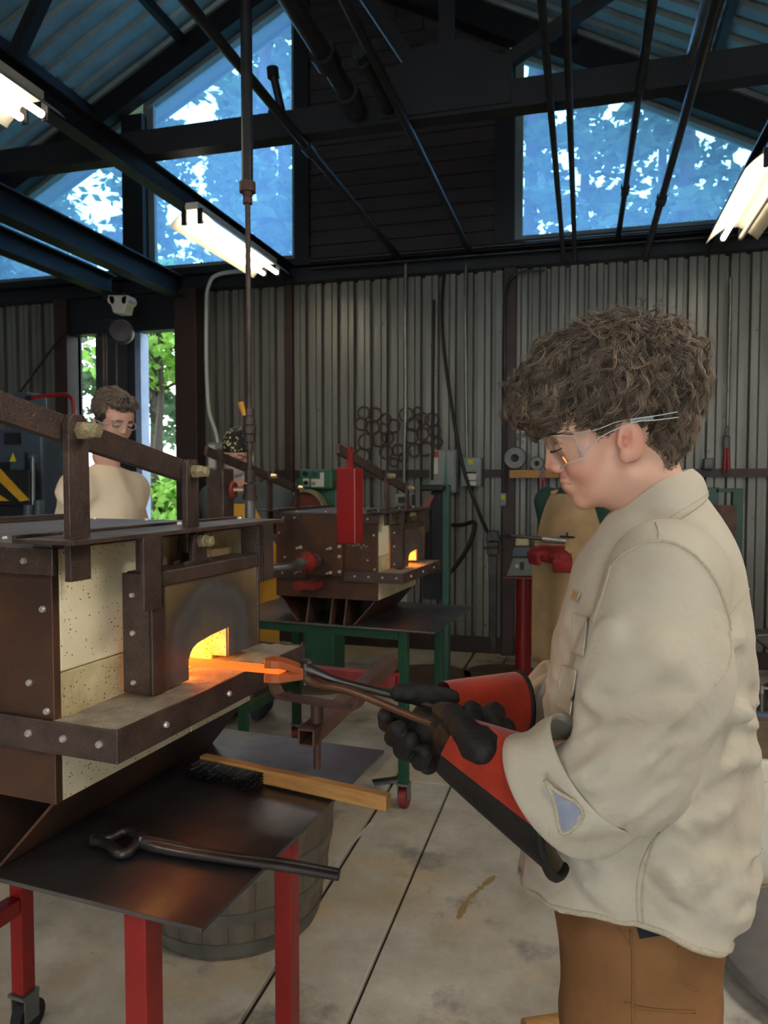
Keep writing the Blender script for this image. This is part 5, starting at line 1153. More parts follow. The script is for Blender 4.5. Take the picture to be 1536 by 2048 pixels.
t_ = np.clip(0.45 * dist(onY(1165, 930, YM - 0.05), 0.035) + 0.8 * dist(mid(1104, 936), 0.016) + 0.7 * dist(onY(1262, 880, YM - 0.08), 0.028) + 0.35 * dist(mid(1165, 1000), 0.03), 0, 1)
cols = lerpc(base, blush, t_)
tl_ = np.clip(1.15 * np.maximum(dist(mid(1126, 963), 0.0095), dist(mid(1130, 977), 0.0105)), 0, 1) * (bv[:, 0] < mid(1143, 970)[0]); cols = cols * (1 - tl_[:, None]) + lip[None] * tl_[:, None]
setattr_col(body, cols)

# hair: dense base, then locks that follow a flow away from the crown
HLX = [1010, 1060, 1090, 1130, 1180, 1212, 1228, 1236, 1246, 1284, 1290, 1306, 1338, 1360, 1420]
HLY = [862, 866, 856, 852, 858, 872, 884, 862, 846, 848, 900, 924, 926, 896, 850]
hz_x = np.array([mid(x, 880)[0] for x in HLX]); hz_z = np.array([mid(1200, y)[2] for y in HLY])
def f_hairv(X, Y, Z, grow=0.0):
    Ya = YM + np.abs(Y - YM)
    d = ell(X, Ya, Z, mid(1222, 766), (0.126, 0.090, 0.090), np.array(Euler((0, R(-10), 0)).to_matrix()))
    d = smin(d, ell(X, Ya, Z, mid(1100, 812), (0.046, 0.066, 0.044), MT), 0.03)
    d = smin(d, ell(X, Ya, Z, mid(1312, 770), (0.056, 0.074, 0.075)), 0.03)
    d = smin(d, rcone(X, Ya, Z, mid(1300, 850), mid(1318, 915), 0.055, 0.034), 0.02)
    d = d - 0.006 * vnoise(X * 42, Y * 42, Z * 42, 5) - 0.004 * vnoise(X * 85, Y * 85, Z * 85, 9)
    cut = np.interp(X, hz_x, hz_z) - Z
    # the near and far sides show the ear; the fringe hangs free in front
    d = smax(d, cut, 0.006)
    return d - grow
vv, ff = nets(f_hairv, mid(1395, 935) * (0, 1, 1) + np.array([mid(1020, 900)[0], -0.11, 0]), mid(1405, 632) + (0, 0.11, 0), 0.0032)
hair = mk('hair', vv, ff, m_hairb, smith, smooth=True, world=True)
def strands(f, roots, crown, steps, step, curl, lift, droop, seedk=0):
    p = roots.copy(); N = len(p); out = [p.copy()]; ph = rng.uniform(0, 6.28, N); kf = rng.uniform(0.6, 1.5, N); sg = rng.choice([-1, 1], N)
    lift_ = lift * rng.uniform(0.2, 1.6, N)
    rn = rng.normal(0, 0.5, (N, 3))
    for s_ in range(steps):
        g = sgrad(f, p); g /= np.linalg.norm(g, axis=1, keepdims=True) + 1e-9
        d = p - crown; d += np.array([0, 0, -droop]) * 0.12 + rn * 0.02; d -= g * (d * g).sum(1, keepdims=True); d /= np.linalg.norm(d, axis=1, keepdims=True) + 1e-9
        side = np.cross(g, d); an = curl * np.sin(ph + s_ * 0.75 * kf) * sg
        dd = d * np.cos(an)[:, None] + side * np.sin(an)[:, None]
        p = p + dd * step * rng.uniform(0.8, 1.2, (N, 1)); off = f(*p.T); tgt = lift_ * (0.3 + 0.7 * (s_ + 1) / steps) + 0.003 * np.sin(ph * 2 + s_ * 1.1)
        p = p + g * (tgt - off)[:, None] * 0.8; out.append(p.copy())
    return np.stack(out, 1)
crown = mid(1300, 700) + np.array([0, -0.01, 0])
def clumps(f, roots, n, guide, r0, spread, nm, tone=(0.55, 1.9)):
    """each lock: a guide curve and n hairs that start apart and gather along it"""
    N, m, _ = guide.shape; t = np.linspace(0, 1, m)[None, None, :, None]
    o = rng.normal(0, 1, (N, n, 1, 3)) * spread; wig = 0.0016 * np.sin(rng.uniform(0, 6.28, (N, n, 1, 3)) + t * rng.uniform(4, 9, (N, n, 1, 1)))
    S = guide[:, None] + o * (1.0 - 0.75 * t) * (0.35 + t * 1.3) + wig; S = S.reshape(N * n, m, 3)
    V, Fq = poly_tubes(S, np.interp(np.linspace(0, 1, m), [0, 0.5, 1], [r0, r0, r0 * 0.25]))
    ob = mk(nm, V, Fq, m_hair, smith, smooth=True, world=True); ob['kind'] = 'stuff'
    tone_ = np.repeat(rng.uniform(*tone, N), n) * rng.uniform(0.75, 1.3, N * n); c = np.repeat(tone_, m * 3)[:, None] * np.array([[1.0, 0.98, 0.96]]); setattr_col(ob, c)
ok = vv[:, 2] > np.interp(vv[:, 0], hz_x, hz_z) + 0.006
cand = np.nonzero(ok & (rng.random(len(vv)) < np.where(vv[:, 1] < YM + 0.03, 1.0, 0.35)))[0]
sel = rng.choice(cand, 860); G1 = strands(f_hairv, vv[sel], crown, 11, 0.0085, 0.75, 0.010, 0.9); clumps(f_hairv, None, 11, G1, 0.00062, 0.0027, 'hair_locks', (0.4, 2.1))
low = cand[vv[cand, 2] < np.interp(vv[cand, 0], hz_x, hz_z) + 0.05]
sel = rng.choice(low, 260); G3 = strands(f_hairv, vv[sel], crown, 8, 0.0050, 0.35, 0.003, 1.6); clumps(f_hairv, None, 9, G3, 0.00055, 0.0026, 'short_locks', (0.45, 1.1))
top = cand[(vv[cand, 2] > mid(1200, 730)[2]) | (vv[cand, 0] < mid(1085, 800)[0])]
sel = rng.choice(top, 150); G2 = strands(f_hairv, vv[sel], crown, 12, 0.0085, 1.25, 0.022, -0.2); clumps(f_hairv, None, 5, G2, 0.00055, 0.0020, 'curls', (0.9, 2.2))
sel = rng.choice(cand, 110); G4 = strands(f_hairv, vv[sel], crown, 9, 0.0065, 1.1, 0.024, -0.4); clumps(f_hairv, None, 1, G4, 0.00035, 0.001, 'stray_hairs', (1.2, 2.4))
# eyebrow and lashes
def brow(sgn):
    a = np.array([mid(1094 + 34 * q, 868 - 8 * math.sin(q * 3), sgn * (0.010 + 0.036 * q)) for q in np.linspace(0, 1, 70)]); a = snap(f_head, a, 0.0005)
    b = a + np.array([0.010, sgn * 0.004, 0.003]) * rng.uniform(0.5, 1, (70, 1)) + rng.normal(0, 0.0006, (70, 3)); m = (a + b) / 2; m = snap(f_head, m, 0.0015); b = snap(f_head, b, 0.001)
    return np.stack([a, m, b], 1)
Vb, Fb = poly_tubes(np.concatenate([brow(-1), brow(1)]), np.array([0.0007, 0.0007, 0.0002])); mk('eyebrows', Vb, Fb, m_hairb, smith, world=True)['kind'] = 'stuff'

for sgn in (-1, 1):
    a = snap(f_head, spline([mid(1107, 899, sgn * 0.018), mid(1110, 902, sgn * 0.028), mid(1116, 902, sgn * 0.038), mid(1126, 898, sgn * 0.046)], 24), 0.0004)
    b = a + np.array([-0.006, sgn * 0.002, -0.003]); Vb, Fb = poly_tubes(np.stack([a, (a + b) / 2 + (0, 0, -0.0008), b], 1), np.array([0.0007, 0.0005, 0.0002])); mk('eyelashes', Vb, Fb, m_hairb, smith, world=True)['kind'] = 'stuff'
    MB().tube(a, 0.0009, 6).build('eyelid_line', m_hairb, smith, smooth=True, world=True)
# clear safety glasses
def clearmat():
    m = bpy.data.materials.new('clear_polycarbonate'); m.use_nodes = True; nt = m.node_tree; nt.nodes.remove(nt.nodes['Principled BSDF']); L = nt.links.new
    t = ND(nt, 'ShaderNodeBsdfTransparent'); t.inputs[0].default_value = (0.93, 0.95, 0.95, 1); g = ND(nt, 'ShaderNodeBsdfGlossy'); g.inputs['Roughness'].default_value = 0.06
    fr = ND(nt, 'ShaderNodeFresnel'); fr.inputs[0].default_value = 1.5; mu = ND(nt, 'ShaderNodeMath', operation='MULTIPLY_ADD'); mu.inputs[1].default_value = 0.4; mu.inputs[2].default_value = 0.01; L(fr.outputs[0], mu.inputs[0])
    mx = ND(nt, 'ShaderNodeMixShader'); L(mu.outputs[0], mx.inputs[0]); L(t.outputs[0], mx.inputs[1]); L(g.outputs[0], mx.inputs[2]); L(mx.outputs[0], nt.nodes['Material Output'].inputs[0]); return m
m_clear = clearmat(); m_clearedge = pm('clear_plastic_edge', srgb(206, 206, 202), 0.15, 0, srgb(180, 180, 178), 30, spec=0.8)
def lens(sgn):
    rows = []
    for i, v in enumerate(np.linspace(0, 1, 8)):
        row = []
        for u in np.linspace(0, 1, 14):
            dy = sgn * (0.004 + 0.062 * math.sin(u * 1.45)); hgt = 1 - 0.35 * u ** 2
            x = 1089 + 34 * v ** 1.35 * (1 - 0.45 * u) + 62 * u ** 2.1; y = 905 + (v - 0.5) * 62 * hgt - 10 * u + 3
            if sgn < 0: q = onY(x, y, YM); row.append([q[0], YM + dy, q[2]])
            else: q = onY(x, y, YM); row.append([q[0], YM + dy, q[2]])
        rows.append(row)
    return np.array(rows)
gl = bpy.data.objects.new('safety_glasses', None); COL.objects.link(gl); gl.parent = smith
for sgn in (-1, 1):
    G_ = lens(sgn); MB().grid(G_).build('lens', m_clear, gl, smooth=True, world=True)
    rim = np.concatenate([G_[0], G_[1:, -1], G_[-1, ::-1][1:], G_[::-1, 0][1:]]); MB().tube(rim, 0.0009, 6, cap=False).build('lens_edge', m_clearedge, gl, smooth=True, world=True)
    # temple: broad side shield running to the ear, then a thin arm past it
    up = [mid(1152, 872, 0), mid(1190, 866), mid(1228, 852), mid(1262, 846), mid(1300, 841), mid(1342, 833)]; lo_ = [mid(1158, 916, 0), mid(1176, 900), mid(1205, 876), mid(1262, 853), mid(1300, 849), mid(1344, 843)]
    dyt = [0.066, 0.074, 0.079, 0.083, 0.084, 0.078]
    A_ = np.array([[p[0], YM + sgn * q, p[2]] for p, q in zip(up, dyt)]); B_ = np.array([[p[0], YM + sgn * q, p[2]] for p, q in zip(lo_, dyt)])
    A_ = spline(A_, 30); B_ = spline(B_, 30)
    MB().grid(np.stack([A_, B_])).build('temple', m_clear, gl, smooth=True, world=True)
    MB().tube(A_, 0.0008, 6).build('temple_edge', m_clearedge, gl, smooth=True, world=True); MB().tube(B_, 0.0008, 6).build('temple_edge', m_clearedge, gl, smooth=True, world=True)

# ------------------------------------------------------------------ the smith's clothes
zr = [978, 1005, 1035, 1065, 1095, 1130, 1180, 1300, 1400, 1500, 1600, 1700, 1795, 1930]
fr_ = [1262, 1238, 1212, 1190, 1170, 1152, 1137, 1108, 1098, 1090, 1078, 1060, 1034, 1010]
bk_ = [1396, 1416, 1436, 1454, 1468, 1478, 1487, 1492, 1494, 1495, 1493, 1486, 1468, 1440]
hw_ = [0.050, 0.082, 0.108, 0.132, 0.152, 0.168, 0.180, 0.178, 0.174, 0.172, 0.176, 0.186, 0.196, 0.205]
zt_l = [mid(1300, y)[2] for y in zr]; xf_l = [mid(x, y)[0] for x, y in zip(fr_, zr)]; xb_l = [mid(x, y)[0] for x, y in zip(bk_, zr)]
HEMX = [1020, 1033, 1090, 1180, 1270, 1330, 1380, 1440, 1468, 1500]; HEMY = [1798, 1798, 1810, 1824, 1842, 1862, 1884, 1906, 1908, 1900]
HEMD = [1.09, 1.08, 1.05, 1.03, 1.02, 1.02, 1.03, 1.04, 1.05, 1.06]
hem_x = np.array([onY(x, y, D)[0] for x, y, D in zip(HEMX, HEMY, HEMD)]); hem_z = np.array([onY(x, y, D)[2] for x, y, D in zip(HEMX, HEMY, HEMD)])
print('HEM', hem_x, hem_z)
A_mid = onY(1303, 1345, 0.985); C_n = onY(1146, 1578, 0.985)
A_fm = (S_f + E_f) / 2; C_f = onY(1078, 1385, 1.415)
def f_torso(X, Y, Z):
    zc = np.clip(Z, zt_l[-1], zt_l[0]); xf = lut(zc, zt_l, xf_l); xb = lut(zc, zt_l, xb_l); hw = lut(zc, zt_l, hw_)
    cx = (xf + xb) / 2; a = (xb - xf) / 2; ex = np.abs((X - cx) / a); ey = np.abs((Y - YM) / hw)
    k = (ex ** 2.5 + ey ** 2.5) ** (1 / 2.5); d = (k - 1) * np.minimum(a, hw) * 0.9
    return smax(d, Z - zt_l[0], 0.02)
def fold(X, Y, Z, sx, sy, sz, seed): n = vnoise(X * sx, Y * sy, Z * sz, seed); return 1 - np.abs(n) * 2
def f_sleeve_n(X, Y, Z):
    return smin(rcone(X, Y, Z, S_n, A_mid, 0.078, 0.083), smin(rcone(X, Y, Z, A_mid, E_n, 0.083, 0.064), rcone(X, Y, Z, E_n, C_n, 0.062, 0.056), 0.03), 0.03)
def f_sleeve_f(X, Y, Z): return smin(chain(X, Y, Z, [S_f, A_fm, E_f], [0.075, 0.075, 0.062], 0.03), rcone(X, Y, Z, E_f, C_f, 0.060, 0.053), 0.03)
cutn = (C_n - E_n) / np.linalg.norm(C_n - E_n); cutf = (C_f - E_f) / np.linalg.norm(C_f - E_f)
CR = []
for x0, y0, x1, y1, D, A, w in ((1180, 1400, 1310, 1318, 0.91, 0.010, 0.015), (1172, 1478, 1325, 1420, 0.90, 0.011, 0.015), (1182, 1555, 1330, 1500, 0.90, 0.009, 0.013), (1200, 1262, 1192, 1390, 0.93, 0.009, 0.014), (1230, 1210, 1215, 1330, 0.91, 0.006, 0.016), (1340, 1350, 1300, 1500, 0.89, 0.006, 0.018), (1250, 1420, 1260, 1560, 0.88, 0.005, 0.016),
    (1462, 1290, 1484, 1420, 1.04, 0.010, 0.014), (1415, 1480, 1492, 1446, 1.03, 0.010, 0.014), (1395, 1560, 1494, 1548, 1.02, 0.011, 0.014), (1345, 1668, 1490, 1640, 1.01, 0.011, 0.016), (1352, 1772, 1470, 1720, 1.01, 0.009, 0.016), (1310, 1720, 1400, 1800, 1.01, 0.007, 0.014), (1440, 1600, 1478, 1760, 1.05, 0.008, 0.015), (1150, 1700, 1240, 1790, 1.02, 0.007, 0.016), (1085, 1690, 1075, 1790, 1.10, 0.008, 0.016), (1200, 1690, 1270, 1700, 1.02, 0.007, 0.014)):
    CR.append((onY(x0, y0, D), onY(x1, y1, D), A, w))
def creases(X, Y, Z, d):
    for a, b, A, w in CR:
        lo = np.minimum(a, b) - 3.2 * w - 0.03
        r = rcone(X, Y, Z, a, b, 0, 0); o = rcone(X, Y, Z, a - (0, 0, 1.7 * w), b - (0, 0, 1.7 * w), 0, 0)
        d = d - A * np.exp(-np.maximum(r - 0.012, 0) ** 2 / w ** 2) + 0.7 * A * np.exp(-np.maximum(o - 0.012, 0) ** 2 / w ** 2)
    return d
def f_shirt(X, Y, Z):
    X, Y, Z = np.broadcast_arrays(X, Y, Z)
    t = f_torso(X, Y, Z)
    # soft diagonal folds over the body, stronger below the arm
    q = X * 0.85 + Z * 0.5
    low = np.clip((1.25 - Z) / 0.25, 0, 1); hp_ = np.clip((X - 0.1) / 0.12, 0, 1)
    wx = 0.02 * vnoise(X * 9, Y * 9, Z * 9, 17)
    t = t - 0.011 * low * fold(X * 0.6 + Z * 0.8 + wx, Y, Z * 0.6 - X * 0.8 + wx, 15, 5, 5, 11) * (0.4 + 0.6 * hp_) * np.clip((Z - 0.74) / 0.1, 0.2, 1) - 0.006 * low * fold(X * 0.5 + Z + wx, Y, Z, 34, 10, 9, 13) - 0.003 * fold(X + 0.6 * Z, Y, Z, 22, 14, 9, 12)
    sn = f_sleeve_n(X, Y, Z); sn = sn - 0.0085 * fold(X * 0.5 + Z * 0.8 + wx, Y, Z * 0.9 - X * 0.5 + wx, 7, 9, 17, 21) * np.clip((1.30 - Z) / 0.15, 0.15, 1) - 0.004 * fold(X * 0.7 + Z + wx, Y, Z - X, 12, 9, 36, 22) * np.clip((1.22 - Z) / 0.1, 0.1, 1)
    sn = smax(sn, (X - C_n[0]) * cutn[0] + (Y - C_n[1]) * cutn[1] + (Z - C_n[2]) * cutn[2], 0.006)
    sf = f_sleeve_f(X, Y, Z) - 0.004 * fold(X, Y, Z, 20, 12, 20, 31)
    sf = smax(sf, (X - C_f[0]) * cutf[0] + (Y - C_f[1]) * cutf[1] + (Z - C_f[2]) * cutf[2], 0.006)
    d = smin(t, sn, 0.018); d = smin(d, sf, 0.022); d = creases(X, Y, Z, d)
    # open neck, hem
    d = smax(d, -rcone(X, Y, Z, mid(1286, 960), mid(1300, 1070), 0.060, 0.055), 0.008)
    hz = np.interp(X, hem_x, hem_z) - Z
    return smax(d, hz, 0.004)
def wrinkle(m, sc=26, st=0.5, dist=0.006):
    nt = m.node_tree; L = nt.links.new; P = nt.nodes['Principled BSDF']; tc = nt.nodes['Texture Coordinate']; old = P.inputs['Normal'].links[0].from_socket
    nz = ND(nt, 'ShaderNodeTexNoise'); nz.inputs['Scale'].default_value = sc; nz.inputs['Detail'].default_value = 3; nz.inputs['Distortion'].default_value = 1.2; L(tc.outputs['Object'], nz.inputs['Vector'])
    ab = ND(nt, 'ShaderNodeMath', operation='SUBTRACT'); ab.inputs[1].default_value = 0.5; L(nz.outputs['Fac'], ab.inputs[0]); a2 = ND(nt, 'ShaderNodeMath', operation='ABSOLUTE'); L(ab.outputs[0], a2.inputs[0])
    bp_ = ND(nt, 'ShaderNodeBump'); bp_.invert = True; bp_.inputs['Strength'].default_value = st; bp_.inputs['Distance'].default_value = dist; L(a2.outputs[0], bp_.inputs['Height']); L(old, bp_.inputs['Normal']); L(bp_.outputs[0], P.inputs['Normal'])
wrinkle(m_shirt); wrinkle(m_trous, 18, 0.4); wrinkle(m_gblk, 60, 0.6, 0.004); wrinkle(m_gred, 40, 0.3, 0.003)
sv, sf_ = nets(f_shirt, (-0.16, 0.86, 0.62), (0.40, 1.60, 1.43), 0.0052)
shirt = mk('shirt', sv, sf_, m_shirt, smith, smooth=True, world=True)
# stitched seams lying on the cloth
def hit(f, xy, t0=0.7, t1=1.45, n=150):
    """where the line of sight through each measured point meets the cloth"""
    xy = np.asarray(xy, float); D = np.array([ray(x, y) for x, y in xy]); ts = np.linspace(t0, t1, n); P = _C + D[:, None] * ts[None, :, None]
    v = f(P[..., 0], P[..., 1], P[..., 2]); i = np.clip(np.argmax(v < 0, 1), 1, n - 1); k = np.arange(len(xy)); a, b = v[k, i - 1], v[k, i]; t = ts[i - 1] + (ts[i] - ts[i - 1]) * a / np.where(np.abs(a - b) < 1e-9, 1, a - b)
    return (_C + D * t[:, None])[(v < 0).any(1)]
def seam(pts, Y, r, name='seam', off=0.0008, n=60, mat=None, dash=False):
    P = hit(f_shirt, spline(pts, n)); kk = np.ones(3) / 3; P[1:-1] = np.stack([np.convolve(P[:, c], kk, 'valid') for c in range(3)], 1); return MB().tube(P, r, 6).build(name, mat or m_seam, smith, smooth=True, world=True)
seam([(1222, 1128), (1262, 1098), (1310, 1082), (1358, 1090), (1402, 1122), (1436, 1170), (1456, 1230), (1460, 1262)], 0.96, 0.0024, off=-0.0004)
seam([(1222, 1128), (1214, 1160), (1200, 1205), (1186, 1245)], 0.98, 0.0018, off=-0.0004)
seam([(1456, 1262), (1462, 1300), (1452, 1340), (1430, 1370)], 1.0, 0.0018, off=-0.0004)
seam([(1460, 1225), (1478, 1205), (1500, 1175)], 1.03, 0.0014, off=-0.0003)
seam([(1336, 1648), (1310, 1680), (1290, 1740), (1284, 1800), (1286, 1846)], 1.03, 0.0016, off=-0.0003)
seam([(1325, 1660), (1300, 1690), (1278, 1742), (1273, 1800), (1275, 1846)], 1.03, 0.0012, off=-0.0003)
seam([(1312, 1045), (1318, 1066), (1316, 1085)], 1.06, 0.0014, off=-0.0003)
hx_ = np.linspace(hem_x[1], hem_x[-2], 90); hemP = np.stack([hx_, np.full(90, 1.05), np.interp(hx_, hem_x, hem_z) + 0.004], 1)
def near_surf(f, P, y0=0.86, y1=1.25, n=120):
    """first hit of the cloth seen from the near side"""
    ys = np.linspace(y0, y1, n); D = f(P[:, 0][:, None] + 0 * ys, ys[None, :] + 0 * P[:, :1], P[:, 2][:, None] + 0 * ys); i = np.argmax(D < 0, 1); q = P.copy(); q[:, 1] = ys[i]; return q[(D < 0).any(1)]
hemP[:, 2] += 0.004; hemQ = near_surf(f_shirt, hemP); kk = np.ones(7) / 7; hemQ[3:-3, 1] = np.convolve(hemQ[:, 1], kk, 'valid'); hemQ[:, 2] -= 0.003; MB().tube(hemQ, 0.0045, 6).build('hem', m_seam, smith, smooth=True, world=True)
# collar
ct = [(1384, 940, 0.0), (1372, 944, 0.045), (1318, 968, 0.070), (1245, 1024, 0.062), (1196, 1072, 0.026), (1180, 1092, 0.006)]
cb = [(1402, 990, 0.0), (1392, 1004, 0.070), (1334, 1048, 0.100), (1268, 1096, 0.088), (1222, 1112, 0.046), (1196, 1106, 0.012)]
def ring(c, sgn): return np.array([[onY(x, y, YM - dy)[0], YM + sgn * dy, onY(x, y, YM - dy)[2]] for x, y, dy in c])
for sgn in (-1, 1):
    T_, B_ = spline(ring(ct, sgn), 40), spline(ring(cb, sgn), 40); cen = np.array([mid(1300, 1020)[0], YM])
    o2 = np.c_[T_[:, :2] - cen, np.zeros(40)]; o2 /= np.linalg.norm(o2, axis=1)[:, None]
    M_ = (T_ + B_) / 2 + o2 * 0.010 + np.array([0, 0, 0.006]); I_ = T_ - o2 * 0.006 - np.array([0, 0, 0.004]); I2 = T_ * 0.4 + B_ * 0.6 - o2 * 0.012
    rows = np.stack([I2, I_, T_ + (0, 0, 0.002), T_ + o2 * 0.004, M_, B_ + o2 * 0.011, B_ + o2 * 0.004 - (0, 0, 0.002), M_ - o2 * 0.004], 0)
    rows = np.transpose(spline(np.transpose(rows, (0, 1, 2)).reshape(8, -1), 26).reshape(26, 40, 3), (0, 1, 2))
    MB().grid(rows if sgn < 0 else rows[:, ::-1]).build('collar', m_shirt, smith, smooth=True, world=True)
    MB().tube(B_ * 0.88 + T_ * 0.12 + o2 * 0.0115 + (0, 0, 0.001), 0.0012, 5).build('collar_stitch', m_seam, smith, smooth=True, world=True)
# chest pocket flap and placket stitched to the front
def patch(corners, Y, off, name, mat, nu=8, nv=12, th=0.0016):
    c = np.array(corners, float); U = np.linspace(0, 1, nu)[:, None, None]; V = np.linspace(0, 1, nv)[None, :, None]
    G = c[0] * (1 - U) * (1 - V) + c[1] * U * (1 - V) + c[2] * U * V + c[3] * (1 - U) * V; P = hit(lambda X, Y_, Z: f_shirt(X, Y_, Z) - off, G.reshape(-1, 2))
    if len(P) < nu * nv: return None
    P = P.reshape(nu, nv, 3)
    m = MB().grid(P); b = np.concatenate([P[:, 0], P[-1, 1:], P[::-1, -1][1:], P[0, ::-1][1:]]); o = m.build(name, mat, smith, smooth=True, world=True); MB().tube(b, 0.0012, 5, cap=False).build('stitching', m_seam, smith, smooth=True, world=True); return o
patch([(1150, 1226), (1174, 1234), (1166, 1312), (1142, 1304)], 1.08, 0.003, 'pocket', m_shirt)
patch([(1124, 1330), (1152, 1340), (1140, 1428), (1112, 1412)], 1.08, 0.003, 'pocket', m_shirt)
patch([(1146, 1180), (1160, 1186), (1152, 1204), (1139, 1198)], 1.13, 0.0035, 'brand_tab', pm('tan_leather_tab', srgb(176, 140, 92), 0.7), 4, 4)
# rolled cuff, near arm: broad turned-back band with lining
def cuff(c, ax, r, L, fl, name, parent=smith, lining=True, upv=(0, 0, 1), wob=0.004, seed=1, sq=1.0):
    a, b, d = frame(ax, upv); ph = np.linspace(0, 2 * math.pi, 49)[:-1]; rows = []
    w = 1 + 0.05 * np.sin(ph * 2 + seed) + 0.04 * np.sin(ph * 3 + seed * 2)
    prof = [(0.010, -L * 0.9, 0), (0.012, -L, 0), (0.015, -L * 0.98, 0), (0.014 + fl * 0.3, -L * 0.6, 1), (0.013 + fl * 0.7, -L * 0.25, 1), (0.011 + fl, 0.0, 0), (0.005 + fl, 0.006, 0), (0.0 + fl, 0.003, 0), (-0.004, -L * 0.3, 0), (-0.010, -L * 0.8, 0)]
    for i, (dr, dl, bu) in enumerate(prof):
        rr = (r + dr + bu * wob * np.sin(ph * 5 + i + seed)) * w
        rows.append(c + d * (dl + 0.010 * np.sin(ph + seed))[:, None] + rr[:, None] * (np.cos(ph)[:, None] * b * sq + np.sin(ph)[:, None] * a))
    G = np.array(rows); G = spline(G.reshape(len(prof), -1), 34).reshape(34, 48, 3)
    return MB().grid(G, wrap=True).build(name, m_shirt, parent, smooth=True, world=True)
cuff(C_n + cutn * 0.034, cutn + np.array([0, 0, -0.16]), 0.060, 0.074, 0.008, 'rolled_cuff', seed=1.4, sq=1.10, wob=0.006)
cuff(C_f + cutf * 0.012, cutf, 0.046, 0.035, 0.004, 'rolled_cuff', seed=0.3); cuff(C_f - cutf * 0.020, cutf + np.array([0, 0, 0.2]), 0.050, 0.035, 0.004, 'rolled_cuff', seed=2.2)
# lining turned out at the cuff slit
ll = [onY(x, y, 0.905) for x, y in ((1089, 1560), (1108, 1600), (1122, 1664), (1150, 1654), (1166, 1628), (1150, 1604), (1118, 1586))]
cc = sum(ll) / len(ll) + np.array([0, -0.004, 0]); L_ = np.array(ll); Lb = spline(np.concatenate([L_, L_[:1]]), 50)[:-1]
MB().grid(np.stack([Lb, Lb * 0.6 + cc * 0.4, Lb * 0.25 + cc * 0.75, np.repeat(cc[None], 49, 0)]), wrap=True).build('cuff_lining', m_lining, smith, smooth=True, world=True)
MB().tube(np.concatenate([Lb, Lb[:1]]), 0.0028, 6, cap=False).build('lining_edge', m_seam, smith, smooth=True, world=True)

# trousers
def f_tr(X, Y, Z):
    z1 = 0.90
    hipc = mid(1283, 1870); d = ell(X, Y, Z, (hipc[0] - 0.004, YM, 0.76), (0.128, 0.168, 0.19))
    for sy in (-0.088, 0.088):
        k0 = mid(1276, 1960, sy); d = smin(d, chain(X, Y, Z, [(k0[0] - 0.006, YM + sy * 0.95, k0[2]), (k0[0] - 0.012, YM + sy * 1.05, 0.48), (k0[0] + 0.02, YM + sy * 1.1, 0.09)], [0.112, 0.092, 0.082], 0.03), 0.035)
    d = d - 0.004 * fold(X + Z * 0.5, Y, Z, 9, 7, 14, 41)
    return smax(smax(d, Z - z1, 0.01), 0.045 - Z, 0.01)
pv, pf_ = nets(f_tr, (-0.08, 0.95, 0.03), (0.42, 1.46, 0.93), 0.007)
mk('trousers', pv, pf_, m_trous, smith, smooth=True, world=True)
def tseam(pts, Y, r): P = hit(f_tr, spline(pts, 40)); MB().tube(P, r, 5).build('trouser_seam', m_trous, smith, smooth=True, world=True)
tseam([(1262, 1860), (1266, 1930), (1266, 2000), (1266, 2046)], 1.0, 0.0022); tseam([(1228, 1842), (1246, 1872), (1264, 1896)], 1.0, 0.002); tseam([(1358, 1892), (1362, 1935), (1372, 1968), (1396, 1980)], 1.0, 0.0022); tseam([(1250, 2006), (1300, 2018), (1390, 2024)], 1.0, 0.002)
c = [onY(x, y, 1.0) for x, y in ((1262, 1848), (1350, 1868), (1352, 1888), (1276, 1902))]; U = np.linspace(0, 1, 10)[:, None, None]; Vv = np.linspace(0, 1, 8)[None, :, None]
G = c[0] * (1 - U) * (1 - Vv) + c[1] * U * (1 - Vv) + c[2] * U * Vv + c[3] * (1 - U) * Vv; MB().grid(snap(f_tr, G.reshape(-1, 3), 0.004, 8).reshape(10, 8, 3)).build('pocket_cloth', m_navy, smith, smooth=True, world=True)
for sy in (-0.097, 0.097):
    bx_ = mid(1276, 1960)[0] + 0.02
    V_, F_ = nets(lambda X, Y, Z: smax(smin(rcone(X, Y, Z, (bx_, YM + sy, 0.16), (bx_ + 0.005, YM + sy, 0.06), 0.05, 0.05), ell(X, Y, Z, (bx_ - 0.09, YM + sy, 0.04), (0.10, 0.046, 0.055)), 0.04), 0.002 - Z, 0.004), (bx_ - 0.22, YM + sy - 0.09, 0.0), (bx_ + 0.09, YM + sy + 0.09, 0.22), 0.009)
    mk('boot', V_, F_, m_boot, smith, smooth=True, world=True)

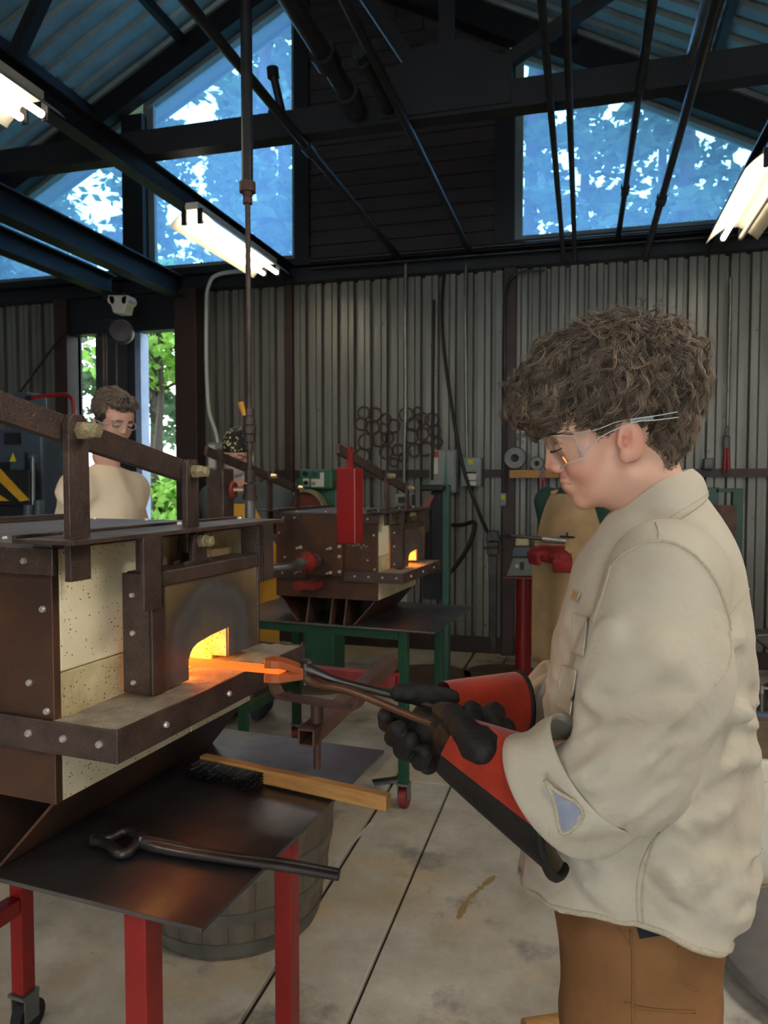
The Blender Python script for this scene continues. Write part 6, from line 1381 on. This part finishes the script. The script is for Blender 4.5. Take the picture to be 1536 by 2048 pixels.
# ------------------------------------------------------------------ gloves
def gauntlet(c0, c1, r0, r1, up0, name_red, red, seed=0, fl=0.0, par=smith, sq=1.0, tilt=(0, 0, 0), rimr=0.005):
    ax = c1 - c0; a, b, d = frame(ax, up0); ph = np.linspace(0, 2 * math.pi, 65); ts = np.linspace(0, 1, 16); rows = []
    tl = np.asarray(tilt, float)
    for t in ts:
        rr = (r0 + (r1 - r0) * t ** 0.9) * (1 + 0.04 * np.sin(ph * 3 + seed) * t); o = (np.cos(ph)[:, None] * b * sq + np.sin(ph)[:, None] * a) * rr[:, None]
        rows.append(c0 + ax * t + o + (o @ tl)[:, None] / 1.0 * d * t)
    G = np.array(rows); deg = np.degrees(ph)
    for nm, (lo, hi), mat, off in red:
        i = (deg >= lo - 1e-6) & (deg <= hi + 1e-6); sub = G[:, i]; cen = (c0 + ax * ts[:, None])[:, None, :]; out = sub - cen; out /= np.linalg.norm(out, axis=2, keepdims=True)
        MB().grid(sub + out * off).build(nm, mat, par, smooth=True, world=True)
    inn = G[4:]; cen = (c0 + ax * ts[4:, None])[:, None, :]; out = inn - cen; out /= np.linalg.norm(out, axis=2, keepdims=True); MB().grid((inn - out * 0.003)[:, ::-1]).build('glove_lining', m_gtan, par, smooth=True, world=True)
    MB().tube(G[-1], rimr, 8, cap=False).build('glove_binding', m_gblk, par, smooth=True, world=True)
    return G
def hand(name, palm, fingers, lo, hi, mat, h=0.0030, k=0.006):
    def f(X, Y, Z):
        d = None
        for p in palm: e = rcone(X, Y, Z, *p); d = e if d is None else smin(d, e, 0.02)
        for pts, rs in fingers: d = smin(d, chain(X, Y, Z, pts, rs, 0.004), k)
        return d - 0.0012 * vnoise(X * 110, Y * 110, Z * 110, 3)
    ap = np.array([p for q_ in palm for p in q_[:2]] + [p for q_ in fingers for p in q_[0]]); lo = ap.min(0) - 0.045; hi = ap.max(0) + 0.045
    V_, F_ = nets(f, lo, hi, h); return mk(name, V_, F_, mat, smith, smooth=True, world=True), f
q = onY
# near hand, palm up under the lower rein: thumb along the near side, fingers curling up behind it
nh, f_nh = hand('glove_hand', [(q(990, 1510, 1.04), q(930, 1480, 1.075), 0.036, 0.034), (q(950, 1500, 1.04), q(900, 1478, 1.085), 0.032, 0.026)],
    [([q(965, 1500, 1.015), q(930, 1462, 1.035), q(903, 1432, 1.065), q(884, 1422, 1.10)], [0.022, 0.020, 0.0185, 0.015]),                 # thumb
     ([q(905, 1490, 1.10), q(880, 1462, 1.135), q(884, 1428, 1.155), q(908, 1424, 1.135)], [0.018, 0.0165, 0.016, 0.0145]),            # index
     ([q(945, 1492, 1.11), q(930, 1455, 1.15), q(944, 1424, 1.15), q(950, 1440, 1.12)], [0.018, 0.0165, 0.0165, 0.0145]),              # middle
     ([q(975, 1495, 1.105), q(974, 1455, 1.145), q(988, 1426, 1.145), q(990, 1446, 1.115)], [0.018, 0.0165, 0.0165, 0.0145]),           # ring
     ([q(998, 1505, 1.09), q(1003, 1475, 1.125), q(1012, 1456, 1.125), q(1012, 1470, 1.10)], [0.0165, 0.015, 0.0145, 0.013])],          # little
    (-0.05, 0.93, 0.93), (0.27, 1.24, 1.16), m_gblk)
Gn = gauntlet(q(905, 1492, 1.06), q(1108, 1622, 1.02), 0.038, 0.064, (0, 0, 1), 'cuff', [('glove_cuff_red', (266, 360), m_gred, 0.0014), ('glove_cuff_red', (0, 62), m_gred, 0.0014), ('glove_cuff_black', (55, 276), m_gblk, 0.0)], seed=1.0, tilt=(0, 0, -0.62), rimr=0.006, sq=1.22)
# far hand: thumb on top of the upper rein, fingers wrapped below both reins
fh, f_fh = hand('glove_hand', [(q(905, 1408, 1.30), q(860, 1440, 1.26), 0.034, 0.034), (q(880, 1470, 1.28), q(850, 1480, 1.24), 0.036, 0.032)],
    [([q(900, 1400, 1.27), q(862, 1392, 1.245), q(824, 1386, 1.225), q(797, 1386, 1.215)], [0.020, 0.0185, 0.0175, 0.0145]),              # thumb
     ([q(860, 1450, 1.27), q(815, 1450, 1.25), q(776, 1444, 1.22), q(770, 1432, 1.19)], [0.018, 0.017, 0.0165, 0.0135]),               # index
     ([q(862, 1475, 1.27), q(818, 1480, 1.24), q(788, 1474, 1.20), q(796, 1458, 1.17)], [0.018, 0.017, 0.0165, 0.0145]),               # middle
     ([q(868, 1500, 1.26), q(832, 1508, 1.23), q(806, 1500, 1.19), q(820, 1482, 1.165)], [0.018, 0.0165, 0.016, 0.0145]),               # ring
     ([q(878, 1520, 1.25), q(856, 1530, 1.22), q(840, 1522, 1.19), q(850, 1505, 1.165)], [0.016, 0.015, 0.0145, 0.013])],               # little
    (-0.36, 1.10, 0.94), (-0.02, 1.40, 1.14), m_gblk)
Gf = gauntlet(q(885, 1410, 1.285), q(1030, 1414, 1.375), 0.040, 0.062, (0, 0, 1), 'cuff', [('glove_cuff_red', (0, 140), m_gred, 0.0012), ('glove_cuff_red', (215, 360), m_gred, 0.0012), ('glove_cuff_black', (138, 217), m_gblk, 0.0)], seed=2.0)

# ------------------------------------------------------------------ the other people
C0 = mid(1232, 850)                                                   # head centre of the modelled head
def placed(f, c, yaw, sc=1.0):
    """the same head shape elsewhere, turned about the vertical"""
    ca_, sa_ = math.cos(-yaw), math.sin(-yaw); c = np.asarray(c, float)
    return lambda X, Y, Z: f(((X - c[0]) * ca_ - (Y - c[1]) * sa_) / sc + C0[0], ((X - c[0]) * sa_ + (Y - c[1]) * ca_) / sc + C0[1], (Z - c[2]) / sc + C0[2]) * sc
def toW(P, c, yaw, sc=1.0): P = np.asarray(P, float); return ((P - C0) * sc) @ rotz(yaw).T + np.asarray(c)
def skin_body(root, fh, c, extra, tone, hb=0.0045, pad=0.16, ch=None):
    hv_, hf_ = nets(fh, np.asarray(c) - (pad, pad, 0.21), np.asarray(c) + (pad, pad, 0.16), hb)
    V = [hv_]; Fc = [hf_]; n = len(hv_)
    nk = np.asarray(c) - (0, 0, 0.10); nb_ = nk - (0, 0, 0.17) if ch is None else ch + (0, 0, 0.03); nt_ = nk if ch is None else nk * (0.45, 0.45, 1) + ch * (0.55, 0.55, 0); fn_ = lambda X, Y, Z: rcone(X, Y, Z, nt_, nb_, 0.048, 0.052)
    for f, lo, hi, h in extra + [(fn_, nk - (0.20, 0.20, 0.30), nk + (0.20, 0.20, 0.08), 0.008)]: v, q_ = nets(f, lo, hi, h); V.append(v); Fc.append(q_ + n); n += len(v)
    V = np.concatenate(V); o = mk('body', V, np.concatenate(Fc), m_skin_p, root, smooth=True, world=True); setattr_col(o, np.repeat(np.array([tone]), len(V), 0)); return o
def clothing(name, f, lo, hi, h, mat, root): v, q_ = nets(f, lo, hi, h); return mk(name, v, q_, mat, root, smooth=True, world=True)

def figure(root, base, yaw, chest_z, hip_z, sh_w, el_l, wr_l, el_r, wr_r, depth=0.115, lean=0.0):
    """joint layout: facing direction is -x turned by yaw; l/r are the person's left and right"""
    f = rotz(yaw) @ np.array([-1.0, 0, 0]); l = rotz(yaw) @ np.array([0, -1.0, 0]); b = np.asarray(base, float)
    ch = b + f * lean + np.array([0, 0, chest_z]); hip = b + np.array([0, 0, hip_z]); shl, shr = ch + l * sh_w + (0, 0, 0.06), ch - l * sh_w + (0, 0, 0.06)
    P = lambda q_, o=ch: o + f * q_[0] + l * q_[1] + np.array([0, 0, q_[2]])
    return dict(f=f, l=l, ch=ch, hip=hip, shl=shl, shr=shr, el=P(el_l), wl=P(wr_l), er=P(el_r), wr=P(wr_r), M=rotz(yaw), base=b, depth=depth, shw=sh_w)
def f_top(J, sl=1.0, r=(0.075, 0.066, 0.055), seed=3, hem=None, amp=0.006):
    M_ = J['M']
    def f(X, Y, Z):
        d = rcone(X, Y, Z, J['ch'], J['ch'] + (0, 0, 0.105), 0.08, 0.066); d = smin(d, ell(X, Y, Z, J['ch'] - (0, 0, 0.10), (J['depth'], J['shw'] * 0.93, 0.24), M_), 0.05); d = smin(d, rcone(X, Y, Z, J['shl'] - J['l'] * 0.06, J['shr'] + J['l'] * 0.06, 0.075, 0.075), 0.08)
        d = smin(d, ell(X, Y, Z, J['hip'] + (0, 0, 0.10), (J['depth'] * 1.02, J['shw'] * 0.82, 0.24), M_), 0.10)
        for S_, E_, W_ in ((J['shl'], J['el'], J['wl']), (J['shr'], J['er'], J['wr'])):
            if sl >= 1: a = smin(rcone(X, Y, Z, S_, E_, r[0], r[1]), rcone(X, Y, Z, E_, E_ + (W_ - E_) * (sl - 1), r[1], r[2]), 0.03)
            else:
                e = S_ + (E_ - S_) * sl; dn = (E_ - S_) / np.linalg.norm(E_ - S_); a = smax(rcone(X, Y, Z, S_, e + dn * 0.05, r[0], r[0] * 1.02), (X - e[0]) * dn[0] + (Y - e[1]) * dn[1] + (Z - e[2]) * dn[2], 0.005)
            d = smin(d, a, 0.014)
        X2, Y2, Z2 = np.broadcast_arrays(X, Y, Z)
        d = d - amp * fold(X2 * 0.7 + Z2 * 0.5, Y2, Z2, 11, 11, 5, seed)
        hz_ = J['hip'][2] - 0.08 if hem is None else hem
        return smax(d, hz_ - Z, 0.005)
    return f
def f_legs(J):
    def f(X, Y, Z):
        h = J['hip']; d = ell(X, Y, Z, h, (J['depth'], J['shw'] * 0.85, 0.14), J['M'])
        for s_ in (1, -1):
            a = h + J['l'] * 0.09 * s_; d = smin(d, chain(X, Y, Z, [a - (0, 0, 0.05), (a[0], a[1], 0.48), (a[0], a[1], 0.07)], [0.095, 0.075, 0.07], 0.02), 0.03)
            d = smin(d, ell(X, Y, Z, (a + J['f'] * 0.07) * (1, 1, 0) + (0, 0, 0.045), (0.13, 0.05, 0.05), J['M']), 0.01)
        return smax(d, 0.002 - Z, 0.003)
    return f
def f_arms(J, hands=True, r=(0.045, 0.038, 0.028)):
    def f(X, Y, Z):
        d = None
        for S_, E_, W_ in ((J['shl'], J['el'], J['wl']), (J['shr'], J['er'], J['wr'])):
            a = chain(X, Y, Z, [S_, E_, W_], r, 0.02)
            if not hands: d = a if d is None else np.minimum(d, a); continue
            fd = (W_ - E_) / np.linalg.norm(W_ - E_); a = smin(a, rcone(X, Y, Z, W_ + fd * 0.02, W_ + fd * 0.075, 0.032, 0.030), 0.02)
            sd = np.cross(fd, (0, 0, 1.0)); sd = sd / (np.linalg.norm(sd) + 1e-6)
            for k_ in range(4):
                k0 = W_ + fd * 0.08 + sd * (0.027 - 0.018 * k_); a = smin(a, chain(X, Y, Z, [k0, k0 + fd * (0.035 + 0.004 * (k_ in (1, 2))) - (0, 0, 0.008), k0 + fd * 0.05 - (0, 0, 0.035)], [0.0095, 0.009, 0.008]), 0.004)
            a = smin(a, chain(X, Y, Z, [W_ + fd * 0.03 + sd * 0.03, W_ + fd * 0.07 + sd * 0.05 - (0, 0, 0.01), W_ + fd * 0.10 + sd * 0.045 - (0, 0, 0.02)], [0.012, 0.0105, 0.009]), 0.008)
            d = a if d is None else np.minimum(d, a)
        return d
    return f
def bb(J, pad=0.12, zlo=None, zhi=None):
    P = np.array([J['ch'], J['hip'], J['shl'], J['shr'], J['el'], J['wl'], J['er'], J['wr']]); lo = P.min(0) - pad; hi = P.max(0) + pad
    if zlo is not None: lo[2] = zlo
    if zhi is not None: hi[2] = zhi
    return lo, hi

# --- man in the cream T-shirt, behind the near forge, turned towards the door side
hc = onY(226, 838, 2.92); yw = R(180 - 26)
p1_ = thing('person', 'person in a cream T-shirt with swept-back hair standing behind the near forge', 'person', (hc[0] - 0.04, hc[1] + 0.03, 0))
J = figure(p1_, (hc[0] - 0.07, hc[1] + 0.05, 0), R(180 - 6), hc[2] - 0.375, 0.98, 0.185, (-0.06, 0.04, -0.27), (0.14, 0.05, -0.40), (-0.14, -0.06, -0.26), (0.0, -0.12, -0.46), 0.15)
fh1 = placed(f_head, hc, yw)
lo, hi = bb(J)
skin_body(p1_, fh1, hc, [(f_arms(J), lo - 0.05, hi + 0.05, 0.008)], srgb(222, 170, 148), ch=J['ch'])
m_tee = pm('cream_tshirt', srgb(250, 230, 202), 0.85, 0, srgb(236, 212, 180), 6, spec=0.2)
m_jean = pm('dark_work_trousers', srgb(58, 58, 66), 0.85, 0, srgb(44, 44, 52), 7)
f_t1 = f_top(J, 0.66, (0.082, 0.07, 0.06), 5, amp=0.012); lo, hi = bb(J, 0.16, 0.86); clothing('tshirt', f_t1, lo, hi, 0.011, m_tee, p1_)
lo, hi = bb(J, 0.2, 0.0, 1.2); clothing('trousers', f_legs(J), lo, hi, 0.014, m_jean, p1_)
m_hair1 = pm('ash_brown_hair', srgb(140, 122, 106), 0.5, 0, srgb(96, 80, 70), 30, attr='tint')
def f_h1(X, Y, Z):
    Ya = YM + np.abs(Y - YM)
    top_ = ell(X, Ya, Z, mid(1212, 742), (0.108, 0.066, 0.052), np.array(Euler((0, R(-14), 0)).to_matrix())); top_ = smin(top_, ell(X, Ya, Z, mid(1098, 782), (0.040, 0.052, 0.034)), 0.02)
    top_ = top_ - 0.006 * vnoise(X * 30, Y * 30, Z * 50, 2)
    side = smax(f_head(X, Y, Z) - 0.004, np.interp(X, hz_x, hz_z) - 0.004 - Z, 0.004); side = smax(side, (mid(1150, 800)[0] - X), 0.01)
    return np.minimum(top_, side)
v, q_ = nets(f_h1, C0 - (0.14, 0.12, 0.10), C0 + (0.15, 0.12, 0.17), 0.005); hh = mk('hair', toW(v, hc, yw), q_, m_hairb, p1_, smooth=True, world=True)
selr = rng.choice(np.nonzero(v[:, 2] > mid(1200, 790)[2])[0], 500); gS = strands(f_h1, v[selr], mid(1090, 775), 8, 0.011, 0.35, 0.004, 0.1); t = np.linspace(0, 1, 9)[None, None, :, None]; SS = (gS[:, None] + rng.normal(0, 0.003, (500, 6, 1, 3)) * (0.4 + t)).reshape(-1, 9, 3)
V_, F_ = poly_tubes(toW(SS.reshape(-1, 3), hc, yw).reshape(-1, 9, 3), np.interp(np.arange(9) / 8, [0, .6, 1], [0.0014, 0.0013, 0.0004])); ob = mk('hair_locks', V_, F_, m_hair1, p1_, smooth=True, world=True); ob['kind'] = 'stuff'; setattr_col(ob, np.repeat(rng.uniform(0.6, 1.8, len(SS)), 27)[:, None] * np.ones((1, 3)))
# short beard along the jaw, glasses
def f_bd(X, Y, Z): Ya = YM + np.abs(Y - YM); return smax(smax(f_head(X, Y, Z) - 0.0022, Z - np.interp(X, [mid(1120, 960)[0], mid(1150, 960)[0], mid(1225, 940)[0], mid(1250, 880)[0]], [mid(1100, 984)[2], mid(1100, 984)[2], mid(1100, 930)[2], mid(1100, 880)[2]]), 0.004), X - mid(1248, 900)[0], 0.004)
v, q_ = nets(f_bd, C0 - (0.10, 0.09, 0.15), C0 + (0.02, 0.09, 0.0), 0.005); mk('beard', toW(v, hc, yw), q_, pm('short_brown_beard', srgb(150, 106, 84), 0.9, 0, srgb(120, 82, 64), 90), p1_, smooth=True, world=True)
def bg_glasses(root, c, yw, mat, lensm):
    gl_ = bpy.data.objects.new('glasses', None); COL.objects.link(gl_); gl_.parent = root
    for sgn in (-1, 1):
        a = np.linspace(0, 2 * math.pi, 25); cc_ = mid(1094, 897, sgn * 0.033); P = np.stack([cc_[0] + 0.012 * np.abs(np.cos(a) * (np.cos(a) * sgn > 0)) , cc_[1] + 0.026 * np.cos(a), cc_[2] + 0.018 * np.sin(a)], 1)
        MB().tube(toW(P, c, yw), 0.0016, 6, cap=False).build('frame', mat, gl_, smooth=True, world=True); MB().add(toW(P[:-1], c, yw), [tuple(range(24))]).build('lens', lensm, gl_, world=True)
        MB().tube(toW([cc_ + (0.012, sgn * 0.026, 0.006), mid(1180, 880, sgn * 0.078), mid(1275, 850, sgn * 0.08)], c, yw), 0.0018, 6).build('temple', mat, gl_, world=True)
bg_glasses(p1_, hc, yw, m_clearedge, m_clear)
for rt_, c_, y_, mt_ in ((p1_, hc, yw, m_hairb),):
    for sgn in (-1, 1): MB().tube(toW(snap(f_head, spline([mid(1096, 870, sgn * 0.010), mid(1104, 864, sgn * 0.028), mid(1124, 868, sgn * 0.045)], 12), 0.001), c_, y_), 0.0028, 6).build('eyebrow', mt_, rt_, smooth=True, world=True); MB().tube(toW(snap(f_head, spline([mid(1107, 899, sgn * 0.018), mid(1110, 902, sgn * 0.030), mid(1124, 899, sgn * 0.045)], 12), 0.0004), c_, y_), 0.0018, 6).build('eyelid_line', mt_, rt_, smooth=True, world=True)
tag_o = MB().bar(J['ch'] + J['f'] * 0.135 + J['l'] * -0.03 - (0, 0, 0.03), J['ch'] + J['f'] * 0.15 + J['l'] * -0.03 - (0, 0, 0.10), 0.02, 0.006).build('badge', m_pale, p1_, world=True)

# --- man in the studded cap, yellow apron, looking down behind the rear forge
hc2 = onY(476, 905, 3.98); yw2 = R(90 + 12)
p2_ = thing('person', 'person in a black and yellow studded cap, grey jacket and yellow apron looking down', 'person', (hc2[0], hc2[1] + 0.08, 0))
J2 = figure(p2_, (hc2[0], hc2[1] + 0.10, 0), yw2, hc2[2] - 0.33, 0.95, 0.20, (0.06, 0.10, -0.26), (0.26, -0.02, -0.36), (0.06, -0.10, -0.26), (0.26, 0.02, -0.38), 0.13)
fh2 = placed(f_head, hc2, yw2); lo, hi = bb(J2)
skin_body(p2_, fh2, hc2, [(f_arms(J2), lo - 0.05, hi + 0.05, 0.009)], srgb(224, 166, 148), ch=J2['ch'])
m_jack = pm('grey_work_jacket', srgb(82, 90, 92), 0.85, 0, srgb(62, 70, 72), 6)
f_t2 = f_top(J2, 1.85, (0.085, 0.07, 0.055), 8); lo, hi = bb(J2, 0.15, 0.83); clothing('jacket', f_t2, lo, hi, 0.011, m_jack, p2_)
lo, hi = bb(J2, 0.2, 0.0, 1.15); clothing('trousers', f_legs(J2), lo, hi, 0.014, m_jean, p2_)
def apron(root, J, f, top_z, bot_z, wtop, wbot, mat, name='apron', zw=None):
    rows = []
    for z in np.linspace(top_z, bot_z, 26):
        t = (top_z - z) / (top_z - bot_z); w_ = np.interp(t, [0, 0.28, 0.36, 1], [wtop, wbot * 0.92, wbot, wbot])
        row = []
        for s_ in np.linspace(-1, 1, 17): row.append(J['base'] * (1, 1, 0) + J['f'] * (0.26 - 0.10 * s_ * s_) + J['l'] * w_ * s_ + np.array([0, 0, z]))
        rows.append(row)
    G = np.array(rows); P = G.reshape(-1, 3).copy()
    for it in range(30):
        d = f(*P.T) - 0.008; P = P - J['f'][None] * np.clip(d, -0.02, 0.02)[:, None] * (np.abs(d) > 0.0015)[:, None]
    G2 = P.reshape(G.shape); front = (G2 - J['base']) @ J['f']; front = np.maximum.accumulate(np.clip(front, 0.05, 0.3), 0) * 0.5 + np.clip(front, 0.08, 0.3) * 0.5
    G2 = G + J['f'] * (front - (G - J['base']) @ J['f'])[..., None]; G2 = G2 + J['f'] * (0.006 * np.sin(np.linspace(0, 9, 17)) * np.linspace(0, 1.5, 26)[:, None])[..., None]
    return MB().grid(np.concatenate([G2, (G2 - J['f'] * 0.003)[::-1]])).build(name, mat, root, smooth=True, world=True), G2
m_yap = pm('yellow_leather_apron', srgb(216, 160, 40), 0.7, 0, srgb(184, 128, 28), 7)
ap, Ga = apron(p2_, J2, f_t2, hc2[2] - 0.30, 0.42, 0.07, 0.22, m_yap)
for k_, sgn in ((0, -1), (-1, 1)): MB().tube(spline([Ga[0, k_], (Ga[0, k_] + J2['ch'] + J2['l'] * 0.06 * sgn + (0, 0, 0.14)) / 2 + J2['f'] * 0.03, J2['ch'] + J2['l'] * 0.07 * sgn - J2['f'] * 0.0 + (0, 0, 0.15)], 12), 0.012, 6).build('apron_strap', m_yel, p2_, smooth=True, world=True)
# cap, beard, dark-rimmed glasses
m_cap = pm('studded_cap', srgb(30, 29, 32), 0.7, 0, srgb(24, 23, 26), 20, spots=(srgb(206, 190, 120), 46, 0.30)); 
def f_cap(X, Y, Z): Ya = YM + np.abs(Y - YM); return smax(smin(ell(X, Ya, Z, mid(1228, 784), (0.112, 0.082, 0.100), MT), f_head(X, Y, Z) - 0.006, 0.02), np.interp(X, [mid(1060, 850)[0], mid(1200, 845)[0], mid(1290, 850)[0], mid(1400, 900)[0]], [mid(1100, 862)[2], mid(1100, 846)[2], mid(1100, 860)[2], mid(1100, 890)[2]]) - Z, 0.004)
v, q_ = nets(f_cap, C0 - (0.14, 0.11, 0.08), C0 + (0.15, 0.11, 0.16), 0.005); mk('cap', toW(v, hc2, yw2), q_, m_cap, p2_, smooth=True, world=True)
def f_b2(X, Y, Z): return smax(smax(f_head(X, Y, Z) - 0.006 + 0.003 * vnoise(X * 150, Y * 150, Z * 150, 4), Z - np.interp(X, [mid(1120, 960)[0], mid(1160, 960)[0], mid(1225, 930)[0], mid(1255, 870)[0]], [mid(1100, 956)[2], mid(1100, 956)[2], mid(1100, 925)[2], mid(1100, 870)[2]]), 0.004), X - mid(1258, 900)[0], 0.004)
v, q_ = nets(f_b2, C0 - (0.11, 0.09, 0.16), C0 + (0.03, 0.09, 0.02), 0.005); mk('beard', toW(v, hc2, yw2), q_, pm('white_beard', srgb(206, 196, 188), 0.9, 0, srgb(170, 156, 148), 60), p2_, smooth=True, world=True)
bg_glasses(p2_, hc2, yw2, m_black, m_clear)
for sgn in (-1, 1): MB().tube(toW(snap(f_head, spline([mid(1107, 899, sgn * 0.018), mid(1110, 902, sgn * 0.030), mid(1124, 899, sgn * 0.045)], 12), 0.0004), hc2, yw2), 0.0018, 6).build('eyelid_line', m_hairb, p2_, smooth=True, world=True)

# --- person in the tan apron with red gloves, head behind the smith's face
hc3 = onY(1168, 902, 4.30); yw3 = R(62)
p3_ = thing('person', 'person in a tan canvas apron and red gloves behind the smiths shoulder', 'person', (hc3[0], hc3[1], 0))
J3 = figure(p3_, (hc3[0] - 0.03, hc3[1] + 0.05, 0), yw3, hc3[2] - 0.35, 0.95, 0.19, (0.05, 0.06, -0.25), (0.25, -0.03, -0.22), (0.03, -0.10, -0.25), (0.25, 0.04, -0.24), 0.13)
fh3 = placed(f_head, hc3, yw3); lo, hi = bb(J3)
skin_body(p3_, fh3, hc3, [(f_arms(J3, False), lo - 0.05, hi + 0.05, 0.009)], srgb(220, 172, 150), 0.006, ch=J3['ch'])
m_gsh = pm('dark_green_shirt', srgb(28, 66, 54), 0.85, 0, srgb(20, 50, 42), 6); f_t3 = f_top(J3, 1.7, (0.085, 0.07, 0.05), 12); lo, hi = bb(J3, 0.15, 0.83); clothing('shirt', f_t3, lo, hi, 0.011, m_gsh, p3_)
lo, hi = bb(J3, 0.2, 0.0, 1.15); clothing('trousers', f_legs(J3), lo, hi, 0.014, pm('olive_trousers', srgb(88, 80, 62), 0.9), p3_)
v, q_ = nets(f_cap, C0 - (0.14, 0.11, 0.08), C0 + (0.15, 0.11, 0.16), 0.007); mk('hair', toW(v, hc3, yw3), q_, m_hairb, p3_, smooth=True, world=True)
m_tap = pm('tan_canvas_apron', srgb(186, 154, 112), 0.85, 0, srgb(150, 122, 88), 6, bump=0.1)
ap3, Ga3 = apron(p3_, J3, f_t3, hc3[2] - 0.24, 0.36, 0.13, 0.24, m_tap)
mk_ = Ga3[6, 9] + J3['f'] * 0.004; MB().bar(mk_ + J3['l'] * 0.045, mk_ - J3['l'] * 0.045, 0.004, 0.010).bar(mk_ + (0, 0, 0.025), mk_ - (0, 0, 0.005), 0.012, 0.004).build('chest_mark', m_black, p3_, world=True)
for k_, sgn in ((0, -1), (-1, 1)): MB().tube(spline([Ga3[0, k_], (Ga3[0, k_] + J3['ch'] + J3['l'] * 0.08 * sgn + (0, 0, 0.13)) / 2 + J3['f'] * 0.02, J3['ch'] + J3['l'] * 0.08 * sgn + (0, 0, 0.13)], 10), 0.014, 6).build('apron_strap', m_tap, p3_, smooth=True, world=True)
for W_, E_ in ((J3['wl'], J3['el']), (J3['wr'], J3['er'])):
    fd = (W_ - E_) / np.linalg.norm(W_ - E_); sd = np.cross(fd, (0, 0, 1.0)); sd /= np.linalg.norm(sd)
    def f_gl(X, Y, Z):
        d = rcone(X, Y, Z, W_ - fd * 0.10, W_, 0.062, 0.046); d = smin(d, ell(X, Y, Z, W_ + fd * 0.05, (0.055, 0.050, 0.045)), 0.03)
        for k_ in range(4):
            k0 = W_ + fd * 0.07 + sd * (0.036 - 0.024 * k_); d = smin(d, chain(X, Y, Z, [k0, k0 + fd * 0.04 - (0, 0, 0.01), k0 + fd * 0.03 - (0, 0, 0.055)], [0.017, 0.016, 0.014]), 0.005)
        return smin(d, chain(X, Y, Z, [W_ + sd * 0.035, W_ + fd * 0.06 + sd * 0.05 + (0, 0, 0.02), W_ + fd * 0.09 + sd * 0.03 + (0, 0, 0.02)], [0.019, 0.017, 0.015]), 0.01)
    v, q_ = nets(f_gl, W_ - 0.2, W_ + 0.2, 0.006); mk('glove', v, q_, m_gred if False else pm('dark_red_glove', srgb(140, 30, 28), 0.85, 0, srgb(104, 20, 22), 12), p3_, smooth=True, world=True)
tl = thing('chisel_rod', 'thin steel rod held in the dark red gloves', 'rod', tuple(J3['wl']))
hA_ = (J3['wl'] + J3['wr']) / 2 + J3['f'] * 0.06 + (0, 0, 0.025)
a0 = onY(1022, 1071, hA_[1] - 0.12); a1 = onY(1125, 1082, hA_[1] - 0.06)
MB().cyl(a0, a0 * 0.35 + a1 * 0.65, 0.007, 0.011, 10).build('shank', m_tool, tl, world=True, smooth=40); MB().cyl(a0 * 0.4 + a1 * 0.6, a1 + (a1 - a0) * 0.05, 0.016, 0.018, 12).build('grip', m_galv, tl, world=True, smooth=40)
